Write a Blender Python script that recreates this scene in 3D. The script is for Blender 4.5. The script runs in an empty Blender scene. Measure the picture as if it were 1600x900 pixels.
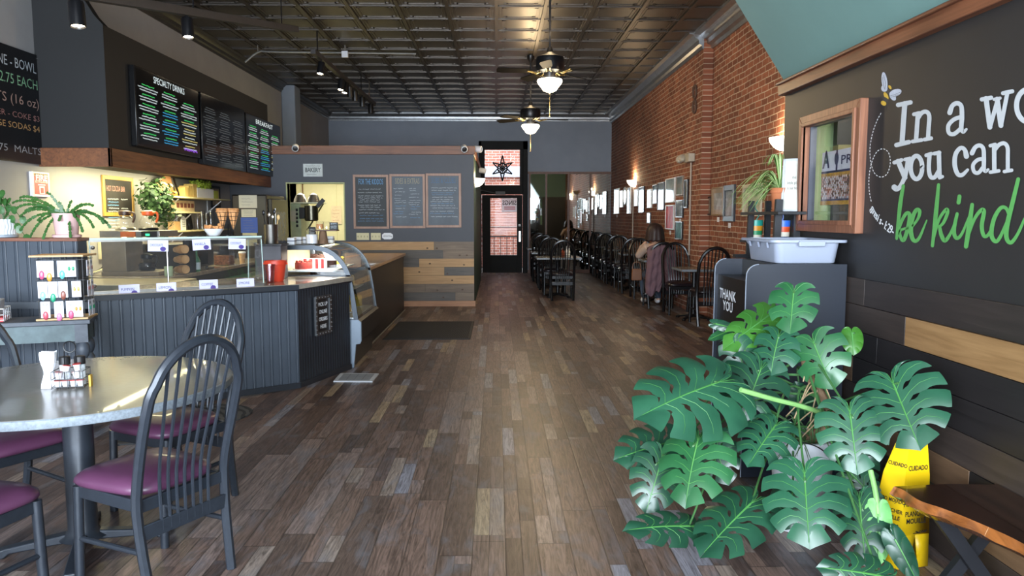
import bpy, math, random
from mathutils import Vector, Matrix, Euler, noise
S = bpy.context.scene
# ---------- camera ----------
FX = 1180.0; HOR = 339.0; VPX = 776.0; CAMZ = 1.5
pitch = math.atan((450-HOR)/FX); yaw = math.atan((800-VPX)/FX)
cam = bpy.data.objects.new('camera', bpy.data.cameras.new('camera'))
S.collection.objects.link(cam); S.camera = cam
cam.location = (0, 0, CAMZ); cam.rotation_euler = (math.pi/2-pitch, 0, -yaw)
cam.data.lens = FX/1600*36; cam.data.sensor_width = 36; cam.data.clip_start = .05
# ---------- world, exposure ----------
S.view_settings.view_transform = 'Standard'; S.view_settings.look = 'None'
S.view_settings.gamma = 1; S.view_settings.use_curve_mapping = False
S.view_settings.exposure = 1.1
S.cycles.use_denoising = True
S.cycles.max_bounces = 8; S.cycles.diffuse_bounces = 4; S.cycles.glossy_bounces = 5; S.cycles.transmission_bounces = 8
S.cycles.transparent_max_bounces = 12; S.cycles.sample_clamp_indirect = 6; S.cycles.caustics_reflective = False; S.cycles.caustics_refractive = False
W = bpy.data.worlds.new('world'); S.world = W; W.use_nodes = True
W.node_tree.nodes['Background'].inputs[0].default_value = (.75, .87, 1, 1)
W.node_tree.nodes['Background'].inputs[1].default_value = 4.4
def area(name, loc, rot, sx, sy, watts, col):
    l = bpy.data.lights.new(name, 'AREA'); l.shape = 'RECTANGLE'; l.size = sx; l.size_y = sy; l.energy = watts; l.color = col
    o = bpy.data.objects.new(name, l); o.location = loc; o.rotation_euler = rot; S.collection.objects.link(o); return o
def bulb(name, loc, watts, col=(1, .74, .42), r=.04, spot=None, rot=(0, 0, 0)):
    l = bpy.data.lights.new(name, 'SPOT' if spot else 'POINT'); l.energy = watts; l.color = col; l.shadow_soft_size = r
    if spot: l.spot_size = math.radians(spot); l.spot_blend = .6
    o = bpy.data.objects.new(name, l); o.location = loc; o.rotation_euler = rot; S.collection.objects.link(o); return o
R90 = math.pi/2
# daylight through the shop windows in the front wall (behind the camera)
area('shop_window_daylight', (-2.4, -2.46, 1.75), (R90, 0, 0), 3.6, 2.5, 420, (.80, .90, 1))
area('shop_window_daylight', (1.0, -2.46, 1.75), (R90, 0, 0), 2.2, 2.5, 230, (.80, .90, 1))
# daylight through the rear door glass, work lights over the service area and in the bakery
area('service_strip_light', (-3.95, 8.9, 1.97), (0, .25, 0), .25, 2.6, 36, (1, .9, .52))
area('kitchen_strip_light', (-3.2, 14.4, 2.6), (0, 0, 0), 1.6, 1.0, 38, (1, .93, .72))

area('vestibule_ceiling_light', (2.5, 4.3, 2.33), (0, 0, 0), .3, .5, 9, (1, .95, .85))

# ---------- pixel helpers (photo 1600 x 900) -> points of the place ----------
CM = Euler(cam.rotation_euler).to_matrix(); C0 = Vector((0, 0, CAMZ))
def ray(px, py): return CM @ Vector(((px-800)/FX, (450-py)/FX, -1))
def PX(px, py, x): r = ray(px, py); return C0+r*(x/r.x)
def PY(px, py, y): r = ray(px, py); return C0+r*(y/r.y)
def PZ(px, py, z=0): r = ray(px, py); return C0+r*((z-CAMZ)/r.z)
# ---------- materials ----------
def nt(name):
    m = bpy.data.materials.new(name); m.use_nodes = True
    return m, m.node_tree, m.node_tree.nodes['Principled BSDF']
def hx(h): 
    c = [int(h[i:i+2], 16)/255 for i in (0, 2, 4)]
    return tuple((x/12.92 if x <= .04045 else ((x+.055)/1.055)**2.4) for x in c)+(1,)
def N(t, typ, **kw):
    n = t.nodes.new(typ)
    for k, v in kw.items():
        if k.startswith('i_'): n.inputs[int(k[2:]) if k[2:].isdigit() else k[2:]].default_value = v
        else: setattr(n, k, v)
    return n
def math_(t, op, a, b=None):
    n = t.nodes.new('ShaderNodeMath'); n.operation = op
    for i, v in enumerate((a, b)):
        if v is None: continue
        if isinstance(v, (int, float)): n.inputs[i].default_value = v
        else: t.links.new(v, n.inputs[i])
    return n.outputs[0]
def comb(t, x, y, z=0):
    n = t.nodes.new('ShaderNodeCombineXYZ')
    for i, v in enumerate((x, y, z)):
        if isinstance(v, (int, float)): n.inputs[i].default_value = v
        else: t.links.new(v, n.inputs[i])
    return n.outputs[0]
def ramp(t, fac, stops, interp='LINEAR'):
    n = t.nodes.new('ShaderNodeValToRGB'); n.color_ramp.interpolation = interp
    e = n.color_ramp.elements
    while len(e) < len(stops): e.new(.5)
    for k, (p, c) in enumerate(stops): e[k].position = p; e[k].color = c
    t.links.new(fac, n.inputs[0]); return n.outputs[0]
def mix(t, fac, a, b, typ='MIX'):
    n = t.nodes.new('ShaderNodeMix'); n.data_type = 'RGBA'; n.blend_type = typ
    for i, v in ((0, fac), (6, a), (7, b)):
        if isinstance(v, (int, float, tuple)): n.inputs[i].default_value = v
        else: t.links.new(v, n.inputs[i])
    return n.outputs[2]
def bump(t, b, h, s=.3, d=.01):
    n = t.nodes.new('ShaderNodeBump'); n.inputs['Strength'].default_value = s; n.inputs['Distance'].default_value = d
    t.links.new(h, n.inputs['Height']); t.links.new(n.outputs[0], b.inputs['Normal'])
MC = {}
def M(name, col='808080', rough=.5, metal=0., var=.12, scale=9., bp=0., stretch=None, emit=0., alpha=1., coat=0., spec=.5):
    if name in MC: return MC[name]
    m, t, b = nt(name); c = hx(col)
    b.inputs['Roughness'].default_value = rough; b.inputs['Metallic'].default_value = metal
    b.inputs['Coat Weight'].default_value = coat; b.inputs['Specular IOR Level'].default_value = spec
    tc = N(t, 'ShaderNodeTexCoord'); v = tc.outputs['Object']
    if stretch:
        mp = N(t, 'ShaderNodeMapping'); mp.inputs['Scale'].default_value = stretch; t.links.new(v, mp.inputs[0]); v = mp.outputs[0]
    n = N(t, 'ShaderNodeTexNoise', i_Scale=scale, i_Detail=5.0, i_Roughness=.6); t.links.new(v, n.inputs['Vector'])
    lo = tuple(x*(1-var) for x in c[:3])+(1,); hi = tuple(min(1, x*(1+var)) for x in c[:3])+(1,)
    o = ramp(t, n.outputs[0], [(.3, lo), (.7, hi)]); t.links.new(o, b.inputs['Base Color'])
    if bp: bump(t, b, n.outputs[0], bp)
    if emit: t.links.new(o, b.inputs['Emission Color']); b.inputs['Emission Strength'].default_value = emit
    if alpha < 1: b.inputs['Alpha'].default_value = alpha
    MC[name] = m; return m
def glass(name, tint='ffffff', rough=0., a=.12, g=.9):
    if name in MC: return MC[name]
    m = bpy.data.materials.new(name); m.use_nodes = True; t = m.node_tree; t.nodes.clear()
    o = N(t, 'ShaderNodeOutputMaterial'); tr = N(t, 'ShaderNodeBsdfTransparent'); gl = N(t, 'ShaderNodeBsdfGlossy')
    tr.inputs[0].default_value = hx(tint); gl.inputs['Roughness'].default_value = rough
    lw = N(t, 'ShaderNodeLayerWeight', i_Blend=.5); ad = math_(t, 'ADD', math_(t, 'MULTIPLY', math_(t, 'POWER', lw.outputs['Facing'], 5.0), g), .02+a*.2)
    mx = N(t, 'ShaderNodeMixShader'); t.links.new(ad, mx.inputs[0]); t.links.new(tr.outputs[0], mx.inputs[1]); t.links.new(gl.outputs[0], mx.inputs[2])
    t.links.new(mx.outputs[0], o.inputs[0]); MC[name] = m; return m
def wood(name, c1, c2, rough=.45, axis=1, scale=1., bp=.15, coat=0.):
    """grain running along the given object axis"""
    if name in MC: return MC[name]
    m, t, b = nt(name); b.inputs['Roughness'].default_value = rough; b.inputs['Coat Weight'].default_value = coat
    tc = N(t, 'ShaderNodeTexCoord'); mp = N(t, 'ShaderNodeMapping'); sc = [14*scale]*3; sc[axis] = .9*scale
    mp.inputs['Scale'].default_value = sc; t.links.new(tc.outputs['Object'], mp.inputs[0])
    n = N(t, 'ShaderNodeTexNoise', i_Scale=2.2, i_Detail=8.0, i_Roughness=.62, i_Distortion=1.2); t.links.new(mp.outputs[0], n.inputs['Vector'])
    n2 = N(t, 'ShaderNodeTexNoise', i_Scale=2.5, i_Detail=2.0); t.links.new(tc.outputs['Object'], n2.inputs['Vector'])
    f = math_(t, 'ADD', math_(t, 'MULTIPLY', n.outputs[0], .75), math_(t, 'MULTIPLY', n2.outputs[0], .25))
    o = ramp(t, f, [(.32, hx(c1)), (.62, hx(c2))]); t.links.new(o, b.inputs['Base Color'])
    bump(t, b, n.outputs[0], bp, .004); MC[name] = m; return m
def pos(t): 
    g = N(t, 'ShaderNodeNewGeometry'); s = N(t, 'ShaderNodeSeparateXYZ'); t.links.new(g.outputs['Position'], s.inputs[0]); return s.outputs
def brick_mat(name, ax, c1='9e6046', c2='744431', mortar='c6b19d', white=.0):
    m, t, b = nt(name); b.inputs['Roughness'].default_value = .85; p = pos(t)
    v = comb(t, p[ax], p[2], 0)
    nz = N(t, 'ShaderNodeTexNoise', i_Scale=2.2, i_Detail=3.0); t.links.new(v, nz.inputs['Vector'])
    vv = N(t, 'ShaderNodeVectorMath', operation='MULTIPLY_ADD'); t.links.new(nz.outputs[1], vv.inputs[0]); vv.inputs[1].default_value = (.03, .03, 0); t.links.new(v, vv.inputs[2])
    br = N(t, 'ShaderNodeTexBrick', i_Scale=1.0); br.offset = .5
    t.links.new(vv.outputs[0], br.inputs['Vector'])
    br.inputs['Brick Width'].default_value = .215; br.inputs['Row Height'].default_value = .077; br.inputs['Mortar Size'].default_value = .0065
    br.inputs['Mortar Smooth'].default_value = .25; br.inputs['Bias'].default_value = -.1
    br.inputs['Color1'].default_value = hx(c1); br.inputs['Color2'].default_value = hx(c2); br.inputs['Mortar'].default_value = hx(mortar)
    n = N(t, 'ShaderNodeTexNoise', i_Scale=1.1, i_Detail=6.0, i_Roughness=.65); t.links.new(v, n.inputs['Vector'])
    n3 = N(t, 'ShaderNodeTexNoise', i_Scale=38.0, i_Detail=3.0); t.links.new(v, n3.inputs['Vector'])
    o = mix(t, 1.0, br.outputs[0], ramp(t, n.outputs[0], [(.35, (.72, .70, .68, 1)), (.65, (1.12, 1.08, 1.02, 1))]), 'MULTIPLY')
    o = mix(t, 1.0, o, ramp(t, n3.outputs[0], [(.3, (.75, .75, .75, 1)), (.7, (1.15, 1.15, 1.15, 1))]), 'MULTIPLY')
    t.links.new(o, b.inputs['Base Color'])
    h = math_(t, 'ADD', math_(t, 'MULTIPLY', br.outputs[1], -1.0), math_(t, 'MULTIPLY', n3.outputs[0], .5))
    bump(t, b, h, .55, .008); return m
def floor_mat():
    m, t, b = nt('plank_floor'); p = pos(t); x, y = p[0], p[1]
    def wn(a, c, k):
        w = N(t, 'ShaderNodeTexWhiteNoise', noise_dimensions='3D'); t.links.new(comb(t, a, c, k), w.inputs['Vector']); return w
    def layer(wd, L, k):
        xr = math_(t, 'DIVIDE', math_(t, 'ADD', x, 37.013), wd); r = math_(t, 'FLOOR', xr)
        off = wn(r, 0.0, k).outputs[0]
        yr = math_(t, 'ADD', math_(t, 'DIVIDE', math_(t, 'ADD', y, 40.), L), math_(t, 'MULTIPLY', off, 7.0)); c = math_(t, 'FLOOR', yr)
        fx = math_(t, 'FRACT', xr); fy = math_(t, 'FRACT', yr)
        ex = math_(t, 'MINIMUM', fx, math_(t, 'SUBTRACT', 1.0, fx)); ey = math_(t, 'MULTIPLY', math_(t, 'MINIMUM', fy, math_(t, 'SUBTRACT', 1.0, fy)), L/wd)
        return wn(r, c, k+5.0), math_(t, 'MINIMUM', ex, ey), r
    w1, e1, r1 = layer(.15, 1.25, 1.0); w2, e2, r2 = layer(.075, .62, 2.0)
    # some planks are printed as two narrow strips
    sel = math_(t, 'GREATER_THAN', w1.outputs[0], .38)
    val = N(t, 'ShaderNodeMix', data_type='FLOAT'); t.links.new(sel, val.inputs[0]); t.links.new(w1.outputs[0], val.inputs[2]); t.links.new(w2.outputs[0], val.inputs[3])
    val = val.outputs[0]
    sep = N(t, 'ShaderNodeSeparateColor'); t.links.new(w2.outputs[1], sep.inputs[0])
    base = ramp(t, val, [(0, hx('574842')), (.14, hx('6b5850')), (.3, hx('7b6b66')), (.42, hx('493c39')), (.55, hx('84776f')), (.68, hx('695851')), (.8, hx('80808a')), (.88, hx('93836e')), (.94, hx('5a4d4b'))], 'CONSTANT')
    g = N(t, 'ShaderNodeTexNoise', i_Scale=1.0, i_Detail=9.0, i_Roughness=.68, i_Distortion=2.4)
    t.links.new(comb(t, math_(t, 'MULTIPLY', x, 34.), math_(t, 'MULTIPLY', y, 2.6), math_(t, 'MULTIPLY', val, 31.)), g.inputs['Vector'])
    g2 = N(t, 'ShaderNodeTexNoise', i_Scale=1.0, i_Detail=5.0, i_Roughness=.6, i_Distortion=.8)
    t.links.new(comb(t, math_(t, 'MULTIPLY', x, 7.), math_(t, 'MULTIPLY', y, 3.), math_(t, 'MULTIPLY', val, 13.)), g2.inputs['Vector'])
    o = mix(t, 1.0, base, ramp(t, g.outputs[0], [(.36, (.42, .40, .40, 1)), (.5, (.92, .9, .88, 1)), (.66, (1.5, 1.47, 1.45, 1))]), 'MULTIPLY')
    o = mix(t, ramp(t, g2.outputs[0], [(.52, (0, 0, 0, 1)), (.7, (.5, .5, .5, 1))]), o, hx('70737b'))
    seam = ramp(t, math_(t, 'MINIMUM', e1, math_(t, 'ADD', e2, math_(t, 'SUBTRACT', 1.0, sel))), [(.0, (.35, .35, .35, 1)), (.035, (1, 1, 1, 1))])
    o = mix(t, 1.0, o, seam, 'MULTIPLY'); t.links.new(o, b.inputs['Base Color'])
    t.links.new(math_(t, 'ADD', .30, math_(t, 'MULTIPLY', g2.outputs[0], .22)), b.inputs['Roughness'])
    bump(t, b, math_(t, 'ADD', math_(t, 'MULTIPLY', g.outputs[0], .6), seam), .22, .003); return m
# ---------- mesh builder ----------
WL = {}
class MB:
    def __init__(s): s.v = []; s.f = []; s.m = []; s.mi = 0
    def add(s, vs, fs):
        k = len(s.v); s.v += [Vector(p) for p in vs]; s.f += [tuple(i+k for i in f) for f in fs]; s.m += [s.mi]*len(fs); return s
    def box(s, x0, x1, y0, y1, z0, z1, R=None, c=None):
        p = [Vector((x, y, z)) for x in (x0, x1) for y in (y0, y1) for z in (z0, z1)]
        if R is not None: p = [R @ q for q in p]
        if c is not None: p = [q+Vector(c) for q in p]
        return s.add(p, [(0, 1, 3, 2), (4, 6, 7, 5), (0, 4, 5, 1), (2, 3, 7, 6), (0, 2, 6, 4), (1, 5, 7, 3)])
    def cbox(s, c, sz, R=None): return s.box(-sz[0]/2, sz[0]/2, -sz[1]/2, sz[1]/2, -sz[2]/2, sz[2]/2, R, c)
    def bar(s, a, b, w, h, up=(0, 0, 1)):
        a = Vector(a); b = Vector(b); d = (b-a); L = d.length; d.normalize(); u = Vector(up); x = d.cross(u)
        if x.length < 1e-4: x = d.cross(Vector((1, 0, 0)))
        x.normalize(); u = x.cross(d); R = Matrix((x, d, u)).transposed()
        return s.box(-w/2, w/2, 0, L, -h/2, h/2, R, a)
    def prism(s, pts, d):
        """closed outline (3-D points) extruded by vector d"""
        n = len(pts); p = [Vector(q) for q in pts]; d = Vector(d)
        return s.add(p+[q+d for q in p], [tuple(range(n))[::-1], tuple(range(n, 2*n))]+[(i, (i+1) % n, (i+1) % n+n, i+n) for i in range(n)])
    def tube(s, pts, r, n=8, closed=False, caps=True):
        p = [Vector(q) for q in pts]; k = len(p); rr = r if isinstance(r, (list, tuple)) else [r]*k
        T = []
        for i in range(k):
            a = p[(i-1) % k] if (closed or i > 0) else p[i]; b = p[(i+1) % k] if (closed or i < k-1) else p[i]
            d = b-a; T.append(d.normalized() if d.length > 1e-9 else Vector((0, 0, 1)))
        u = T[0].orthogonal().normalized(); vs = []
        for i in range(k):
            u = (u-T[i]*u.dot(T[i]))
            u = u.normalized() if u.length > 1e-6 else T[i].orthogonal().normalized()
            w = T[i].cross(u)
            for j in range(n):
                a = 2*math.pi*j/n; vs.append(p[i]+(u*math.cos(a)+w*math.sin(a))*rr[i])
        fs = [(i*n+j, i*n+(j+1) % n, ((i+1) % k)*n+(j+1) % n, ((i+1) % k)*n+j) for i in range(k if closed else k-1) for j in range(n)]
        if caps and not closed: fs += [tuple(range(n))[::-1], tuple(range((k-1)*n, k*n))]
        return s.add(vs, fs)
    def lathe(s, prof, n=20, c=(0, 0, 0), R=None, sx=1., sy=1.):
        c = Vector(c); vs = []; k = len(prof)
        for r, z in prof:
            for j in range(n):
                a = 2*math.pi*j/n; q = Vector((r*math.cos(a)*sx, r*math.sin(a)*sy, z)); vs.append((R @ q if R is not None else q)+c)
        fs = [(i*n+j, i*n+(j+1) % n, (i+1)*n+(j+1) % n, (i+1)*n+j) for i in range(k-1) for j in range(n)]
        if prof[0][0] > 1e-5: fs.append(tuple(range(n))[::-1])
        if prof[-1][0] > 1e-5: fs.append(tuple(range((k-1)*n, k*n)))
        return s.add(vs, fs)
    def ball(s, c, r, n=12, sz=(1, 1, 1), R=None):
        k = max(4, n//2); vs = []; c = Vector(c)
        for i in range(k+1):
            th = math.pi*i/k
            for j in range(n):
                a = 2*math.pi*j/n; q = Vector((math.sin(th)*math.cos(a)*r*sz[0], math.sin(th)*math.sin(a)*r*sz[1], math.cos(th)*r*sz[2]))
                vs.append((R @ q if R is not None else q)+c)
        return s.add(vs, [(i*n+j, (i+1)*n+j, (i+1)*n+(j+1) % n, i*n+(j+1) % n) for i in range(k) for j in range(n)])
    def grid(s, fn, nu, nv):
        vs = [fn(i/nu, j/nv) for i in range(nu+1) for j in range(nv+1)]
        return s.add(vs, [(i*(nv+1)+j, (i+1)*(nv+1)+j, (i+1)*(nv+1)+j+1, i*(nv+1)+j+1) for i in range(nu) for j in range(nv)])
    def build(s, name, mats, parent=None, bev=0., solid=0., merge=False, sub=0, ang=38, loc=None):
        base = WL.get(parent, Vector((0, 0, 0))) if parent else Vector(loc or (0, 0, 0))
        me = bpy.data.meshes.new(name); me.from_pydata([p-base for p in s.v], [], s.f)
        if not isinstance(mats, (list, tuple)): mats = [mats]
        for m in mats: me.materials.append(m)
        for p, i in zip(me.polygons, s.m): p.material_index = min(i, len(mats)-1); p.use_smooth = True
        if merge:
            import bmesh
            b = bmesh.new(); b.from_mesh(me); bmesh.ops.remove_doubles(b, verts=b.verts, dist=1e-4); b.to_mesh(me); b.free()
        try: me.set_sharp_from_angle(angle=math.radians(ang))
        except Exception: pass
        me.validate(); o = bpy.data.objects.new(name, me); S.collection.objects.link(o)
        if parent: o.parent = parent
        else: o.location = base
        WL[o] = base
        if solid:
            q = o.modifiers.new('solid', 'SOLIDIFY'); q.thickness = solid; q.offset = 0
        if bev:
            q = o.modifiers.new('bev', 'BEVEL'); q.width = bev; q.segments = 2; q.limit_method = 'ANGLE'; q.angle_limit = math.radians(50)
        if sub:
            q = o.modifiers.new('sub', 'SUBSURF'); q.levels = sub; q.render_levels = sub
        return o
def tag(o, label=None, cat=None, group=None, kind=None):
    if label: o['label'] = label
    if cat: o['category'] = cat
    if group: o['group'] = group
    if kind: o['kind'] = kind
    return o
def thing(name, label, cat, loc=(0, 0, 0), group=None, rz=0.):
    o = bpy.data.objects.new(name, None); S.collection.objects.link(o); o.location = loc; o.rotation_euler.z = rz
    o.empty_display_size = .1; WL[o] = Vector(loc) if not rz else Vector((0, 0, 0)); return tag(o, label, cat, group)
def proto(name, label, cat, group=None):
    """thing whose parts are modelled in local coordinates; moved later"""
    o = thing(name, label, cat, (0, 0, 0), group); return o
def struct(name, mb, m, **k): return tag(mb.build(name, m, **k), kind='structure')
KIDS = {}
def copy_tree(o, loc=None, rz=None, label=None, group=None, parent=None):
    c = o.copy(); S.collection.objects.link(c)
    if parent: c.parent = parent
    for ch in [q for q in S.objects if q.parent == o] if o not in KIDS else KIDS[o]: copy_tree(ch, parent=c)
    if loc is not None: c.location = loc
    if rz is not None: c.rotation_euler.z = rz
    if label: c['label'] = label
    if group: c['group'] = group
    return c
def cache_kids(o):
    KIDS[o] = [q for q in S.objects if q.parent == o]
    for q in KIDS[o]: cache_kids(q)
def B(*a): return MB().box(*a)
def smooth(pts, n=6, closed=False):
    """Catmull-Rom through points"""
    p = [Vector(q) for q in pts]; k = len(p); out = []
    for i in range(k if closed else k-1):
        a = p[(i-1) % k] if (closed or i > 0) else p[0]*2-p[1]; b = p[i]; c = p[(i+1) % k]; d = p[(i+2) % k] if (closed or i+2 < k) else p[-1]*2-p[-2]
        for j in range(n):
            t = j/n; out.append(.5*((2*b)+(c-a)*t+(2*a-5*b+4*c-d)*t*t+(3*b-a-3*c+d)*t**3))
    if not closed: out.append(p[-1])
    return out
def text_mb(mb, s, origin, xd, yd, size, align='LEFT', depth=.001, fit=None, bold=0.):
    cu = bpy.data.curves.new('t', 'FONT'); cu.body = s; cu.size = 1; cu.align_x = align; cu.resolution_u = 2; cu.offset = bold
    ob = bpy.data.objects.new('t', cu); me = bpy.data.meshes.new_from_object(ob)
    xd = Vector(xd).normalized(); yd = Vector(yd).normalized(); nrm = xd.cross(yd); o = Vector(origin)
    xs = [v.co.x for v in me.vertices] or [0, 1]; w = max(xs)-min(xs)
    kx = size*(fit/(w*size) if fit else 1.)
    vs = [o+xd*v.co.x*kx+yd*v.co.y*size+nrm*depth for v in me.vertices]
    mb.add(vs, [tuple(p.vertices) for p in me.polygons]); bpy.data.objects.remove(ob); bpy.data.curves.remove(cu); bpy.data.meshes.remove(me)
def stroke(mb, pts, w, nrm, lift=.001, caps=True):
    """flat painted stroke: pts (3-D, on a plane with normal nrm), widths w"""
    p = [Vector(q) for q in pts]; k = len(p); nrm = Vector(nrm).normalized(); ww = w if isinstance(w, (list, tuple)) else [w]*k; L = []; R = []
    for i in range(k):
        d = (p[min(i+1, k-1)]-p[max(i-1, 0)]); d = d.normalized() if d.length > 1e-9 else Vector((0, 0, 1)); s_ = d.cross(nrm)*ww[i]/2
        L.append(p[i]+s_+nrm*lift); R.append(p[i]-s_+nrm*lift)
    mb.add(L+R, [(i, i+1, k+i+1, k+i) for i in range(k-1)])
    if caps:
        for e, q in ((0, p[0]), (k-1, p[-1])):
            a = nrm.orthogonal().normalized(); b = nrm.cross(a); n = 10
            mb.add([q+nrm*(lift*1.02)+(a*math.cos(2*math.pi*j/n)+b*math.sin(2*math.pi*j/n))*ww[e]/2 for j in range(n)], [tuple(range(n))])
def scrib(mb, a, b, h, nrm, rnd, w=.004):
    """a word of illegible handwriting from a to b"""
    a = Vector(a); b = Vector(b); d = b-a; L = d.length; d.normalize(); up = Vector(nrm).cross(d); n = max(3, int(L/(h*.42)))
    pts = []
    for i in range(n+1):
        pts.append(a+d*(L*i/n)+up*(h*(rnd.uniform(-.5, .1) if i % 2 else rnd.uniform(.0, .5))))
    stroke(mb, pts, w, nrm, .0012, caps=False)
# ---------- common materials ----------
XL, XR, XR2, YB, YF, ZC = -4.42, 3.06, 3.2, 20.3, -2.6, 4.22
grey_wall = M('grey_wall_paint', '9d9b9b', .75, var=.05, scale=3); blue_wall = M('slate_blue_paint', '858d9a', .7, var=.06, scale=2)
char_wall = M('charcoal_wall_paint', '484b53', .6, var=.05, scale=3); black_wall = M('black_wall_paint', '242324', .5, var=.1, scale=3)
black_p = M('black_panel_paint', '1b1a1c', .45); cream = M('cream_kitchen_paint', 'd9d2a4', .7, var=.03)
teal = M('teal_paint', '6b8b86', .7, var=.04, scale=2); green_in = M('sage_green_paint', '88a072', .8, var=.12, scale=5)
beam_w = wood('stained_beam_wood', '4d2a1a', '82512f', .5, 1, .7); beam_x = wood('stained_beam_wood_cross', '5a3524', '87583c', .5, 0, .7)
trim_w = wood('walnut_trim_wood', '4b2b1d', '7b4c34', .4, 1, .7)
tin = M('pewter_tin', '5a544f', .40, .85, .1, 4, .02); tin_dk = M('dark_pewter_tin', '57534e', .38, .8, .15, 6, .08); crown_m = M('silver_crown_tin', '8d8f92', .3, .75, .15, 8, .1)
blackm = M('black_metal', '17171a', .35, .3, .1); frame_m = M('daylit_black_frame', '2b3038', .34, .25, .12, 30); steel = M('brushed_steel', 'b9b7b2', .28, 1., .06, 20)  # frame_m colour holds the blue-grey of daylight on black chair metal
white_p = M('white_plastic', 'e4e6ea', .4, var=.03); ivory = M('ivory_plastic', 'd8cfa4', .45, var=.03); paper = M('white_paper', 'e9e9ee', .7, var=.02)
clear = glass('clear_glass'); pic_glass = glass('picture_glass', 'ffffff', .05, .0, .5)
chalk_w = M('white_chalk', 'c9d2d8', .9, var=.15, scale=60); chalk_b = M('blue_chalk', '6fa3d0', .9, var=.15, scale=60); chalk_g = M('green_chalk', '8fbf8f', .9, var=.15, scale=60)
# ---------- floor, walls ----------
struct('floor', B(XL-.1, XR2+.1, YF-.1, YB+.1, -.1, 0), floor_mat())
brickr = brick_mat('brick_side_wall', 1); brickb = brick_mat('exterior_brick', 0, 'b8735f', 'a05c4a', 'd6cbc2')
struct('wall_left', B(XL-.15, XL, YF, YB, 0, ZC+.1), grey_wall)
mb = B(XR, XR+.3, 11.35, YB+.1, 0, ZC+.1); mb.box(XR2, XR2+.16, YF, 11.35, 0, ZC+.1); struct('wall_right', mb, brickr)
mb = MB(); X0, X1 = -.47, .83
mb.box(XL-.1, X0, YB, YB+.15, 0, ZC+.1); mb.box(X1, XR+.1, YB, YB+.15, 0, ZC+.1); mb.box(X0, X1, YB, YB+.15, 3.48, ZC+.1); struct('wall_back', mb, blue_wall)
mb = MB(); mb.box(XL, XR2, YF-.12, YF, 0, .45); mb.box(XL, XR2, YF-.12, YF, 3.05, ZC+.1)
for a, b in ((XL, -4.3), (-.55, -.15), (2.1, XR2)): mb.box(a, b, YF-.12, YF, .45, 3.05)
struct('wall_front', mb, grey_wall)
for k, (a, b) in enumerate(((-4.3, -.55), (-.15, 2.1))):
    f = MB(); f.box(a, b, YF-.05, YF+.05, .45, .52); f.box(a, b, YF-.05, YF+.05, 2.98, 3.05)
    n_ = 3 if k == 0 else 2
    for i in range(n_+1):
        x = a+(b-a)*i/n_; f.box(x-.035, x+.035, YF-.05, YF+.05, .45, 3.05)
    f.box(a, b, YF-.04, YF+.04, 2.35, 2.41)
    w = struct('window_%d' % (k+2), f, M('dark_window_frame', '2d2f33', .5)); 
# ---------- stamped tin ceiling ----------
mb = B(XL-.1, XR2+.1, YF, YB+.1, ZC, ZC+.12); T = .64; mb2 = MB()
ys = [20.3-T*i for i in range(23)]
for i in range(12):
    x = -.62*6+.0+i*.635-.6+.0
    x = (i-7)*.635
    if x < XL+.1 or x > XR: continue
    mb.box(x-.022, x+.022, 6, YB, ZC-.03, ZC); mb.box(x-.055, x-.04, 6, YB, ZC-.011, ZC); mb.box(x+.04, x+.055, 6, YB, ZC-.011, ZC)
for y in ys:
    mb.box(XL, XR, y-.014, y+.014, ZC-.02, ZC)
    for i in range(12):
        xa = (i-7)*.635+.09; xb = xa+.635-.18; ya = y-T+.075; yb = y-.075
        if xa < XL or xb > XR or y < 6.7: continue
        c = .05; w = .009
        P = [(xa+c, ya), (xb-c, ya), (xb-c, ya+.03), (xb, ya+.03), (xb, yb-.03), (xb-c, yb-.03), (xb-c, yb), (xa+c, yb), (xa+c, yb-.03), (xa, yb-.03), (xa, ya+.03), (xa+c, ya+.03)]
        for (p, q) in zip(P, P[1:]+P[:1]):
            mb.box(min(p[0], q[0])-w, max(p[0], q[0])+w, min(p[1], q[1])-w, max(p[1], q[1])+w, ZC-.009, ZC)
struct('ceiling', mb, tin)
def crown(pts_fn, y0, y1):
    pass
prof = [(0, 0), (.02, 0), (.03, .05), (.07, .07), (.08, .13), (.13, .16), (.15, .20), (.22, .21), (.22, .25), (0, .25)]
mb = MB(); mb.prism([(XR-a, 11.35, ZC-.25+b) for a, b in prof], (0, YB-11.35, 0)); mb.prism([(XR2-.0-a*1.3, YF, ZC-.25+b) for a, b in prof], (0, 11.35-YF, 0)); struct('trim_1', mb, crown_m)
mb = MB(); mb.prism([(XL, YB-a*.8, ZC-.2+b*.8) for a, b in prof], (XR-XL, 0, 0))
for i in range(180): mb.box(XL+i*.0415, XL+i*.0415+.02, YB-.035, YB-.01, ZC-.2, ZC-.16)
struct('trim_2', mb, crown_m)
mb = MB(); mb.prism([(XL+a*.7, YF, ZC-.17+b*.7) for a, b in prof], (0, YB-YF, 0)); struct('trim_3', mb, tin_dk)
mb = B(XL, XL+.28, 15.9, 16.35, 0, ZC-.02); struct('wall_left_pier', mb, blue_wall, bev=.02)
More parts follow.
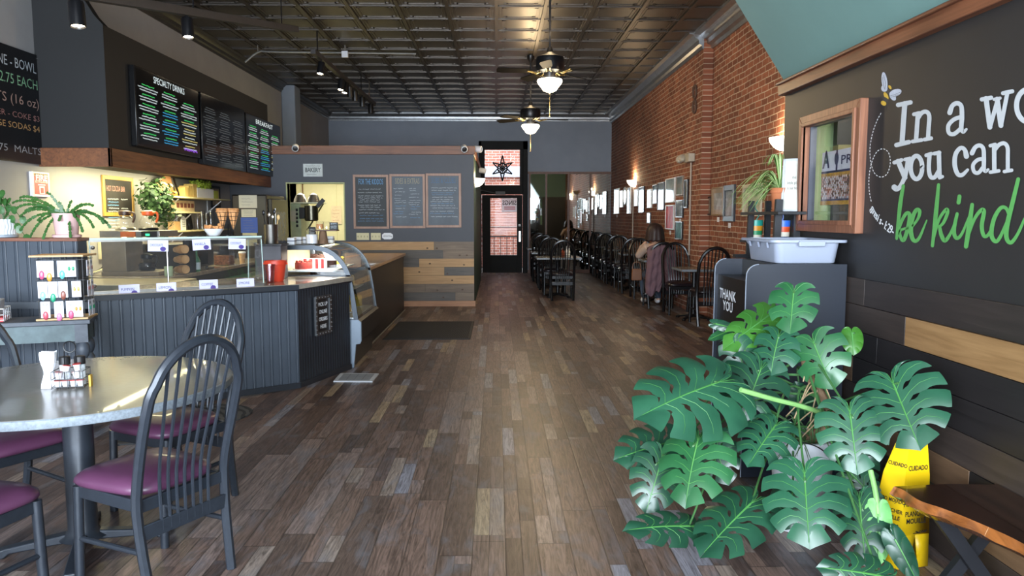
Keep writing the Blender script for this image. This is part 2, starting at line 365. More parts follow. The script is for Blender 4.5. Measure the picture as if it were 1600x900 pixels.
# ---------- slanted teal soffit and black feature wall at right ----------
YE = 5.29
mb = MB(); mb.prism([(2.0, YF, 2.42), (XR2, YF, 2.42), (XR2, YF, ZC), (.81, YF, ZC)], (0, YE-YF, 0)); struct('ceiling_slope', mb, teal)
mb = MB(); mb.box(1.955, 2.02, YF, YE+.02, 2.335, 2.42); mb.box(1.935, 2.02, YF, YE+.02, 2.405, 2.425); struct('trim_4', mb, trim_w, bev=.006)
wa, wb = PX(1355, 165, 2.0), PX(1258, 345, 2.0)
WY0, WY1, WZ0, WZ1 = PX(1350, 165, 2).y-.03, PX(1260, 165, 2).y-.07, PX(1352, 345, 2).z, PX(1262, 190, 2).z-.06
WZ1 = PX(1262, 188, 2).z-.05; WZ0 = PX(1350, 345, 2).z
mb = MB()
mb.box(2.0, 2.04, YF, WY0, 1.14, 2.42); mb.box(2.0, 2.04, WY1, YE, 1.14, 2.42); mb.box(2.0, 2.04, WY0, WY1, WZ1, 2.42); mb.box(2.0, 2.04, WY0, WY1, 1.14, WZ0)
mb.box(2.012, 2.12, YF, YE, 0, 1.14); mb.box(2.12, XR2, YE-.1, YE, 0, 2.42)
struct('wall_feature', mb, black_wall)
mb = MB(); mb.box(2.125, 3.15, YE-.14, YE-.101, 0, 2.4); mb.box(2.9, 2.94, 2.5, YE-.14, 0, 2.4); mb.box(2.125, 2.9, 2.5, 2.54, 0, 2.4); mb.box(2.125, 2.94, 2.5, YE-.14, 2.36, 2.4)
struct('wall_vestibule', mb, green_in)
# planked wainscot of the feature wall
pk = [wood('dark_stained_plank', '221c1b', '322a28', .5, 1, .8), wood('umber_plank', '2b2320', '3c322d', .5, 1, .8), wood('black_stained_plank', '171415', '221e1f', .5, 1, .8), wood('tan_plank', '7d5c39', '9c7850', .5, 1, .8), wood('brown_plank', '58422f', '705640', .5, 1, .8)]
rows = [[(YF, 4.02, 0), (4.02, YE, 1)], [(YF, 3.60, 3), (3.60, YE, 1)], [(YF, 3.86, 2), (3.86, YE, 2)], [(YF, 4.12, 2), (4.12, YE, 4)], [(YF, 3.75, 1), (3.75, YE, 1)], [(YF, 3.05, 2), (3.05, YE, 4)], [(YF, 3.3, 4), (3.3, YE, 0)], [(YF, 2.6, 2), (2.6, YE, 1)]]
mb = MB(); h = 1.165/8
for r, row in enumerate(rows):
    for a, b, c in row: mb.mi = c; mb.box(1.985, 2.012, a+.0015, b-.0015, 1.165-(r+1)*h+.0015, 1.165-r*h-.0015)
tag(mb.build('wainscot_right', pk, bev=.002), kind='structure'); bpy.data.objects['wainscot_right'].name = 'trim_5'
# window into the vestibule
f = MB(); y0, y1, z0, z1 = WY0-.02, WY1+.07, WZ0-.07, WZ1+.07
def mitre(mb, x, y0, y1, z0, z1, w, t):
    for P in ([(y0, z0), (y1, z0), (y1-w, z0+w), (y0+w, z0+w)], [(y0, z1), (y1, z1), (y1-w, z1-w), (y0+w, z1-w)], [(y0, z0), (y0+w, z0+w), (y0+w, z1-w), (y0, z1)], [(y1, z0), (y1-w, z0+w), (y1-w, z1-w), (y1, z1)]):
        mb.prism([(x, a, b) for a, b in P], (t, 0, 0))
mitre(f, 1.955, y0, y1, z0, z1, .07, .05); mitre(f, 1.945, y0+.045, y1-.045, z0+.045, z1-.045, .025, .03)
win = struct('window_1', f, wood('redwood_frame', '5c3524', '94634a', .4, 2, .8), bev=.004)
g = MB(); g.box(2.02, 2.026, WY0, WY1, WZ0, WZ1); g.build('pane', clear, win)
g = MB(); g.box(2.0, 2.04, WY1-.014, WY1, WZ0, WZ1); g.build('jamb', M('grey_jamb_paint', '4d4f58', .6), win)
g = MB(); g.box(2.28, 3.0, 5.08, 5.14, 1.98, 2.36); g.mi = 1; g.box(2.28, 3.0, 5.06, 5.14, 1.85, 1.98); g.mi = 2; g.box(2.28, 3.0, 5.1, 5.14, .9, 1.85)
tag(g.build('door_2', [black_p, M('green_brown_wood', '6c6742', .6), M('painted_doorway_shade', '2c2a26', .6)]), kind='structure')  # lowest panel is coloured dark to stand in for darkness inside the opening
# ---------- bulkhead over the service area ----------
mb = MB(); YA, YP, XBK = 7.5, 12.7, -3.76
mb.box(XBK-.1, XBK, YA+.1, YP, 2.0, 3.33)
mb.prism([(XL, YA, 2.0), (XBK, YA, 2.0), (XBK, YA, 3.33), (XBK-.08, YA, 3.42), (XBK-.2, YA, 3.62), (XL, YA, ZC)], (0, .1, 0))
mb.box(XL, XBK-.1, YA+.1, YP, 2.03, 2.08); struct('wall_bulkhead', mb, M('bulkhead_black_paint', '121214', .65, var=.06, scale=3))
mb = MB(); mb.box(XL, XBK+.03, YA-.03, YA+.0, 1.985, 2.165); mb.box(XBK, XBK+.03, YA-.03, YP-.02, 1.985, 2.165); struct('trim_6', mb, beam_w, bev=.004)
# ---------- bakery partition ----------
OX0, OX1 = PY(449, 300, YP).x, PY(537, 300, YP).x; OZ0, OZ1 = PY(500, 376, YP).z, PY(500, 287, YP).z; PX1 = -.38; PT = 2.67
mb = MB(); mb.box(XL, OX0, YP, YP+.14, 0, PT-.01); mb.box(OX1, PX1, YP, YP+.14, 0, PT-.01); mb.box(OX0, OX1, YP, YP+.14, 0, OZ0); mb.box(OX0, OX1, YP, YP+.14, OZ1, PT-.01)
struct('wall_partition', mb, char_wall)
mb = MB(); mb.box(PX1-.16, PX1, YP+.14, 18.2, 0, PT-.01); struct('wall_corridor', mb, M('dark_green_paint', '2f4a42', .6, var=.06))
mb = MB(); mb.box(-3.85, PX1+.02, YP-.03, YP+.15, PT-.14, PT); mb.box(PX1-.17, PX1+.02, YP+.15, 18.2, PT-.14, PT); struct('trim_7', mb, beam_x, bev=.005)
mb = MB(); mb.box(XL, PX1-.16, 15.9, 16.0, 0, 2.55)
for x in (-3.34, -2.95, -2.4, -1.9): mb.box(x, x+.012, 15.885, 15.9, 0, 2.55)
struct('wall_kitchen', mb, cream)
mb = MB(); w = .02; mb.box(OX0-w, OX0, YP-.01, YP+.15, OZ0, OZ1+w); mb.box(OX1, OX1+w, YP-.01, YP+.15, OZ0, OZ1+w); mb.box(OX0, OX1, YP-.01, YP+.15, OZ1, OZ1+w); struct('trim_8', mb, M('yellow_green_trim', 'b3b884', .6))
# planks on the partition
pw = [wood('knotty_pine', '9a7449', 'bd9563', .55, 0, .8), wood('weathered_plank', '5b4a3c', '7d6a55', .55, 0, .8), wood('grey_plank', '413b37', '5c544c', .55, 0, .8), wood('red_pine', '9a6a48', 'b58460', .55, 0, .8)]
mb = MB(); zt = PY(700, 377.5, YP).z; h = zt/7.65; rnd = random.Random(4)
seq = [[(-3.0, -1.05, 0), (-1.05, PX1, 1)], [(-3.0, -.9, 2), (-.9, PX1, 1)], [(-3.0, -1.3, 2), (-1.3, PX1, 0)], [(-3.0, -.88, 0), (-.88, PX1, 2)], [(-3.0, PX1, 0)], [(-3.0, -1.2, 1), (-1.2, PX1, 1)], [(-3.0, -.7, 2), (-.7, PX1, 1)]]
for r, row in enumerate(seq):
    for a, b, c in row: mb.mi = c; mb.box(a+.001, b-.001, YP-.022, YP, zt-(r+1)*h+.0015, zt-r*h-.0015)
mb.mi = 3; mb.box(-3, PX1+.02, YP-.035, YP, 0, zt-7*h-.002)
# knots in the boards
mb.mi = 4
for x, z in ((-1.0, .98), (-.62, .86), (-.5, .86), (-1.16, .98), (-1.12, .72), (-.55, .7), (-1.3, .58), (-.83, .55), (-.75, .44), (-1.0, .27), (-.58, .28), (-.9, .15)):
    mb.lathe([(.012, 0), (.008, .0018), (0, .002)], 10, (x, YP-.0225, z), Matrix.Rotation(R90, 3, 'X'), 1.5, 1)
tag(mb.build('trim_9', pw+[M('plank_knot', '4f3826', .6)]), kind='structure')
# ---------- back door ----------
d = MB(); y = YB; BX = [(-.47, -.40), (.70, .83)]
for a, b in BX: d.box(a, b, y-.06, y+.12, 0, 3.5)
d.box(-.47, .83, y-.06, y+.12, 3.28, 3.5); d.box(-.40, .70, y-.05, y+.1, 2.10, 2.34)
d.box(-.40, -.31, y-.04, y+.1, 2.34, 3.28); d.box(.62, .70, y-.04, y+.1, 2.34, 3.28)
blackdoor = M('black_door_paint', '0e0e0f', .6, var=.2, scale=6, bp=.05, spec=.2); dglass = glass('door_glass', 'ffffff', .02, -.08)
door = struct('door_1', d, blackdoor, bev=.006)
d = MB(); d.box(-.31, .62, y+.02, y+.028, 2.34, 3.28); d.build('transom_pane', dglass, door)
l = MB(); zl = .005; l.box(-.39, -.165, y-.03, y+.02, zl, 2.08); l.box(.545, .69, y-.03, y+.02, zl, 2.08); l.box(-.165, .545, y-.03, y+.02, zl, .48); l.box(-.165, .545, y-.03, y+.02, 2.0, 2.08)
lf = l.build('door_leaf', blackdoor, door, bev=.004)
MB().box(-.165, .545, y-.01, y-.004, .48, 2.0).build('pane', dglass, lf)
MB().cbox((.615, y-.04, 1.28), (.05, .02, .05)).ball((.615, y-.06, 1.28), .028).build('deadbolt', steel, lf)
k = MB().cbox((.62, y-.04, .98), (.05, .02, .28)); k.tube(smooth([(.62, y-.05, 1.08), (.62, y-.1, 1.04), (.62, y-.1, .94), (.62, y-.05, .9)]), .01); k.build('handle', steel, lf)
k = MB().cbox((.1, y-.06, 2.13), (.26, .05, .09)); k.bar((-.02, y-.09, 2.13), (-.40, y-.3, 2.2), .03, .02); k.bar((-.40, y-.3, 2.2), (-.42, y-.05, 2.2), .03, .02); k.build('door_closer', M('grey_closer', '4c4d50', .5), door)
# sign on the door glass, lettering reads from outside (mirrored from inside)
s_ = B(.14, .545, y-.016, y-.0105, 1.63, 1.995); 
dm = bpy.data.materials.new('door_sign_white'); dm.use_nodes = True; _t = dm.node_tree; _t.nodes.clear(); _o = N(_t, 'ShaderNodeOutputMaterial'); _a = N(_t, 'ShaderNodeBsdfTranslucent'); _b = N(_t, 'ShaderNodeBsdfDiffuse'); _m = N(_t, 'ShaderNodeMixShader'); _a.inputs[0].default_value = _b.inputs[0].default_value = (.85, .87, .9, 1); _m.inputs[0].default_value = .3
_t.links.new(_a.outputs[0], _m.inputs[1]); _t.links.new(_b.outputs[0], _m.inputs[2]); _t.links.new(_m.outputs[0], _o.inputs[0]); sg = s_.build('window_sign', dm, lf)
t_ = MB(); text_mb(t_, 'SINGS', (.53, y-.018, 1.82), (-1, 0, 0), (0, 0, 1), .17, fit=.37, depth=-.002, bold=.02); t_.mi = 1
for z in (1.75, 1.70): t_.box(.2, .5, y-.018, y-.0165, z, z+.022)
t_.build('lettering', [M('sign_grey_text', '45474f', .6), M('sign_red_text', 'b23a3a', .6)], sg)
# exterior behind the door
struct('ground', B(-5, 6, YB+.15, 24, -.12, -.02), M('concrete', '9a978f', .9)); 
bw = struct('wall_exterior', B(-5, 6, 22.6, 22.8, -.02, 6), brickb)
mb = B(-5, 6, 22.54, 22.6, 2.68, 2.99); struct('trim_10', mb, M('pale_stone_band', 'b9bdc6', .8))
t = thing('railing', 'black iron railing outside the rear glass door', 'railing', (.3, 21.4, 0))
mb = MB(); mb.box(-1.2, 2.0, 21.38, 21.42, .93, .97); mb.box(-1.2, 2.0, 21.38, 21.42, .06, .09); mb.box(-1.2, 2, 21.38, 21.42, 1.2, 1.225)
mb.build('rail', blackm, t); mb = MB()
for i in range(18): x = -1.15+i*.18; mb.box(x-.009, x+.009, 21.39, 21.41, -.02, .95)
mb.build('balusters', blackm, t)
for x in (-1.2, 1.98): B(x-.02, x+.02, 21.38, 21.42, -.02, 1.24).build('post', blackm, t)
# hanging star in the transom
st = MB(); c = Vector((PY(785, 263, y-.1).x, y-.1, PY(785, 263, y-.1).z))
for k in range(6):
    a = math.pi/2+k*math.pi/3; Rr = .33 if k % 3 == 0 else .3
    tip = c+Vector((math.cos(a)*Rr, 0, math.sin(a)*Rr)); e1 = c+Vector((math.cos(a-.5236)*.115, 0, math.sin(a-.5236)*.115)); e2 = c+Vector((math.cos(a+.5236)*.115, 0, math.sin(a+.5236)*.115))
    for p, q in ((tip, e1), (tip, e2), (e1, c+(tip-c)*.45), (e2, c+(tip-c)*.45), (e1, e1*.4+c*.6), (c+(tip-c)*.45, c+(tip-c)*.15)): st.tube([p, q], .018, 6)
    for u in (.28, .5, .68): m_ = c+(tip-c)*u; st.tube([m_+(e1-tip)*(.35*(1-u)), m_+(e2-tip)*(.35*(1-u))], .014, 5)
st.lathe([(.03, -.01), (.07, -.01), (.07, .01), (.03, .01), (.03, -.01)], 18, c, Matrix.Rotation(R90, 3, 'X'))
st.tube([c+Vector((0, 0, .33)), (c.x, c.y, 3.3)], .003, 5)
tag(st.build('star_ornament', blackm, loc=c), 'black openwork six-pointed star hanging in the transom above the rear door', 'ornament')
# ---------- mirrors on the back wall ----------
mirror = M('mirror_silver', 'd8dcda', .02, 1., 0); rail_w = wood('mirror_rail_wood', '4a2d22', '6b4636', .5, 2)
EX = [826, 852, 887, 921, 955]; zt, zb = PY(880, 272, YB).z, .09
mb = B(.83, XR, YB-.07, YB, zt, zt+.06); mb.box(.83, XR, YB-.06, YB, 0, zb); struct('trim_11', mb, rail_w)
names = ['nearest the rear door', 'second from the rear door', 'third from the rear door', 'beside the brick wall corner']
for i in range(4):
    a = PY(EX[i], 300, YB).x; b = min(PY(EX[i+1], 300, YB).x, XR-.01)
    t = thing('wall_mirror', 'tall wood-edged wall mirror on the back wall, '+names[i], 'mirror', ((a+b)/2, YB, zb), 'mirror panels on the back wall')
    B(a+.05, b-.005, YB-.02, YB-.005, zb, zt).build('mirror_glass', mirror, t)
    B(a, a+.05, YB-.05, YB-.005, zb, zt).build('side_rail', rail_w, t)
# ---------- chairs ----------
vinyl = M('maroon_vinyl', '54304a', .38, var=.08, scale=6, bp=.04, coat=.1)
lam = M('grey_laminate', '807c75', .26, var=.04, scale=40, coat=.2); lam_edge = M('speckled_laminate_edge', '747c84', .5, var=.25, scale=90)
def make_chair(label, fm=None, vm=None, k_=1.):
    frame_m = fm or globals()['frame_m']; vinyl = vm or globals()['vinyl']
    t = proto('dining_chair', label, 'chair')
    H = 1.05
    arch = [(-.19, -.245, 0), (-.20, -.215, .2), (-.207, -.20, .38), (-.207, -.212, .5), (-.212, -.26, .68), (-.208, -.305, .83)]
    arch += [(-.195*math.cos(a), -.305-.055*math.sin(a), .83+(H-.85)*math.sin(a)) for a in [math.pi*k/12 for k in range(1, 12)]]
    arch += [(-x, y, z) for x, y, z in arch[5::-1]]
    MB().tube(smooth(arch, 2), .0205*k_, 8).build('back_frame', frame_m, t)
    MB().prism([(-.2, -.208, .265), (.2, -.208, .265), (.2, -.208, .325), (-.2, -.208, .325)], (0, -.012, 0)).build('back_rail', frame_m, t, bev=.003)
    for k in range(7):
        x = -.129+k*.043; zt = .83+(H-.85)*math.sqrt(max(0, 1-((x*1.12)/.205)**2))
        MB().tube(smooth([(x*.86, -.214, .28), (x*.9, -.217, .5), (x, -.268, .7), (x*1.12, -.305-.05*(zt-.83)/.2, zt)], 3), .0072*k_, 6).build('spindle', frame_m, t)
    # seat cushion: rounded trapezoid, domed
    def seat(u, v):
        a = 2*math.pi*u; c, s = math.cos(a), math.sin(a); q = 5.
        r = (abs(c)**q+abs(s)**q)**(-1/q); x = .215*r*c; y = .215*r*s+.012
        x *= 1+.10*(y/.215)
        prf = [(0, .03), (.5, .028), (.86, .014), (.965, -.006), (.985, -.022), (.95, -.036), (.9, -.04), (0, -.04)]
        k = v*(len(prf)-1); i = min(int(k), len(prf)-2); f = k-i; rr = prf[i][0]*(1-f)+prf[i+1][0]*f; z = prf[i][1]*(1-f)+prf[i+1][1]*f
        return Vector((x*rr, y*rr, .463+z))
    m = MB(); m.grid(seat, 36, 14); m.build('seat', vinyl, t, merge=True, ang=80)
    f = MB()
    f.box(-.19, .19, .165, .185, .372, .422); f.box(-.2, -.18, -.2, .185, .372, .422); f.box(.18, .2, -.2, .185, .372, .422); f.box(-.19, .19, -.205, -.185, .372, .422)
    f.build('seat_frame', frame_m, t, bev=.003)
    for s in (-1, 1):
        MB().tube([(s*.2, .19, 0), (s*.198, .182, .2), (s*.196, .176, .42)], .0195, 10).build('leg', frame_m, t)
        MB().tube([(s*.197, -.212, .215), (s*.198, .183, .2)], .0115, 8).build('stretcher', frame_m, t)
    return t
def place(t, x, y, f=None, rz=None):
    if f: rz = math.atan2(f[1], f[0])-math.pi/2
    t.location = (x, y, 0); t.rotation_euler.z = rz
chairA = make_chair('metal spindle-back chair with maroon seat, nearest the camera before the round table'); cache_kids(chairA)
place(chairA, -1.445, 3.085, (-.87, .48)); GRP = 'chairs around the round table'; chairA['group'] = GRP
def ch(x, y, label, group, f=None, rz=0.):
    c = copy_tree(chairA, label=label, group=group); place(c, x, y, f, rz); return c
ch(-1.70, 3.87, 'metal chair with maroon seat behind the round table, nearest the bead-board counter', GRP, (-.46, -.89))
ch(-2.0, 2.72, 'maroon-seated metal chair at the lower left corner, its back outside the picture', GRP, (.25, .97))
ch(-2.33, 3.56, 'maroon-seated metal chair at the far left, mostly hidden under the round table', GRP, (.87, -.49))
# ---------- round table ----------
def pedestal(t, cz, r0, L, w=.05, mat=None, rot=math.pi/4):
    MB().lathe([(r0*1.6, .05), (r0*1.25, .065), (r0, .09), (r0, cz-.03), (r0*2.2, cz-.02), (r0*2.2, cz)], 24).build('pedestal', mat or frame_m, t)
    b = MB()
    for k in range(4):
        a = rot+k*math.pi/2; d = Vector((math.cos(a), math.sin(a), 0)); s = Vector((-d.y, d.x, 0))
        pr = [(0, .085), (.3*L, .07), (.85*L, .045), (L, .03), (L, 0), (L-.05, 0), (.8*L, .018), (.3*L, .03), (0, .035)]
        b.prism([d*u+s*(-w/2)+Vector((0, 0, z)) for u, z in pr], s*w)
    b.build('base', mat or frame_m, t, bev=.006)
t = proto('round_table', 'large round grey laminate table on a thick charcoal pedestal', 'table')
MB().lathe([(.655, .722), (.658, .726), (.658, .756), (.655, .76), (0, .76)], 96).build('tabletop', lam, t)
MB().lathe([(.6585, .7225), (.662, .727), (.662, .755), (.6585, .759)], 96).build('edge_band', lam_edge, t)
pedestal(t, .722, .062, .36, rot=.35); t.location = (-1.89, 3.37, 0)
# napkin bundle and condiment caddy on the round table
TP = .7605
t = thing('napkin_bundle', 'upright bundle of white folded napkins pinched in the middle on the round table', 'napkins', tuple(PZ(78, 606, TP)))
c = t.location.copy(); m = MB()
for k in range(9):
    dx = (k-4)*.0045; R = Matrix.Rotation(.25, 3, 'Z')
    def nap(u, v, dx=dx, k=k):
        z = v*.155; pin = 1-.42*math.exp(-((v-.45)/.25)**2); return R @ Vector(((u-.5)*.06*pin, dx*pin+.002*math.sin(9*u+k), z+(.006 if v > .5 else 0)*math.sin(6*u+k)))+c
    m.grid(nap, 6, 10)
m.build('napkins', paper, t, solid=.002)
cc = PZ(112, 605, TP); t = thing('condiment_caddy', 'black wire caddy with a ring handle on the round table', 'caddy', tuple(cc))
R = Matrix.Rotation(.2, 3, 'Z')
def L_(x, y, z): return R @ Vector((x, y, z))+cc
m = MB(); a_, b_ = .062, .05
for z in (.012, .045, .078): m.tube([L_(-a_, -b_, z), L_(a_, -b_, z), L_(a_, b_, z), L_(-a_, b_, z)], .0018, 5, closed=True)
for x in (-a_, -.031, 0, .031, a_):
    for y in (-b_, b_): m.tube([L_(x, y, .004), L_(x, y, .078)], .0014, 5)
    m.tube([L_(x, -b_, .006), L_(x, b_, .006)], .0014, 5)
for y in (-.025, 0, .025): m.tube([L_(-a_, y, .006), L_(a_, y, .006)], .0014, 5)
m.build('wire_basket', blackm, t)
m = MB(); m.tube([L_(-.026, 0, .006), L_(-.022, 0, .16)], .0022, 6); m.tube([L_(.026, 0, .006), L_(.022, 0, .16)], .0022, 6)
m.tube([L_(.024*math.cos(a), 0, .178+.024*math.sin(a)) for a in [2*math.pi*k/20 for k in range(20)]], .0028, 6, closed=True); m.build('ring_handle', blackm, t)
def shaker(x, y, label):
    p = L_(x, y, .008); s = thing('shaker', label, 'shaker', tuple(p), 'shakers in the caddy')
    MB().lathe([(.021, 0), (.022, .01), (.021, .085), (.019, .095), (0, .095)], 16, p).build('bottle', M('shaker_label', 'cfd3d8', .5, var=.3, scale=70), s)
    MB().lathe([(.0225, .09), (.0225, .122), (.02, .125), (0, .125)], 16, p).build('lid', black_p, s)
shaker(-.03, .024, 'black-lidded shaker at the left of the caddy'); shaker(.03, .024, 'black-lidded shaker at the right of the caddy')
k = 0
cre_w = M('creamer_white', 'e8eaf0', .35, var=.03); cre_r = M('creamer_foil_red', 'b23a36', .4)
for (x, y, z, lab) in ((-.042, -.028, .008, 'bottom left'), (-.014, -.028, .008, 'bottom inner left'), (.018, -.028, .008, 'bottom inner right'), (.045, -.028, .008, 'bottom right'), (-.04, -.026, .045, 'left of the middle layer'), (.032, -.026, .043, 'right of the middle layer'), (.035, -.024, .078, 'right of the top layer'), (-.012, -.024, .072, 'left of the top layer')):
    p = L_(x, y, z); s = thing('creamer_cup', 'white red-lidded creamer cup, %s of the caddy pile' % lab, 'creamer', tuple(p), 'creamer cups in the caddy')
    tl = Euler(((k*1.3) % .5-.2, (k*.7) % .5-.25, 0)).to_matrix() if z > .02 else None
    MB().lathe([(.0105, 0), (.0145, .026), (.0165, .028)], 12, p, tl).build('cup', cre_w, s)
    MB().lathe([(.0165, .028), (.0165, .0305), (0, .0305)], 12, p, tl).build('foil_lid', cre_r, s); k += 1
p = L_(.074, .01, 0); s = tag(MB().box(-.004, .004, -.014, .014, .0, .05, R, p).build('sugar_packet', M('yellow_packet', 'd8a83a', .5), loc=p), 'yellow sweetener packet standing at the right side of the caddy', 'packet')
# ---------- two-seat tables and chairs further back ----------
def make_table(w, d, label):
    t = proto('dining_table', label, 'table')
    MB().box(-w/2, w/2, -d/2, d/2, .724, .755).build('tabletop', lam, t, bev=.004); m = MB(); e_ = .003; m.box(-w/2-e_, w/2+e_, -d/2-e_, -d/2, .722, .753); m.box(-w/2-e_, w/2+e_, d/2, d/2+e_, .722, .753); m.box(-w/2-e_, -w/2, -d/2, d/2, .722, .753); m.box(w/2, w/2+e_, -d/2, d/2, .722, .753); m.build('edge_band', lam_edge, t)
    pedestal(t, .722, .032, .29, w=.04, mat=blackm); return t
tab = make_table(.52, .62, 'small grey table by the brick wall between the empty chair and the camera side of the coat'); cache_kids(tab)
TW = 2.85; ty = [11.05, 13.28, 15.55, 17.6, 19.35]; G2 = 'two-seat tables along the brick wall'
tab.location = (2.9, 11.0, 0); tab['group'] = G2; tab['label'] = 'small grey two-seat table by the brick wall, nearest the thank-you bin'
for k, nm in ((1, 'where the woman sits'), (2, 'the first beyond the seated woman'), (3, 'the second beyond the seated woman'), (4, 'the last before the mirrors')):
    copy_tree(tab, (2.81, ty[k], 0), 0, 'small grey two-seat table by the brick wall, '+nm, G2)
GC = 'chairs along the brick wall'
chairD = make_chair('x', M('gloss_black_metal', '101013', .3, .2, .05), M('black_vinyl', '1d1519', .3, var=.05), 1.18); cache_kids(chairD); NEAR = chairA; first_ = [True]
def ch(x, y, label, group, f=None, rz=0.):
    c = chairD if first_[0] else copy_tree(chairD); first_[0] = False; c['label'] = label; c['group'] = group; place(c, x, y, f, rz); c.scale.z = 1.05; return c
pl = [(2.96, 10.48, 0, 'black spindle-back chair by the brick wall, nearest the thank-you bin'), (2.84, 11.62, math.pi, 'black spindle-back chair facing the camera behind the first wall table'),
      (2.69, 12.52, 0, 'spindle-back chair the seated woman uses, hung with a mauve coat'), (2.72, 13.92, math.pi, 'black spindle-back chair facing the camera across the table from the seated woman'),
      (2.66, 14.98, 0, 'black spindle-back chair, back to the camera, first beyond the seated woman'), (2.7, 16.15, math.pi, 'black chair facing the camera at the second wall table beyond the seated woman'),
      (2.66, 17.05, 0, 'black chair, back to the camera, at the wall table second from the mirrors'), (2.7, 18.15, math.pi, 'black chair facing the camera at the wall table second from the mirrors'),
      (2.66, 18.98, 0, 'black chair with its back to the camera at the last wall table'), (2.7, 19.85, math.pi, 'black chair between the last wall table and the mirrors')]
for x, y, r, lb in pl: ch(x, y, lb, GC, rz=r)
tm = make_table(.82, .7, 'grey table in the middle row nearest the camera'); cache_kids(tm); G3 = 'tables in the middle row'
tm.location = (1.15, 14.16, 0); tm['group'] = G3
copy_tree(tm, (1.15, 16.2, 0), 0, 'grey table in the middle row, second from the camera', G3)
copy_tree(tm, (1.15, 18.3, 0), 0, 'grey table in the middle row, nearest the mirrors', G3)
G4 = 'chairs of the middle row'
for x, y, r, lb in [(1.18, 13.7, 0, 'black spindle-back chair, back to the camera, at the front of the middle row'), (1.12, 14.72, math.pi, 'chair across from the front chair of the middle row, facing the camera'),
                    (1.08, 15.7, 0, 'chair, back to the camera, at the second table of the middle row'), (1.1, 16.75, math.pi, 'chair facing the camera across the second table of the middle row'),
                    (1.05, 17.75, 0, 'chair, back to the camera, at the last table of the middle row'), (1.08, 18.9, math.pi, 'chair facing the camera between the last middle table and the mirrors')]: ch(x, y, lb, G4, rz=r)
# condiments on the front middle table
t = thing('condiment_caddy', 'wire caddy with bottles on the front middle-row table, seen through the chair spindles', 'caddy', (1.3, 14.2, .756))
m = MB()
for z in (.02, .07): m.tube([(1.22, 14.15, .756+z), (1.38, 14.15, .756+z), (1.38, 14.25, .756+z), (1.22, 14.25, .756+z)], .004, 5, closed=True)
for x in (1.22, 1.3, 1.38): m.tube([(x, 14.15, .756), (x, 14.15, .826)], .003, 5); m.tube([(x, 14.25, .756), (x, 14.25, .826)], .003, 5)
m.build('wire_basket', blackm, t)
for x, col, nm, h in ((1.25, 'c2572c', 'orange-red', .15), (1.31, 'dcdcd8', 'white', .17), (1.365, 'e6e2d0', 'cream', .14)):
    p = Vector((x, 14.2, .758)); s = thing('bottle', nm+' condiment bottle in the middle-row table caddy', 'bottle', tuple(p), 'bottles on the front middle table')
    MB().lathe([(.022, 0), (.024, .01), (.024, h*.65), (.012, h*.8), (.01, h)], 12, p).build('body', M('bottle_'+nm, col, .4), s); MB().lathe([(.012, h), (.012, h+.015), (0, h+.02)], 10, p).build('cap', white_p, s)
# ---------- seated woman, seen from behind ----------
def skin(name, verts, edges, radii, mat, parent, sub=2, root=0):
    me = bpy.data.meshes.new(name); me.from_pydata(verts, edges, []); o = bpy.data.objects.new(name, me); S.collection.objects.link(o)
    o.parent = parent; me.materials.append(mat)
    q = o.modifiers.new('skin', 'SKIN'); q.use_smooth_shade = True
    me.skin_vertices.new() if not me.skin_vertices else None
    for i, r in enumerate(radii): me.skin_vertices[0].data[i].radius = r if isinstance(r, tuple) else (r, r)
    me.skin_vertices[0].data[root].use_root = True
    q2 = o.modifiers.new('sub', 'SUBSURF'); q2.levels = sub; q2.render_levels = sub; WL[o] = Vector((0, 0, 0)); return o
skinm = M('skin_tone', 'c79a80', .55, var=.05)
w = proto('person', 'person with dark hair in a cream sweater, seated with back to camera by brick wall', 'person')
V_ = [(0, -.06, .53), (0, -.04, .68), (0, -.03, .85), (0, -.02, 1.0), (0, .0, 1.08), (0, .03, 1.13), (0, .05, 1.2), (0, .05, 1.27),   # 0-7 trunk, neck, head
      (-.09, -.02, .52), (-.1, .34, .52), (-.1, .36, .3), (-.09, .3, .09), (-.09, .42, .04),                                     # 8-12 left leg
      (.09, -.02, .52), (.1, .33, .52), (.12, .28, .3), (.12, .16, .09), (.12, .29, .04),                                         # 13-17 right leg
      (-.16, -.02, 1.0), (-.26, .16, .82), (-.12, .34, 1.02), (-.06, .30, 1.1), (.16, -.02, 1.0), (.22, .14, .82), (.1, .38, .79), (.04, .45, .79)]
E_ = [(0, 1), (1, 2), (2, 3), (3, 4), (4, 5), (5, 6), (6, 7), (0, 8), (8, 9), (9, 10), (10, 11), (11, 12), (0, 13), (13, 14), (14, 15), (15, 16), (16, 17), (3, 18), (18, 19), (19, 20), (20, 21), (3, 22), (22, 23), (23, 24), (24, 25)]
RD = [(.15, .11), (.13, .09), (.14, .095), (.11, .09), .05, .05, (.075, .09), (.07, .085), .09, .065, .05, .035, .03, .09, .065, .05, .035, .03, .055, .042, .03, .024, .055, .042, .03, .024]
skin('body', V_, E_, RD, skinm, w)
ix = [0, 1, 2, 3, 18, 19, 20, 22, 23, 24, 4]
def sub_skin(name, ix, grow, mat):
    mp = {a: i for i, a in enumerate(ix)}; ed = [(mp[a], mp[b]) for a, b in E_ if a in mp and b in mp]
    rr = [tuple(x+grow for x in RD[a]) if isinstance(RD[a], tuple) else RD[a]+grow for a in ix]; return skin(name, [V_[a] for a in ix], ed, rr, mat, w)
sub_skin('sweater', [0, 1, 2, 3, 18, 19, 20, 22, 23, 24], .02, M('cream_knit', 'b39b8c', .9, var=.08, scale=40, bp=.2))
sub_skin('jeans', [0, 8, 9, 10, 11, 13, 14, 15, 16], .018, M('blue_denim', '3b4657', .8, var=.15, scale=60))
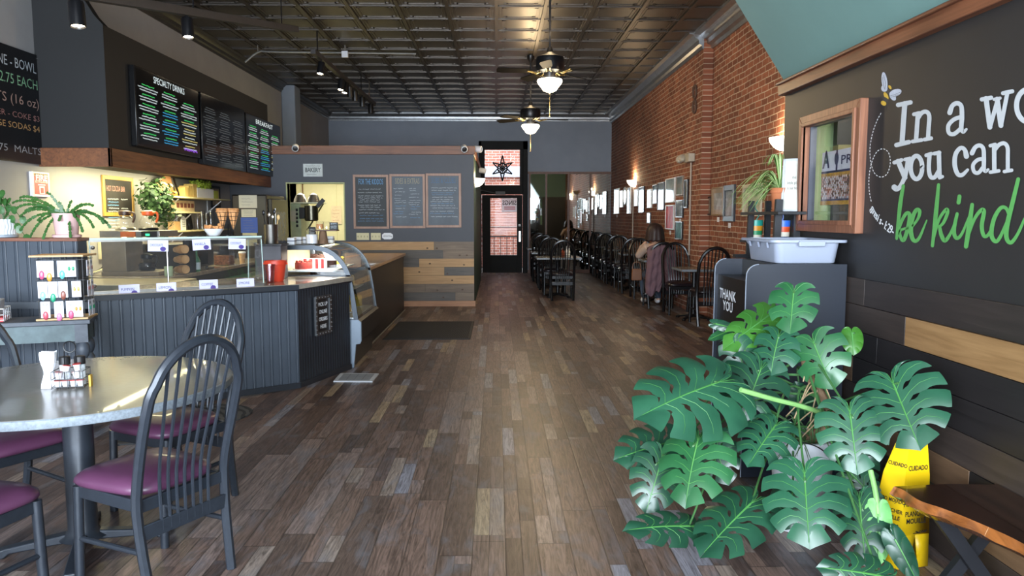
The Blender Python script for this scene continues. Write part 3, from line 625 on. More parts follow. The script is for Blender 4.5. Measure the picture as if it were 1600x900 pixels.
for a, b in ((11, 12), (16, 17)):
    p, q = Vector(V_[a]), Vector(V_[b]); m = MB(); m.ball((p+q)/2+Vector((0, .02, .005)), .05, 12, (.9, 2.3, .95)); m.build('shoe', M('white_sneaker', 'd9d9de', .6), w)
def fingers(o, d, n=5):
    d = Vector(d).normalized(); s = d.cross(Vector((0, 0, 1))).normalized()
    for k in range(5):
        b = Vector(o)+s*(k-2)*.016; L = (.045, .062, .07, .064, .05)[k]; e = d*L if k else d*.03+s*-.035
        m = MB(); m.tube([b, b+e*.5+Vector((0, 0, .004)), b+e+Vector((0, 0, -.012))], [.008, .0078, .006], 6); m.build('finger', skinm, w)
fingers(V_[21], (.3, -.2, 1)); fingers(V_[25], (-.4, 1, 0))
m = MB()
def hair(u, v):
    a = 2*math.pi*u; th = math.pi*.5*min(1, v*1.6); z = 1.255+.13*math.cos(th)-(max(0, v-.62)*.42); r = .132*math.sin(th)*(1+.35*max(0, v-.55))
    front = max(0, math.sin(a)); wv = 1+.05*math.sin(a*9)*v
    return Vector((r*math.cos(a)*wv*1.02, .04-.01+r*math.sin(a)*wv*(1-.35*front*v), z+front*.1*v+.008*math.sin(a*13)*v))
m.grid(hair, 48, 14); m.build('hair', M('dark_brown_hair', '2c1c1a', .5, var=.3, scale=12, stretch=(30, 30, 2)), w, solid=.02, merge=True, ang=80)
w.location = (2.66, 12.62, 0); w.rotation_euler.z = .06
# coat draped over her chair
cm = M('mauve_padded_coat', '6e545c', .85, var=.14, scale=6, bp=.3); t = proto('coat', 'mauve quilted coat draped over the back of the seated woman\'s chair', 'coat')
def coat(u, v):
    x = (u-.5); top = .97+.09*math.sqrt(max(0, 1-(2*x)**2)); zb = .26+.10*math.cos(x*2*math.pi*1.0)*(.4)+(.17 if abs(x) < .12 else 0)*(1-abs(x)/.12)+.03*math.sin(x*23)
    z = top+(zb-top)*v; w_ = .47+.09*v-.13*max(0, v-.75)
    y = -.315-.05*math.sin(min(1, v*6)*math.pi/2)-.012*math.sin(x*34+v*5)-.014*math.sin(v*26+x*8)-.02*v+ (.05 if v < .02 else 0)
    if abs(x) > .42: y += .07*(abs(x)-.42)/.08
    return Vector((x*w_, y, z))
m = MB(); m.grid(coat, 40, 30); m.build('coat_back', cm, t, solid=.016, ang=80)
m = MB()
def coat2(u, v): x = u-.5; top = .975+.09*math.sqrt(max(0, 1-(2*x)**2)); return Vector((x*.45, -.31+.045*math.sin(min(1, v*4)*math.pi/2), top-.16*v))
m.grid(coat2, 20, 6); m.build('coat_collar', cm, t, solid=.016, ang=80)
t.location = (2.69, 12.52, 0)
t = proto('handbag', 'small brown handbag hanging beside the seated woman', 'bag')
m = MB(); m.prism([(-.09, 0, .42), (.09, 0, .42), (.08, 0, .62), (-.08, 0, .62)], (0, .08, 0)); m.build('bag_body', M('brown_leather', '7a5138', .5), t, bev=.015)
MB().tube(smooth([(-.07, .04, .62), (-.05, .04, .72), (.05, .04, .72), (.07, .04, .62)]), .007, 6).build('strap', M('brown_leather', '7a5138', .5), t); t.location = (2.39, 12.78, .0)
# ---------- ceiling fans ----------
def make_fan(label):
    t = proto('ceiling_fan', label, 'fan')   # origin: centre of the light bowl rim
    MB().tube([(0, 0, .36), (0, 0, 1.55)], .014, 10).build('downrod', blackm, t)
    MB().lathe([(0, 1.62), (.07, 1.6), (.065, 1.55), (.03, 1.5), (.02, 1.48)], 20).build('canopy', blackm, t)
    MB().lathe([(.03, .40), (.045, .34), (.09, .31), (.175, .28), (.185, .24), (.185, .16), (.165, .12), (.08, .10), (.06, .02), (0, .02)], 28).build('motor_housing', blackm, t)
    m = MB()
    for k in range(5): pass
    bl = M('dark_fan_blade', '0b0908', .7, spec=.1); brass = M('aged_brass', '8d7a4e', .35, .9)
    for k in range(5):
        a = .12+k*2*math.pi/5; R = Matrix.Rotation(a, 3, 'Z') @ Matrix.Rotation(.22, 3, 'X')
        pr = [(.26, -.045), (.34, -.062), (.62, -.075), (.69, -.06), (.70, 0), (.69, .06), (.62, .075), (.34, .062), (.26, .045)]
        b = MB(); b.prism([R @ Vector((x, y, 0))+Vector((0, 0, .11)) for x, y in pr], (0, 0, .008)); b.build('blade', bl, t)
        b = MB(); R2 = Matrix.Rotation(a, 3, 'Z')
        b.tube([R2 @ Vector(p) for p in smooth([(.12, 0, .12), (.17, .03, .09), (.22, .02, .1), (.3, .03, .112)])], .009, 6); b.tube([R2 @ Vector(p) for p in smooth([(.12, 0, .12), (.17, -.03, .09), (.22, -.02, .1), (.3, -.03, .112)])], .009, 6); b.build('blade_arm', brass, t)
    gl = M('lit_frosted_bowl', 'fff0d0', .5, var=0., emit=7.0)
    MB().lathe([(.155, .02), (.165, .0), (.15, -.03), (.11, -.075), (.085, -.11), (.04, -.128), (0, -.132)], 32).build('light_bowl', gl, t)
    m = MB(); m.lathe([(.008, -.128), (.014, -.14), (0, -.15)], 10); m.tube([(0, 0, -.14), (0, 0, -.42)], .0025, 5); m.ball((0, 0, -.42), .008, 8); m.build('pull_chain', M('pale_brass', 'a89a70', .4, .8), t)
    return t
fan = make_fan('dark ceiling fan with a lit white bowl, nearer the camera'); cache_kids(fan); fan['group'] = 'ceiling fans'
p1 = PY(859, 127, 9.3); p2 = PY(829, 197, 13.0)
def fit_fan(f, p):
    f.location = p; f.scale = (.93, .93, 1) if f is fan else (.9, .9, 1)
fit_fan(fan, p1); fan.rotation_euler.z = -.59; f2 = copy_tree(fan, tuple(p2), -.03, 'dark ceiling fan with a lit white bowl, further back near the rear wall', 'ceiling fans')
for f, p in ((fan, p1), (f2, p2)):
    h = ZC-p.z
    for ch_ in [q for q in S.objects if q.parent == f]:
        if ch_.name.startswith('downrod'): ch_.scale.z = 1; ch_.data = ch_.data.copy(); [setattr(v.co, 'z', h-.03) for v in ch_.data.vertices if v.co.z > 1]
        if ch_.name.startswith('canopy'): ch_.location.z = h-1.62
bulb('fan_light', p1+Vector((0, 0, -.32)), 24, r=.1); bulb('fan_light', p2+Vector((0, 0, -.32)), 26, r=.1)
bulb('ceiling_fill_light', p1+Vector((0, .0, .6)), 14, r=.1); bulb('ceiling_fill_light', p2+Vector((0, 0, .6)), 12, r=.1)  # added lamps above the fans, without a fitting, to brighten the ceiling
# ---------- sconces ----------
def sconce(name, p, nx, label, g='wall sconces', w=8):
    t = thing('wall_sconce', label, 'wall lamp', tuple(p), g); p = Vector(p)
    m = MB(); n = 16
    def bowl(u, v):
        a = math.pi*(u-.5); r = [.17, .165, .13, .08, .03][min(4, int(v*4))] if False else .215*math.sqrt(max(0, 1-v**1.6)); z = .03-.15*v
        return p+Vector((nx*math.cos(a)*r*.8, math.sin(a)*r, z))
    m.grid(bowl, n, 8); m.build('shade', M('lit_sconce_glass', 'fff2dc', .5, var=0., emit=4.5), t, solid=.006)
    MB().cbox(p+Vector((nx*.012, 0, -.05)), (.024, .09, .12)).build('backplate', steel, t)
    bulb(name, p+Vector((nx*.09, 0, .09)), w, r=.03)
    return t
sconce('sconce_light', PX(1228, 219, XR2), -1, 'glowing bowl sconce on the brick wall beside the black feature wall', w=9)
sconce('sconce_light', PX(992, 284, XR), -1, 'glowing bowl sconce on the brick wall above the framed pictures', w=9)
sconce('sconce_light', Vector((PX1, 13.6, PX(742, 281, PX1).z-.0)), 1, 'glowing bowl sconce at the end of the bakery partition', w=5)
# conduits and emergency light on the brick wall
pt = PX(1078, 248, XR+.0); 
t = thing('emergency_light', 'beige twin-head emergency light high on the brick wall', 'emergency light', tuple(pt)); pt = Vector((XR, PX(1082, 248, XR).y, pt.z))
MB().cbox(pt+Vector((-.05, 0, 0)), (.1, .3, .13)).build('housing', M('beige_plastic', 'b5aa98', .5), t, bev=.01)
for s, dz in ((.3, -.01), (.12, -.0)):
    q = pt+Vector((-.13, s, dz)); R = Matrix.Rotation(-R90*.8, 3, 'X') @ Matrix.Rotation(.3, 3, 'Y')
    MB().lathe([(.02, -.06), (.05, -.03), (.062, .03), (.058, .034), (0, .03)], 18, q, R).build('lamp_head', M('beige_plastic', 'b5aa98', .5), t)
m = MB(); y_ = pt.y; 
cnd = M('painted_conduit', 'a99a8b', .5)
zz = 0.9; tag(MB().tube([(XR-.02, y_+.0, .9), (XR-.02, y_+.0, pt.z-.07)], .014, 8).build('conduit', cnd, loc=(XR-.02, y_, .9)), 'pale vertical conduit running down from the emergency light', 'conduit')
q = PX(991, 290, XR); tag(MB().tube([(XR-.02, q.y, .7), (XR-.02, q.y, q.z)], .014, 8).build('conduit', cnd, loc=(XR-.02, q.y, .7)), 'pale vertical conduit below the sconce above the pictures', 'conduit')
# iron anchor plate in the brickwork
q = PX(1087, 155, XR); m = MB(); c = q+Vector((-.02, 0, 0))
for s in (-1, 1): m.tube([c+Vector((0, .09*math.cos(a), s*.11+.11*math.sin(a)*.9)) for a in [2*math.pi*k/16 for k in range(16)]], .016, 6, closed=True)
tag(m.build('wall_anchor', M('rusty_iron', '5f473a', .8), loc=c), 'rusty iron anchor plate shaped like a figure eight, high on the brick wall', 'wall anchor')
# ---------- framed pictures ----------
def picture(pxl, pyt, pxr, pyb, X, label, frame, fw=.03, art=('8a9298', '5d666c'), mat_=None, cardp=False, oval=False, name='picture', depth=.03):
    a = PX(pxl, pyt, X); b = PX(pxr, pyb, X); y1, y0 = a.y, b.y
    # vertical extent measured at the near edge
    zt_, zb_ = PX(pxr, pyt, X).z, b.z; cy, cz = (y0+y1)/2, (zt_+zb_)/2
    t = thing(name, label, 'picture', (X, cy, cz), 'framed pictures on the brick wall'); m = MB()
    x = X-depth
    am = M('art_'+art[0], art[0], .55, var=.45, scale=7, bp=0.)
    if oval:
        n = 28; ry, rz = (y1-y0)/2, (zt_-zb_)/2
        m.tube([(x+.01, cy+ry*.93*math.cos(2*math.pi*k/n), cz+rz*.95*math.sin(2*math.pi*k/n)) for k in range(n)], .02, 8, closed=True); m.build('frame', frame, t)
        MB().add([(x+.012, cy+ry*.93*math.cos(2*math.pi*k/n), cz+rz*.95*math.sin(2*math.pi*k/n)) for k in range(n)], [tuple(range(n))]).build('artwork', am, t)
        MB().add([(x+.004, cy+ry*.93*math.cos(2*math.pi*k/n), cz+rz*.95*math.sin(2*math.pi*k/n)) for k in range(n)], [tuple(range(n))]).build('pane', pic_glass, t)
        return t
    mitre(m, x, y0, y1, zb_, zt_, fw, depth-.002); m.build('frame', frame, t, bev=.003)
    i = fw
    if mat_:
        k = MB(); mitre(k, x+.012, y0+i, y1-i, zb_+i, zt_-i, min(.06, (y1-y0)*.17), .004); k.build('mat_board', mat_, t)
    MB().box(x+.016, x+.02, y0+i, y1-i, zb_+i, zt_-i).build('artwork', am, t)
    if art[0] != 'b02a24': MB().box(x+.006, x+.009, y0+i, y1-i, zb_+i, zt_-i).build('pane', pic_glass, t)
    if cardp:
        tag(MB().box(X-.006, X-.001, cy-.05, cy+.05, zb_-.09, zb_-.02).build('price_card', paper, loc=(X-.004, cy, zb_-.05)), 'small white card on the brick wall under the '+' '.join(label.split(',')[0].split()[:7]), 'card', 'cards under the pictures')
    return t
wf = M('white_frame', 'd4d2cc', .4); bf = M('black_frame', '1b1b1d', .35); gf = M('grey_frame', '3a3f47', .4); tf = M('taupe_frame', '8a7a6a', .45)
cmat = M('cream_mat', 'ded8ca', .8)
P_ = [(961, 294, 968, 334, 'large pale framed picture nearest the mirrors, leftmost on the brick wall', wf, ('b8c4cc',)), (969.5, 297, 974.5, 324, 'narrow pale picture between the leftmost large one and the oval', wf, ('9fb0ba',)),
      (981.5, 292, 986.5, 334, 'tall narrow pale picture just right of the oval', wf, ('a8b4bb',)), (992.5, 295, 998, 322, 'small light picture right of the sconce conduit', wf, ('8fb0bc',)),
      (1000, 291, 1007.5, 332, 'tall black-framed picture with a pale glare, right of the conduit', bf, ('8e8790',)), (1013, 295, 1019.5, 325, 'medium black-framed light picture left of the small dark plaque pair', wf, ('8ea4a8',)),
      (1022, 288, 1028, 318, 'black-framed picture high between two taller ones', bf, ('6f8288',)), (1030, 284, 1039, 328, 'tall grey-framed picture with a bright glare', gf, ('84949c',)),
      (1042, 277, 1055.5, 316, 'large pale picture directly above the red one', wf, ('9ab0b8',)), (1059, 274, 1068.5, 305, 'pewter-framed portrait in the top row right of the large pale picture', tf, ('4c5a50',)),
      (1042, 320, 1054, 359, 'bright red picture below the large pale one', wf, ('b02a24',)), (1058.5, 312, 1068.5, 340, 'dark framed picture in the middle of the right column', bf, ('5d6468',)),
      (1057.5, 346, 1067.5, 375, 'blue and white picture at the bottom of the right column above the table', bf, ('6fa3ad',)), (1071.5, 280, 1076, 325, 'narrow dark picture just left of the emergency light conduit', bf, ('3a3d40',)),
      (1012.5, 332, 1017.5, 349, 'tiny dark plaque below the middle pictures', gf, ('4a4a4c',))]
for k, (a, b, c, d, lb, fr, art) in enumerate(P_): picture(a, b, c, d, XR, lb, fr, .02, art, None, k in (0, 10, 11))
picture(974.8, 292, 981, 320, XR, 'round-topped oval mirror-like picture among the pale frames', wf, .02, ('c5d2d6',), oval=True)
picture(1106, 307, 1113, 336, XR2, 'small black-framed certificate left of the two landscape pictures', bf, .02, ('8d8578',))
picture(1115, 291, 1132, 337, XR2, 'landscape drawing in a thin gold-brown frame', wood('gold_brown_frame', '7d6448', 'a08564', .4, 2), .025, ('b0b5b8',), M('buff_mat', 'b8a894', .8), True)
picture(1133.5, 288, 1149, 346, XR2, 'tall picture with wide slate frame, right of the landscape drawing', gf, .075, ('98a4ac',), None, True)
picture(1163.5, 286, 1191, 338, XR2, 'pale cream framed print partly behind the spider plant', M('distressed_cream_frame', 'c9bda6', .7, var=.2, scale=15), .05, ('ddd2bc',))
# ---------- track lights ----------
lit = M('lit_lamp_face', 'ffe9c4', .5, var=0, emit=30.)
def head(t, p, aim, on=True, w=22):
    p = Vector(p); d = Vector(aim).normalized(); R = d.to_track_quat('-Z', 'Y').to_matrix()
    h = thing('lamp', 'x', 'x', tuple(p)); 
    bpy.data.objects.remove(h)
    m = MB(); m.tube([p, p+Vector((0, 0, -.06))], .014, 8); c = p+Vector((0, 0, -.09)); m.lathe([(.05, .05), (.055, .03), (.055, -.13), (.05, -.135), (.045, -.12), (0, -.12)][::-1], 18, c, R)
    o = m.build('lamp_head', blackm, t)
    if on:
        q = c+d*.122; k = MB(); k.lathe([(.042, -.1225), (0, -.124)], 16, c, R); k.build('lamp_face', lit, o)
        bulb('track_spot', q+d*.03, w, (1, .78, .5), .03, 75, d.to_track_quat('-Z', 'Y').to_euler())
    return o
# front track, seen edge-on at the top left
zt_ = 3.62
pA = PZ(0, -25, zt_); 
g1 = PY(100, -14, 5.6); g2 = PY(462, 46, 10.2)
g1 = PZ(120, -14, 3.5) if False else g1
t = thing('track_light', 'charcoal track light rail crossing the upper left corner with two small lit spotlights', 'track light', tuple(g1))
dirv = (g2-g1).normalized()
MB().bar(g1-dirv*1.5, g2, .09, .075).build('rail', M('grey_track_rail', '39373a', .5), t, bev=.004)
def at_px(px):
    best = min(((abs((q := g1+(g2-g1)*s).x/q.y*1180+776-px)), s) for s in [k/400-.3 for k in range(560)])[1]; return g1+(g2-g1)*best
for px in (147, 311): head(t, at_px(px)+Vector((0, 0, -.02)), (.08, -.12, -1) if px > 200 else (.1, -.1, -1), w=30)
for px in (182, 320, 452):
    q = at_px(px); MB().tube([q+Vector((0, 0, .02)), (q.x, q.y, ZC)], .008, 6).build('hanger_rod', blackm, t)
g1 = PY(489, 73, 11.2); g2 = PY(585, 163, 15.9); g2.z = g1.z = (g1.z+g2.z)/2; g2 = PY(585, 163, 15.9)
t = thing('track_light', 'black track light rail hanging from rods above the display case with seven spotlights', 'track light', tuple(g1))
MB().bar(g1, g2, .075, .07).build('rail', M('brown_black_track', '2c2623', .5), t, bev=.004)
for k, px in enumerate((510, 540, 546, 552, 560, 571, 584)):
    q = at_px(px); head(t, q+Vector((0, 0, -.02)), [(-.1, -.25, -1), (-.1, -.2, -1), (-.1, -.2, -1), (0, .3, -1), (0, .2, -1), (0, .1, -1), (0, 0, -1)][k], k < 3, 26)
for px in (505, 570, 582):
    q = at_px(px); MB().tube([q+Vector((0, 0, .02)), (q.x, q.y, ZC)], .011, 6).build('hanger_rod', steel if px > 580 else blackm, t)
# ceiling conduits and junction box
cd = M('galvanised_conduit', '8c8a86', .4, .6)
a = PZ(402, 80, ZC-.1); b = PZ(650, 84, ZC-.1); mid = Vector((b.x, a.y, ZC-.06)); a = PY(383, 97, a.y)
q2 = PY(405, 81, a.y)
m = MB().tube(smooth([a+Vector((-.0, 0, 0)), (q2.x, q2.y, q2.z), (q2.x+.3, q2.y, q2.z), (PY(650, 84, a.y).x, a.y, PY(650, 84, a.y).z)], 5), .016, 8)
t = thing('ceiling_conduit', 'thin pale conduit crossing under the tin ceiling with a small white junction box', 'conduit', tuple(a)); m.build('pipe', cd, t)
m = MB(); m.cbox(PY(539, 85, a.y), (.1, .06, .1)); m.build('junction_box', M('box_white', 'c9cbd0', .5), t, bev=.004)
m = MB()
for px in (403, 539): q = PY(px, 82, a.y); m.tube([q, (q.x, q.y, ZC)], .008, 6)
m.build('hanger_rod', cd, t)
# ---------- cameras and small lamps on the beam ----------
def seccam(p, d, label):
    p = Vector(p); t = thing('security_camera', label, 'camera', tuple(p), 'security cameras'); R = Vector(d).normalized().to_track_quat('Z', 'Y').to_matrix()
    MB().lathe([(.05, -.06), (.055, -.05), (.055, .06), (.045, .07), (.04, .05), (0, .05)][::1], 18, p, R).build('body', white_p, t)
    MB().lathe([(.042, .055), (0, .062)], 16, p, R).build('lens', black_p, t); q = p+Vector((0, .06, .03)); MB().tube([p, q], .02, 8).build('bracket', white_p, t)
seccam(PY(461.5, 231, YP-.12), (.2, -1, -.3), 'white security camera at the left of the beam above the bakery sign'); seccam(PY(725, 232, YP-.12), (.2, -1, -.4), 'white security camera at the right end of the beam')
seccam(PY(741, 233, YP+.15)+Vector((.06, 0, 0)), (1, -.3, -.1), 'white security camera pointing right past the beam corner'); q = PX(751, 268, PX1+.12); seccam((PX1+.1, 15.2, 2.42), (1, -.2, -.2), 'grey-white camera on the corridor side of the partition')
# ---------- service counter ----------
slate = M('slate_beadboard_paint', '414852', .42, var=.08, scale=6); slate_dk = M('dark_beadboard_paint', '23262c', .42, var=.08, scale=6)
A_, B_, C_ = Vector((-3.04, 5.66, 0)), Vector((-1.735, 6.585, 0)), Vector((-1.45, 7.42, 0))
def PP(px, py, p, n):
    r = ray(px, py); n = Vector(n); return C0+r*((Vector(p)-C0).dot(n)/r.dot(n))
def bead(p0, p1, z0, z1, pitch=.075, d=.007, back=.05):
    """vertical bead-board: face on the right-hand side of p0->p1"""
    p0 = Vector(p0); p1 = Vector(p1); u = (p1-p0); L = u.length; u.normalize(); n = Vector((u.y, -u.x, 0)); n_ = max(1, round(L/pitch)); w = L/n_; prof = []
    for k in range(n_):
        b = k*w
        for s, o in ((0, 0), (w*.60, 0), (w*.64, -d), (w*.70, -d), (w*.74, -.001), (w*.82, .001), (w*.90, -.001), (w*.93, -d), (w*.985, -d)): prof.append((b+s, o))
    prof.append((L, 0)); m = MB(); vs = []
    for s, o in prof:
        for z in (z0, z1): vs.append(p0+u*s+n*o+Vector((0, 0, z)))
    m.add(vs, [(2*i, 2*i+2, 2*i+3, 2*i+1) for i in range(len(prof)-1)])
    m.prism([p0-n*back+Vector((0, 0, z0)), p1-n*back+Vector((0, 0, z0)), p1-n*(d+.001)+Vector((0, 0, z0)), p0-n*(d+.001)+Vector((0, 0, z0))], (0, 0, z1-z0)); return m
ctr = thing('service_counter', 'slate bead-board service counter with an angled end beside the display case', 'counter', tuple(B_))
bead(A_, B_, 0, .875).build('front_panel', slate, ctr); tag(bead(B_, C_, 0, .875, .042, .009).build('end_panel', slate_dk, ctr), 'darker ribbed end panel')
m = MB()
for p, q in ((A_, B_), (B_, C_)):
    u = (q-p).normalized(); n = Vector((u.y, -u.x, 0)); m.prism([p, q, q+n*.012, p+n*.012], (0, 0, .05))
m.build('kickboard', slate_dk, ctr)
top = [(-3.06, 5.625), (-1.715, 6.555), (-1.405, 7.42), (-2.12, 7.44), (-2.5, 7.30), (-3.06, 6.5)]
m = MB(); m.prism([(x, y, .875) for x, y in top], (0, 0, .045)); m.build('countertop', M('stone_countertop', '8b8378', .22, var=.15, scale=20, coat=.3), ctr, bev=.004)
m = MB(); m.prism([(-3.065, 5.618, .872), (-1.712, 6.549, .872), (-1.716, 6.556, .872), (-3.065, 5.626, .872)], (0, 0, .042)); m.prism([(-3.05, 5.66, .86), (-1.73, 6.58, .86), (-1.43, 7.42, .86), (-1.47, 7.43, .86), (-1.77, 6.6, .86), (-3.05, 5.71, .86)], (0, 0, .014)); m.build('edge_trim', slate_dk, ctr)
# ---------- half wall with bead-board ----------
HW = 5.58; hz = PY(80, 377, HW).z
m = bead((XL, HW, 0), (-3.06, HW, 0), 0, hz, .085, .006, .13); struct('wall_half', m, slate)
m = B(XL, -3.05, HW-.02, HW+.15, hz, hz+.025); struct('trim_12', m, wood('red_brown_cap', '5d3a2e', '8a5c4a', .45, 0), bev=.004)
m = B(XL, -2.98, HW-.018, HW, .83, .88); struct('trim_13', m, M('grey_rail_paint', '5a6068', .5))
# ---------- sneeze guard ----------
U = (B_-A_).normalized(); NI = Vector((-U.y, U.x, 0))
def G(s, o, z): return A_+U*s+NI*o+Vector((0, 0, z))
LG = min((abs(776+1180*G(k/100, .1, 0).x/G(k/100, .1, 0).y-409), k/100) for k in range(200))[1]
sg = thing('sneeze_guard', 'clear glass sneeze guard with a glass shelf on top of the service counter', 'sneeze guard', tuple(G(LG/2, .1, .92)))
ge = M('glass_edge_green', 'b9cdc6', .2, var=.02)
m = MB(); m.prism([G(.03, .06, 1.33), G(LG, .06, 1.33), G(LG, .42, 1.33), G(.03, .42, 1.33)], (0, 0, .008)); m.build('glass_shelf', clear, sg)
m = MB(); m.prism([G(.03, .055, 1.327), G(LG, .055, 1.327), G(LG, .06, 1.327), G(.03, .06, 1.327)], (0, 0, .014)); m.mi = 1; m.prism([G(.03, .062, 1.312), G(LG, .062, 1.312), G(LG, .072, 1.312), G(.03, .072, 1.312)], (0, 0, .014)); m.build('shelf_edge', [ge, steel], sg)
m = MB(); m.prism([G(.03, .04, .94), G(LG, .04, .94), G(LG, .046, .94), G(.03, .046, .94)], NI*.03+Vector((0, 0, .37))); m.build('front_glass', clear, sg)
m = MB(); m.prism([G(LG, .05, .94), G(LG, .45, .94), G(LG, .42, 1.33), G(LG, .07, 1.33)], U*.006); m.build('end_glass', clear, sg)
m = MB()
for s in (.03, LG): m.tube([G(s, .04, .94), G(s, .07, 1.33)], .004, 6)
m.tube([G(LG, .45, .94), G(LG, .42, 1.33)], .004, 6); m.mi = 1; m.prism([G(.03, .035, .92), G(LG, .035, .92), G(LG, .055, .92), G(.03, .055, .92)], (0, 0, .02)); m.build('glass_edges', [ge, steel], sg)
for s, z in ((.05, .98), (.05, 1.27), (LG-.05, .98), (LG-.05, 1.27)):
    m = MB(); R = U.to_track_quat('Z', 'Y').to_matrix(); m.cbox(G(s, .09, z), (.04, .03, .025), R); m.ball(G(s, .04, z), .014, 8); m.build('clamp', steel, sg)
m = MB(); m.tube([G(.62, .30, 1.33), G(.62, .30, .925)], .006, 8); m.mi = 1; m.lathe([(.03, 0), (.028, .012), (.012, .03), (0, .034)], 12, G(.62, .30, .922)); m.build('support_post', [steel, M('brass', 'c9a24a', .25, 1.)], sg)
purple = M('purple_sticker', '4b3a86', .6); lav = M('lavender_card', 'cfcdf0', .6, var=.02); ink = M('ink', '2e3550', .8)
NF = -NI
def card(px, py, w, h, txt, k, stick=True):
    p = PP(px, py, G(0, .02, 0), NI); t = thing('flavour_card', 'x', 'card', tuple(p), 'flavour cards on the sneeze guard')
    R = Matrix((U, NF, Vector((0, 0, 1)))).transposed() @ Matrix.Rotation(.04*k, 3, 'Y')
    MB().box(-w/2, w/2, -.001, .001, -h/2, h/2, R, p).build('card', lav, t); m = MB(); text_mb(m, txt, p+R @ Vector((-w*.40, .0012, -.005)), R @ Vector((1, 0, 0)), R @ Vector((0, 0, 1)), .03, fit=w*.62, depth=.0012)
    m.build('lettering', ink, t)
    if stick: MB().lathe([(.018, .0015), (0, .0022)], 14, p+R @ Vector((w*.24, 0, -h*.28)), R @ Matrix.Rotation(-R90, 3, 'X'), 1.2, 1).build('sticker', purple, t)
    return t
for px, py, s, k, w_, lb in ((247, 384, 'CHOCOLATE', .8, .148, 'left'), (315, 382, 'VANILLA', -1, .14, 'middle'), (370.5, 381, 'COCONUT', 1, .14, 'right')):
    card(px, py, w_, .088, s, k)['label'] = 'lavender %s card hanging at the %s of the top glass shelf edge' % (s.lower(), lb)
for px, py, s, lb in ((202, 453, 'PUMPKIN', 'far left'), (260, 450, 'LEMON', 'second from left'), (326, 445, 'COFFEE', 'second from right'), (383.5, 443, "S'MORE", 'far right')):
    card(px, py, .145, .082, s, 0, s != "S'MORE")['label'] = 'lavender %s card standing %s along the countertop edge' % (s.lower(), lb)
# bowl of cone pieces and wire stand with waffle cones on the glass shelf
cone_m = M('waffle_cone', 'c98f5a', .7, var=.25, scale=60, bp=.3)
def onshelf(px, o=.24): 
    k = min((abs(776+1180*G(s/200, o, 0).x/G(s/200, o, 0).y-px), s/200) for s in range(400))[1]; return G(k, o, 1.339)
p = onshelf(339); t = thing('bowl', 'white bowl of waffle cone pieces on the glass shelf', 'bowl', tuple(p)); p = t.location.copy()
MB().lathe([(.035, 0), (.045, .005), (.075, .05), (.082, .062), (.077, .06), (.04, .012), (0, .01)], 24, p).build('bowl_body', white_p, t)
r_ = random.Random(2)
for k in range(14):
    a = r_.uniform(0, 6.3); q = p+Vector((.052*math.cos(a), .052*math.sin(a), .06+r_.uniform(0, .022))); m = MB(); m.lathe([(.001, -.04), (.016, .025), (.013, .025)], 8, q, Euler((r_.uniform(.8, 2.3), 0, r_.uniform(0, 6))).to_matrix())
    tag(m.build('cone_piece', cone_m, loc=q), 'small waffle cone piece in the white bowl on the glass shelf', 'waffle cone', 'waffle cone pieces in the bowl')
p = onshelf(361, .3); t = thing('cone_stand', 'black wire stand holding waffle cones on the glass shelf', 'cone stand', tuple(p)); p = t.location.copy()
m = MB(); m.lathe([(.05, 0), (.05, .004), (0, .006)], 20, p); m.tube([p, p+Vector((0, 0, .1))], .004, 6)
for s in (-1, 1):
    c = p+U*(s*.045)
    for k in range(8): a = k*math.pi/4; m.tube([c+Vector((0, 0, .035)), c+Vector((.055*math.cos(a), .055*math.sin(a), .2))], .0022, 4)
    for z, rr in ((.09, .018), (.13, .032), (.165, .044), (.2, .056)): m.tube([c+Vector((rr*math.cos(a), rr*math.sin(a), z)) for a in [k*math.pi/8 for k in range(16)]], .0022, 4, closed=True)
m.build('wire_frame', blackm, t)
for s, nm in ((-1, 'left'), (1, 'right')):
    c = p+U*(s*.045); m = MB(); m.lathe([(.003, .045), (.05, .2), (.052, .215), (.046, .205), (.001, .08)], 14, c)
    for k in range(3): m.lathe([(.02, .2), (.04, .225), (.03, .235), (.01, .22)], 8, c+Vector((.012*(k-1), .01*k-.01, .0)))
    tag(m.build('waffle_cones', cone_m, loc=c), 'nest of waffle cones in the %s cone of the black wire stand' % nm, 'waffle cones')
# ---------- register box, canister, bucket, cup ----------
t = thing('register_cabinet', 'dark grey box behind the counter end with a steel canister on top', 'cabinet', (-2.12, 7.18, .92))
m = MB(); m.box(-2.245, -2.0, 7.05, 7.27, .92, 1.235); m.build('body', M('dark_grey_box', '37363d', .45), t, bev=.006); B(-2.255, -1.99, 7.04, 7.28, 1.235, 1.25).build('lid', blackm, t)
p = Vector((-2.12, 7.16, 1.2505)); t = thing('utensil_canister', 'tall brushed steel canister full of utensils on the dark box', 'canister', tuple(p))
MB().lathe([(.062, 0), (.064, .005), (.064, .175), (.066, .18), (.06, .178), (.058, .02), (0, .018)], 28, p).build('canister_body', steel, t)
for k, (dx, a, h, mm) in enumerate(((-.03, -.1, .29, 0), (-.01, .0, .27, 1), (.012, .03, .25, 1), (.03, .16, .25, 2), (0, .1, .3, 0))):
    q = p+Vector((dx, .01*(k-2), .03)); e = q+Vector((math.sin(a)*h, 0, math.cos(a)*h-.03)); m = MB(); m.tube([q, e], .004, 6); m.ball(e, .016, 8, (.9, .5, 1.6))
    tag(m.build('utensil', [blackm, steel, wood('beech', 'b08a55', 'd3b07a', .5, 2)][mm], loc=q), ['black', 'steel', 'wooden'][mm]+' utensil standing in the steel canister'+[', leaning left', ', middle', ', shorter middle', ', leaning right', ', tallest'][k], 'utensil', 'utensils in the canister')
p = PZ(425, 441, .92)+Vector((0, .12, 0)); t = thing('bucket', 'orange-red plastic bucket on the counter end', 'bucket', tuple(p))
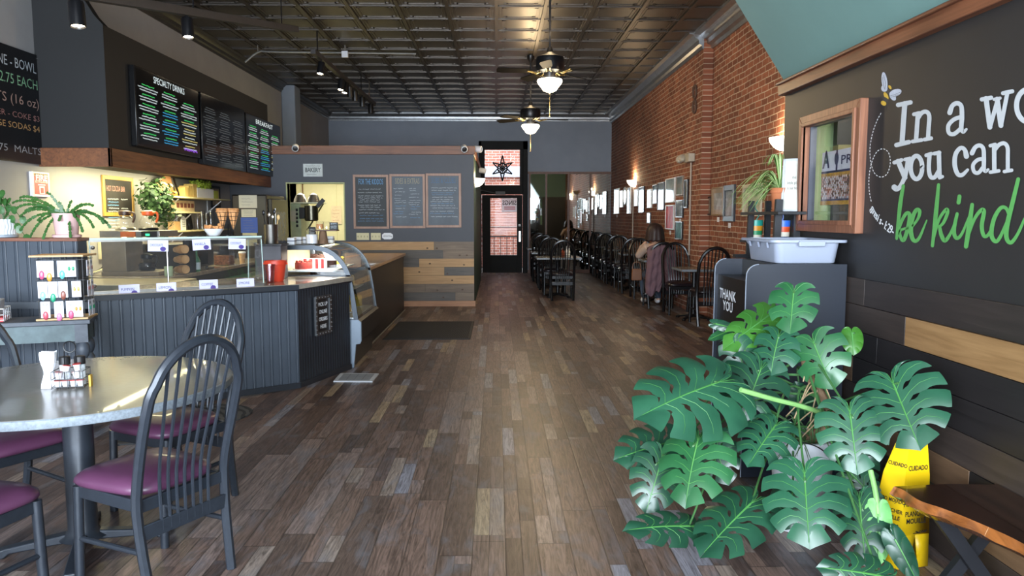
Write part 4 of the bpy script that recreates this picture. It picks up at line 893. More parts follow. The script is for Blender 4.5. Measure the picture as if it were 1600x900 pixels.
orr = M('orange_red_plastic', 'cf4028', .45, var=.05); MB().lathe([(.068, 0), (.072, .004), (.093, .15), (.10, .152), (.10, .185), (.094, .187), (.088, .15), (.066, .01), (0, .01)], 30, p).build('bucket_body', orr, t)
m = MB(); m.ball(p+Vector((-.102, 0, .16)), .01, 8); m.ball(p+Vector((.102, 0, .16)), .01, 8); m.build('handle_lug', orr, t)
p2 = PZ(422.5, 441, .9205)-Vector((0, .03, 0)); m = MB(); m.lathe([(.038, 0), (.041, .004), (.053, .155), (.056, .157), (.054, .162), (.039, .01), (0, .008)], 26, p2)
tag(m.build('plastic_cup', glass('clear_plastic', 'f2e8ec', .05, .5), loc=p2), 'clear ribbed plastic tub in front of the orange bucket', 'cup')
# pick-up sign on the dark end panel
u2 = (C_-B_).normalized(); n2 = Vector((u2.y, -u2.x, 0)); pc = PP(503.5, 492, B_+n2*.015, n2); R = Matrix((u2, -n2, Vector((0, 0, 1)))).transposed()
t = thing('pickup_sign', 'black letter sign in a studded metal frame reading pick up online orders here', 'sign', tuple(pc)); w, h = .24, .33
m = MB(); m.box(-w/2, w/2, -.008, .0, -h/2, h/2, R, pc); m.build('board', black_p, t)
m = MB()
for a in ((-w/2-.012, -w/2+.018, -h/2, h/2), (w/2-.018, w/2+.012, -h/2, h/2)): m.box(a[0], a[1], -.02, 0, a[2]-.01, a[3]+.01, R, pc)
for a in (-h/2, h/2): m.box(-w/2, w/2, -.02, 0, a-.015, a+.015, R, pc)
for k in range(9):
    for s in (-1, 1): m.ball(pc+R @ Vector((s*(w/2+.003), -.021, -h/2+h*k/8)), .007, 6)
for k in range(6):
    for s in (-1, 1): m.ball(pc+R @ Vector((-w/2+w*k/5, -.021, s*h/2)), .007, 6)
m.build('frame', M('aged_nickel', '77797c', .4, .9), t); m = MB()
for k, s in enumerate(('PICK UP', 'ONLINE', 'ORDERS', 'HERE')): text_mb(m, s, pc+R @ Vector((0, -.009, .085-k*.068)), u2, (0, 0, 1), .048, 'CENTER', .001, bold=.015, fit=[.15, .13, .14, .1][k])
m.build('lettering', M('white_letters', 'e9edf2', .6), t)
# ---------- curved display case ----------
DY0, DY1 = 7.46, 8.65
cs = thing('display_case', 'curved-glass bakery display case with a blue-grey end frame beside the counter', 'display case', (-1.75, 8.05, 0))
outer = [(-2.13, 1.222), (-1.80, 1.222), (-1.68, 1.20), (-1.58, 1.14), (-1.50, 1.05), (-1.445, .93), (-1.41, .74), (-1.375, .485)]
oc = [Vector((x, 0, z)) for x, z in outer]; oc = [oc[0]]+smooth(oc[1:], 5)
def inset(pts, d):
    out = []
    for i, p in enumerate(pts):
        a = pts[max(0, i-1)]; b = pts[min(len(pts)-1, i+1)]; t_ = (b-a).normalized(); out.append(p+Vector((-abs(t_.z), 0, -abs(t_.x)))*d)
    return out
ic = inset(oc, .045); endm = M('blue_grey_case_metal', '343c45', .35, .3, .05); endm2 = M('pale_case_end', '717d8b', .4, .2, .05)
for y in (DY0, DY1-.03):
    m = MB(); k = len(oc)
    for i in range(k-1): m.prism([Vector((p.x, y, p.z)) for p in (oc[i], oc[i+1], ic[i+1], ic[i])], (0, .03, 0))
    m.box(-2.13, -2.085, y, y+.03, .5, 1.2); m.box(-2.1, -1.44, y, y+.03, .895, .93)
    m.build('end_frame', endm, cs)
    MB().add([Vector((p.x, y+.015, p.z)) for p in ic]+[Vector((-2.1, y+.015, .485))], [tuple(range(k+1))]).build('end_glass', clear, cs)
low = [(-1.375, .485), (-1.345, .46), (-1.345, .27), (-1.36, .24), (-1.40, .235), (-1.425, .0), (-1.5, .0), (-1.5, .485)]
m = MB(); m.prism([(x, DY0, z) for x, z in low], (0, .03, 0)); tag(m.build('end_cap', endm2, cs, bev=.004), 'pale blue-grey lower end cap')
m = MB(); m.prism([(-1.38, DY0+.03, .485), (-1.355, DY0+.03, .46), (-1.355, DY0+.03, .27), (-1.42, DY0+.03, .22), (-1.44, DY0+.03, 0), (-2.13, DY0+.03, 0), (-2.13, DY0+.03, .485)], (0, DY1-DY0-.03, 0)); m.build('base_cabinet', black_p, cs, bev=.004)
m = MB(); gi = inset(oc, .012)
m.grid(lambda u, v: Vector((gi[min(len(gi)-1, int(round(v*(len(gi)-1))))].x, DY0+.03+u*(DY1-DY0-.06), gi[min(len(gi)-1, int(round(v*(len(gi)-1))))].z)), 1, len(gi)-1); m.build('curved_glass', glass('curved_case_glass', 'e8eee6', .02, .9), cs)
B(-2.13, -1.82, DY0+.03, DY1-.03, 1.205, 1.222).build('top_panel', endm, cs); m = B(-2.13, -2.12, DY0+.03, DY1, .485, 1.2); m.build('back_panel', M('cream_case_back', 'cfc9b0', .3), cs)
sh = [(.50, -1.42, 'deck'), (.74, -1.52, 'shelf'), (.97, -1.62, 'shelf')]
shm = M('pale_case_shelf', 'dfe6ea', .3)
for z, x1, nm in sh: B(-2.1, x1, DY0+.035, DY1-.035, z-.012, z).build(nm, shm, cs)
m = MB(); m.tube([(-1.84, DY0+.05, 1.195), (-1.84, DY1-.05, 1.195)], .01, 8); m.build('case_lamp', M('lit_case_lamp', 'fff3d8', .5, var=0, emit=8), cs)
l = area('case_light', (-1.84, (DY0+DY1)/2, 1.18), (0, 0, R90), 1.1, .05, 7, (1, .9, .72))
cak = {'chocolate': '3a2018', 'vanilla': 'e4d3a8', 'red velvet': '8e2f2a', 'lemon': 'd8b94a', 'carrot': '9a6236', 'green': '8f9a4a'}
def cake(x, y, z, kind, r, h, lab):
    p = Vector((x, y, z+.001)); t = thing('cake', lab, 'cake', tuple(p), 'cakes in the display case')
    MB().lathe([(r*1.25, 0), (r*1.3, .008), (r*.5, .006), (0, .006)], 22, p).build('plate', white_p, t)
    m = MB(); m.lathe([(r, .008), (r, h*.45), (r*1.01, h*.5), (r, h*.55), (r, h-.01), (r*.93, h), (0, h)], 22, p)
    for k in range(8): a = k*math.pi/4; m.ball(p+Vector((r*.8*math.cos(a), r*.8*math.sin(a), h+.004)), .014, 6)
    m.build('cake_body', M('cake_'+kind.replace(' ', '_'), cak[kind], .8, var=.3, scale=25, bp=.3), t)
i = 0
for z, row, wh in ((.97, [('red velvet', -1.95), ('chocolate', -1.76), ('chocolate', -1.93), ('lemon', -1.78)], 'top'), (.74, [('vanilla', -1.85), ('chocolate', -1.7), ('carrot', -1.9), ('vanilla', -1.68)], 'middle'), (.50, [('green', -1.68), ('vanilla', -1.62), ('carrot', -1.72), ('lemon', -1.6)], 'bottom')):
    for k, (kd, x) in enumerate(row):
        cake(x, DY0+.2+k*.27, z, kd, .085, .075+.02*((i*7) % 3), kd+' cake on the %s level of the display case, %s' % (wh, ['nearest the counter', 'second from the counter', 'third from the counter', 'at the far end'][k])); i += 1
m = MB(); p = Vector((-1.88, DY0+.36, .972)); m.box(-.13, .13, -.04, .04, 0, .1, Matrix.Rotation(.1, 3, 'Z'), p)
for y in range(3):
    for k in range(9): m.mi = 1 if (k+y) % 2 == 0 else 0; m.mi = k % 2; m.box(-.13+k*.0289, -.13+(k+1)*.0289, -.042, -.0405, 0, .1, Matrix.Rotation(.1, 3, 'Z'), p)
tag(m.build('gift_box', [M('white_stripe', 'e4dcd8', .6), M('red_stripe', 'c02a30', .6)], loc=p), 'red and white striped box on the top shelf of the display case', 'box')
# things standing on the display case
def jar(x, y, z, r, h, label, fill=None, cat='jar', lid=None, name='jar'):
    p = Vector((x, y, z)); t = thing(name, label, cat, tuple(p))
    MB().lathe([(r*.95, 0), (r, .006), (r, h*.8), (r*.8, h*.92), (r*.84, h), (r*.8, h), (r*.76, h*.92), (r*.95, h*.79), (r*.94, .008), (0, .006)], 20, p).build('jar_glass', clear, t)
    if fill: MB().lathe([(r*.88, .008), (r*.9, h*.62), (0, h*.66)], 20, p).build('contents', fill, t)
    if lid: MB().lathe([(r*.86, h), (r*.86, h+.02), (0, h+.022)], 20, p).build('lid', lid, t)
    return t
ty_ = 1.2235
x = PY(487.5, 378, 7.75).x; jar(x, 7.75, ty_, .062, .16, 'glass canister of white sugar on top of the display case', M('sugar', 'e6e6ea', .7), lid=None)
x = PY(505, 378, 7.85).x; p = Vector((x, 7.85, ty_)); t = thing('cake_stand', 'rustic wooden stand with a log foot and plank top on the display case', 'cake stand', tuple(p))
logm = wood('bark_log', '4a3526', '7d6048', .8, 2); MB().lathe([(.055, 0), (.05, .03), (.035, .13), (0, .13)], 14, p).build('log_foot', logm, t); MB().cbox(p+Vector((.045, 0, .138)), (.22, .13, .014)).build('plank_top', wood('dark_plank', '3d281d', '5e4030', .5, 0), t, bev=.003)
z = ty_+.1465; jar(x-.03, 7.85, z, .04, .09, 'small glass jar at the left on the rustic wooden stand', cone_m); jar(x+.04, 7.84, z, .036, .085, 'small glass jar at the middle of the rustic wooden stand', None)
def tent(p, w, h, label, name='table_sign', mat=None):
    p = Vector(p); t = thing(name, label, 'sign', tuple(p)); m = MB(); m.prism([(-w/2, -h*.25, 0), (-w/2, 0, h), (-w/2, h*.25, 0)], (w, 0, 0)); m.v = [v+p for v in m.v]; m.build('tent_card', mat or black_p, t)
    m = MB(); r = random.Random(int(p.x*1000)); up = Vector((0, .25, 1)).normalized()
    for k in range(4):
        a = p+Vector((-w*.35, -h*.25-.002, 0))+up*(h*(.85-.2*k)); scrib(m, a, a+Vector((w*.7, 0, 0)), h*.1, (0, -1, .25), r, .003)
    m.build('chalk_lines', chalk_w, t); return t
tent((x+.115, 7.84, z), .085, .075, 'black chalk tent card at the right end of the rustic wooden stand'); tent((PY(488, 356, 8.1).x, 8.1, ty_), .07, .17, 'black chalk card behind the sugar canister on the display case')
for k, (px, y, w_) in enumerate(((456, 7.62, .07), (466, 7.9, .08), (475, 8.0, .07), (515, 8.2, .09))):
    x = PY(px, 375, y).x; p = Vector((x, y, ty_)); t = thing('boxed_cups', 'x', 'box', tuple(p)); t['label'] = 'small white box with a dark band on the display case, '+['beside the dark box', 'second from left', 'beside the sugar canister', 'right of the log foot'][k]
    MB().cbox(p+Vector((0, 0, .035)), (w_, .08, .07)).build('box', white_p, t, bev=.003); MB().cbox(p+Vector((0, 0, .038)), (w_+.002, .082, .008)).build('band', M('navy_band', '2b3558', .6), t)
# ---------- dark counter beyond the case ----------
t = thing('rear_counter', 'long black counter with a wood-edged top between the display case and the plank wall', 'counter', (-1.75, 10.4, 0))
B(-2.1, -1.49, 8.66, 12.1, 0, .885).build('body', black_p, t); m = MB(); m.box(-2.12, -1.455, 8.655, 12.13, .885, .925); m.build('countertop', wood('oak_laminate_top', '8a6a49', 'a98560', .3, 1, .8, .05, .3), t, bev=.004)
m = MB(); m.tube([(-1.475, 8.66, .012), (-1.475, 12.1, .012)], .012, 6); m.build('floor_cable', M('grey_cable', '6b6864', .5), t)
p = Vector((-1.62, 9.2, .926)); m = MB()
for k in range(4): m.box(-.1, .1, -.14, .14, k*.004, k*.004+.003, Matrix.Rotation(.2+k*.15, 3, 'Z'), p)
tag(m.build('paper_stack', paper, loc=p), 'loose white papers on the wood-topped rear counter', 'papers')
p = Vector((-1.66, 8.78, .926)); m = MB(); R = Matrix.Rotation(.1, 3, 'Z'); m.box(-.09, .09, -.06, .06, 0, .16, R, p); tag(m.build('box', wood('crate_wood', '7a5a44', 'a58468', .6, 2), loc=p), 'small wooden crate behind the far end of the display case', 'crate')
# ---------- prep counter ----------
t = thing('prep_counter', 'back prep counter with sage green framed doors behind the sneeze guard', 'counter', (-3.8, 9.5, 0))
B(XL+.005, -3.3, 7.62, 11.2, 0, .86).build('body', black_p, t)
m = MB(); m.prism([(XL+.003, 7.6, .86), (-3.26, 7.6, .86), (-3.26, 11.25, .86), (XL+.003, 11.25, .86)], (0, 0, .04)); m.build('countertop', M('grey_brown_stone', '988e80', .2, var=.2, scale=14, coat=.4), t, bev=.004)
sage = M('sage_door_paint', '4f7a68', .5)
for k in range(3):
    y0 = 7.75+k*1.15; m = MB(); mitre(m, -3.3, y0, y0+1.12, .12, .76, .055, .02); m.build('door_frame', sage, t); B(-3.3, -3.295, y0+.05, y0+1.07, .17, .71).build('door_panel', M('dark_door_glass', '20211f', .15), t)
t = thing('chest_freezer', 'low cream-topped equipment cabinet behind the counter front', 'cabinet', (-3.6, 6.9, 0))
B(-4.38, -2.98, 6.75, 7.45, 0, .84).build('body', M('cream_enamel', 'c9c4ac', .35), t, bev=.01); B(-4.39, -2.95, 6.72, 7.47, .845, .9).build('lid', M('cream_enamel_top', 'a8a184', .3), t, bev=.008); B(-3.2, -3.02, 6.742, 6.75, .75, .8).build('control_panel', black_p, t)
# coffee brewer
cbp = Vector((-3.75, 7.95, .9)); t = thing('coffee_brewer', 'stainless coffee brewer with a glass carafe below and warmers on top', 'coffee brewer', tuple(cbp))
bs = M('brown_steel', '8a8070', .4, .35, .1); m = MB(); m.box(-4.05, -3.47, 7.8, 8.2, .901, .94); m.build('base', bs, t, bev=.004)
B(-4.05, -3.80, 7.82, 8.2, .94, 1.30).build('column', bs, t, bev=.006); m = MB(); m.box(-4.05, -3.44, 7.8, 8.25, 1.28, 1.36); m.build('head', steel, t, bev=.006)
B(-3.83, -3.68, 7.785, 7.8, 1.29, 1.35).build('orange_label', M('orange_badge', 'c4683a', .5), t); B(-3.62, -3.46, 7.785, 7.8, 1.285, 1.355).build('display', black_p, t); B(-3.575, -3.535, 7.78, 7.785, 1.31, 1.33).build('green_readout', M('green_led', '2fdc7a', .5, var=0, emit=1.5), t)
for x in (-3.88, -3.64): MB().lathe([(.095, 0), (.1, .02), (.09, .03), (0, .032)], 20, (x, 8.0, 1.36)).build('warmer', steel if x < -3.7 else blackm, t)
def carafe(p, label, band, coffee=False):
    p = Vector(p); t = thing('carafe', label, 'carafe', tuple(p), 'glass coffee carafes')
    MB().lathe([(.07, 0), (.085, .02), (.088, .06), (.06, .11), (.045, .13), (.055, .155)], 24, p).build('glass_body', clear, t)
    if coffee: MB().lathe([(.068, .003), (.083, .02), (.086, .06), (.07, .085), (0, .085)], 24, p).build('coffee', M('black_coffee', '140b08', .1), t)
    MB().lathe([(.047, .12), (.058, .13), (.06, .165), (.03, .175), (0, .175)], 24, p).build('collar', band, t)
    m = MB(); m.tube(smooth([p+Vector((.055, -.02, .15)), p+Vector((.11, -.04, .15)), p+Vector((.12, -.045, .1)), p+Vector((.1, -.04, .05))]), .011, 6); m.build('handle', band, t)
carafe((-3.88, 8.0, 1.3935), 'clear glass carafe with a dark collar on the left top warmer', M('brown_plastic', '3f2a20', .4)); carafe((-3.64, 8.0, 1.3935), 'glass carafe with an orange collar on the right top warmer', M('orange_plastic', 'e8622a', .4)); carafe((-3.66, 7.98, .941), 'carafe of black coffee under the brewer head', blackm, True)
# cups, mug, bottle, machines on the prep counter
kraft = M('kraft_cup', 'b89468', .7)
for k in range(3):
    z = .95+k*.105; p = Vector((-3.33, 8.02, z)); m = MB(); R = Vector((.75, -.65, .05)).normalized().to_track_quat('Z', 'Y').to_matrix()
    for j in range(5): m.lathe([(.03, 0+j*.025), (.043, .1+j*.025), (.046, .102+j*.025), (.04, .098+j*.025)], 16, p-R @ Vector((0, 0, .1)), R)
    tag(m.build('cup_stack', kraft, loc=p), 'sideways stack of kraft paper cups right of the brewer, '+['lowest', 'middle', 'topmost'][k], 'cups', 'sideways cup stacks')
m = MB(); m.box(-3.4, -3.29, 8.30, 8.32, .901, 1.25); m.box(-3.4, -3.39, 8.26, 8.32, .901, 1.25); tag(m.build('cup_rack', blackm, loc=(-3.35, 8.3, .901)), 'black rack behind the sideways cup stacks', 'rack')
def lath(name, label, cat, p, parts, group=None):
    p = Vector(p); t = thing(name, label, cat, tuple(p), group)
    for nm, prof, mt in parts: MB().lathe(prof, 20, p).build(nm, mt, t)
    return t
mg = lath('mug', 'pale green mug on the prep counter edge by the brewer', 'mug', (-3.33, 7.72, .901), [('mug_body', [(.035, 0), (.04, .005), (.043, .1), (.039, .1), (.036, .01), (0, .008)], M('pale_green_glaze', 'a9bf9f', .3))])
lath('bottle', 'green glass bottle with a pale label behind the sneeze guard', 'bottle', (-3.32, 8.42, .901), [('body', [(.036, 0), (.038, .01), (.038, .12), (.014, .18), (.013, .24), (0, .24)], M('green_bottle', '2f6b4a', .15)), ('label', [(.0385, .02), (.0385, .1)], M('pale_label', 'b9cbd6', .6)), ('cap', [(.016, .235), (.016, .26), (0, .262)], white_p)])
t = thing('toaster_oven', 'black countertop oven with glass front behind the middle flavour card', 'oven', (-3.72, 8.9, .901)); B(-4.0, -3.42, 8.5, 9.2, .92, 1.2).build('body', blackm, t, bev=.01); B(-3.42, -3.415, 8.56, 9.0, .95, 1.17).build('glass_door', M('dark_oven_glass', '0c0c0d', .08), t)
for y in (8.6, 9.1):
    for x in (-3.95, -3.47): MB().lathe([(.015, 0), (.015, .02)], 8, (x, y, .9005)).build('foot', blackm, t)
MB().tube([(-3.39, 8.6, 1.15), (-3.39, 8.98, 1.15)], .008, 6).build('handle', steel, t)
p = Vector((-3.42, 9.55, .901)); t = thing('candy_jar', 'square glass jar half full of brown candies right of the black oven', 'jar', tuple(p)); m = MB()
for a, b, c, d in ((-.1, .1, -.1, -.094), (-.1, .1, .094, .1), (-.1, -.094, -.1, .1), (.094, .1, -.1, .1)): m.box(a, b, c, d, 0, .24, None, p)
m.build('glass_walls', clear, t); MB().cbox(p+Vector((0, 0, .25)), (.2, .2, .02)).build('lid', steel, t); tag(MB().cbox(p+Vector((0, 0, .06)), (.185, .185, .11)).build('candies', M('brown_candy', '7a4a2c', .5, var=.6, scale=60, bp=.8), t), kind='stuff')
lath('paper_cup', 'tall kraft takeaway cup with a lid on the prep counter', 'cup', (-3.33, 9.95, .901), [('cup_body', [(.03, 0), (.045, .13), (0, .13)], kraft), ('lid', [(.047, .128), (.047, .14), (.04, .15), (0, .15)], white_p)])
lath('mug', 'grey mug on the prep counter seen through the end glass', 'mug', (-3.32, 10.9, .901), [('mug_body', [(.04, 0), (.045, .005), (.047, .11), (.042, .11), (.038, .01), (0, .008)], M('grey_glaze', '9aa3aa', .3))])
# outlet and cables at the left wall
p = PX(158, 391, XL); t = thing('power_outlet', 'ivory power outlet with plugged cables on the wall behind the sneeze guard', 'outlet', tuple(p)); MB().cbox(p+Vector((.015, 0, 0)), (.03, .14, .2)).build('plate', ivory, t, bev=.004)
for k in range(4):
    q = p+Vector((.03, .03*(k-1.5), .04-.03*k)); m = MB(); m.tube(smooth([q, q+Vector((.12, .1, -.02)), q+Vector((.13+.03*k, -.1-.04*k, -.12)), (XL+.14+.03*k, p.y-.35-.03*k, .93), (XL+.1+.05*k, p.y-.7, .906)]), .007, 6); m.build('cable', [blackm, cream, blackm, M('grey_cable', '6b6864', .5)][k], t)
# ---------- shelves on the left wall ----------
shw = M('cream_shelf', 'd9cf9f', .5); 
def shelf(px0, px1, z, d, label):
    y0 = PX(px0, 330, XL+d/2).y; y1 = PX(px1, 330, XL+d/2).y; t = thing('wall_shelf', label, 'shelf', (XL, (y0+y1)/2, z), 'cream shelves on the left wall'); B(XL+.002, XL+d, y0, y1, z-.02, z).build('board', shw, t, bev=.003)
    for y in (y0+.25, y1-.25):
        m = MB(); m.box(XL+.001, XL+.012, y-.012, y+.012, z-.22, z-.02); m.bar((XL+.01, y, z-.2), (XL+d*.8, y, z-.03), .015, .012); m.build('bracket', white_p, t)
    return y0, y1
z1_, z2_, z3_ = PX(300, 309, XL+.12).z, PX(285, 331, XL+.12).z, PX(300, 359, XL+.12).z
shelf(258, 347, z1_, .27, 'highest cream wall shelf, holding boxes and a plant'); shelf(262, 301, z2_, .25, 'short middle cream wall shelf below the highest one'); shelf(262, 345, z3_, .27, 'lowest cream wall shelf with glasses and an arched sign')
def onw(px, z, d=.13): q = PX(px, 330, XL+d); return Vector((XL+d, q.y, z+.001))
yb_ = M('yellow_tan_box', 'd2b46c', .7); 
for k, (px, w_, h) in enumerate(((286, .13, .13), (292, .13, .155), (299, .14, .185))):
    p = onw(px, z1_, .14); tag(MB().cbox(p+Vector((0, 0, h/2)), (.13, .14, h)).build('paper_box', yb_, loc=p), 'tan paper box on the highest shelf, '+['shortest of the three', 'middle height of the three', 'tallest of the three'][k], 'box', 'tan boxes on the highest shelf')
p = onw(262, z1_, .12); t = thing('wooden_tray', 'wooden picture tray leaning on the highest shelf above the hanging ivy', 'tray', tuple(p)); R = Matrix.Rotation(.4, 3, 'X'); MB().box(-.01, .01, -.22, .2, 0, .26, R, p).build('tray_board', wood('tray_wood', '8d5f3c', 'b5845a', .5, 1), t); m = MB(); m.bar(p+Vector((.03, .12, .29)), p+Vector((.03, .3, .02)), .02, .02); m.build('strap_bar', blackm, t)
p = onw(272, z1_, .2); t = thing('pumpkin', 'small orange pumpkin on the highest shelf', 'pumpkin', tuple(p)); m = MB()
for k in range(8): a = k*math.pi/4; m.ball(p+Vector((.022*math.cos(a), .022*math.sin(a), .035)), .035, 10)
m.build('pumpkin_body', M('pumpkin_orange', 'd0682a', .5), t); MB().tube([p+Vector((0, 0, .06)), p+Vector((.005, 0, .085))], .006, 6).build('stem', M('stem_green', '5c6b3a', .7), t)
# leafy plants
def leafball(mb, c, rx, ry, rz, n, ls, rnd, droop=0.):
    for k in range(n):
        d = Vector((rnd.gauss(0, 1), rnd.gauss(0, 1), rnd.gauss(0, 1))).normalized(); q = Vector(c)+Vector((d.x*rx, d.y*ry, d.z*rz))*rnd.uniform(.35, 1)
        a = Vector((rnd.uniform(-1, 1), rnd.uniform(-1, 1), rnd.uniform(-1, .5-droop))).normalized(); b = a.cross(d+Vector((.01, 0, 0))).normalized(); L = ls*rnd.uniform(.7, 1.3); nn = a.cross(b)
        mb.add([q, q+a*L*.3+b*L*.3+nn*L*.05, q+a*L*.65+b*L*.26, q+a*L, q+a*L*.65-b*L*.26, q+a*L*.3-b*L*.3+nn*L*.05], [(0, 1, 2, 3, 4, 5)])
ivy = M('ivy_leaf', '36502b', .55, var=.4, scale=14); lime = M('lime_leaf', '9bb23e', .55, var=.3, scale=20)
rn = random.Random(5); p = onw(240, 1.5, .28); t = thing('hanging_ivy', 'bushy variegated ivy in a pot on the wall between chalkboard and shelves', 'plant', tuple(p)); c = PX(243, 312, XL+.28)
MB().lathe([(.06, -.14), (.08, 0), (.085, .02), (0, .02)], 18, c).build('pot', M('dark_pot', '3a352c', .6), t)
m = MB(); leafball(m, c+Vector((0, 0, .02)), .22, .26, .27, 620, .06, rn, .3); leafball(m, c+Vector((.02, .16, -.12)), .16, .2, .25, 320, .055, rn, .3); m.build('foliage', ivy, t)
p = onw(315, z1_, .14); t = thing('potted_plant', 'lime green plant in a white trough on the highest shelf', 'plant', tuple(p)); MB().cbox(p+Vector((0, 0, .07)), (.14, .62, .14)).build('trough', white_p, t, bev=.005); m = MB(); leafball(m, p+Vector((0, 0, .19)), .1, .36, .08, 420, .045, rn); m.build('foliage', lime, t)
p = onw(334, z1_, .14); tag(MB().cbox(p+Vector((0, 0, .06)), (.1, .14, .12)).build('yellow_box', M('lime_box', 'a8ac48', .6), loc=p), 'small lime green box at the right end of the highest shelf', 'box')
p = onw(284, z2_, .12); t = thing('gift_pack', 'long boxed sweets with a clear window on the middle shelf', 'box', tuple(p)); MB().cbox(p+Vector((0, 0, .075)), (.1, .62, .15)).build('box', M('beige_carton', 'c7b393', .6), t); m = MB(); [m.cbox(p+Vector((.052, -.24+k*.12, .085)), (.006, .08, .06)) for k in range(5)]; m.build('window_pattern', M('choc_red', '6a3a30', .6), t)
p = onw(271, z3_, .14); tag(MB().cbox(p+Vector((0, 0, .06)), (.1, .16, .12)).build('kraft_box', kraft, loc=p), 'kraft brown box at the left of the lowest shelf', 'box')
p = onw(285, z3_, .18); t = thing('arched_sign', 'small white arched sign standing on the lowest shelf', 'sign', tuple(p)); m = MB(); pr = [(p.x, p.y-.075, p.z), (p.x, p.y+.075, p.z), (p.x, p.y+.075, p.z+.12)]+[(p.x, p.y+.075*math.cos(a), p.z+.12+.07*math.sin(a)) for a in [math.pi*k/8 for k in range(1, 8)]]+[(p.x, p.y-.075, p.z+.12)]; m.prism(pr, (.012, 0, 0)); m.build('board', white_p, t)
m = MB(); r = random.Random(8); [scrib(m, Vector((p.x+.013, p.y-.045, p.z+.14-.03*k)), Vector((p.x+.013, p.y+.045, p.z+.14-.03*k)), .02, (1, 0, 0), r, .006) for k in range(4)]; m.build('lettering', black_p, t)
for k, px in enumerate((308, 315, 322, 329)):
    p = onw(px, z3_, .15); jar(p.x, p.y, p.z, .05, .24+.03*(k % 2), 'tall glass on the lowest shelf, '+['nearest the arched sign', 'second from the arched sign', 'third from the arched sign', 'at the far end'][k], None, 'glass', None, 'tall_glass')
p = onw(297, z3_, .08); m = MB(); R = Matrix.Rotation(.3, 3, 'X'); m.box(-.008, .008, -.07, .07, 0, .28, R, p); tag(m.build('slate_board', black_p, loc=p), 'dark slate leaning on the lowest shelf behind the glasses', 'slate')
# wall pictures/boards on the left wall
def wallboard(name, label, cat, px0, pyt0, px1, pyb1, X, frame, face, fw, group=None, pyb0=None):
    a = PX(px0, pyt0, X); b = PX(px1, pyb1, X); zt_ = a.z; zb_ = b.z; t = thing(name, label, cat, (X, (a.y+b.y)/2, (zt_+zb_)/2), group)
    m = MB()
    mitre(m, X+.002, a.y, b.y, zb_, zt_, fw, .022); m.build('frame', frame, t, bev=.003); B(X+.003, X+.014, a.y+fw*.9, b.y-fw*.9, zb_+fw*.9, zt_-fw*.9).build('board', face, t); return t, a.y+fw, b.y-fw, zb_+fw, zt_-fw, X+.0145
cb = M('chalkboard_black', '262322', .7, var=.25, scale=5)
t, y0, y1, z0, z1, X = wallboard('chalkboard', 'gold-framed chalkboard menu on the wall behind the coffee brewer', 'chalkboard', 157, 273, 208, 338, XL, wood('gold_wood_frame', '8f6a2c', 'c39a4c', .45, 2), cb, .045)
m = MB(); r = random.Random(3); text_mb(m, 'HOT COCOA BAR', (X, y0+.04, z1-.13), (0, 1, 0), (0, 0, 1), .09, fit=.42, depth=.001); m.build('heading', M('pink_chalk', 'b98a80', .9), t); m = MB(); m.mi = 0
for k in range(13):
    z = z1-.22-k*.035; m.mi = (0, 1, 1, 0, 0)[k % 5]; scrib(m, (X, y0+.05+.02*(k % 2), z), (X, y0+.3, z), .018, (1, 0, 0), r, .006)
    if k % 3 == 0: m.mi = 0; scrib(m, (X, y0+.36, z), (X, y0+.52, z), .02, (1, 0, 0), r, .006)
m.build('chalk_lines', [chalk_w, chalk_b], t)
t, y0, y1, z0, z1, X = wallboard('small_picture', 'small black-framed print on the wall right of the shelves', 'picture', 328, 290, 343, 325, XL, bf, M('beige_print', 'b3a088', .7, var=.4, scale=10), .04)
# waffle cone board
a = PX(67, 258, XL); y1 = a.y; z0 = a.z; z1 = PX(56, 87, XL).z; y0 = 6.0; t = thing('chalkboard', 'large black board of cone, bowl and float prices at the upper left edge', 'chalkboard', (XL, 6.7, z0))
B(XL+.002, XL+.02, y0, y1, z0, z1).build('board', M('gloss_black_board', '101014', .25), t); X = XL+.021
R_ = [('WAFFLE CONE', .0, 'c9d0d6', -.20, .15, 1.25), ('$2.75 EACH', .1, '8fc7a0', -.40, .13, 1.2), ('FLOATS (16 oz)', .05, 'b98a78', -.60, .12, 1.28)]
ms = {}
def pen(c): 
    return M('pen_'+c, c, .8, var=0)
for s, z, sz, c, wd in (('WAFFLE CONE - BOWL', .20, .13, 'bcc4cc', 1.18), ('$2.75 EACH', .37, .13, '86b892', .62), ('FLOATS (16 oz)', .56, .12, 'a98a80', 1.0), ('ROOT BEER - COKE $3', .70, .075, '9c6f6a', 1.05), ('- ORANGE SODAS $4', .81, .08, 'b9905f', 1.0), ('SHAKES', .93, .08, '4d5e9a', .5), ('$3.75  MALTS', 1.05, .09, '9a9aa0', .8)):
    m = MB(); w_ = wd; text_mb(m, s, (X, y1-.06-w_ if s != 'SHAKES' else y0+.3, z1-z*(z1-z0)/1.15), (0, 1, 0), (0, 0, 1), sz, fit=w_, depth=.001, bold=-.004); m.build('lettering', pen(c), t)
MB().ball((XL+.024, y1-.03, z1-.03), .007, 6).ball((XL+.024, y1-.03, z0+.03), .007, 6).build('screw', steel, t)
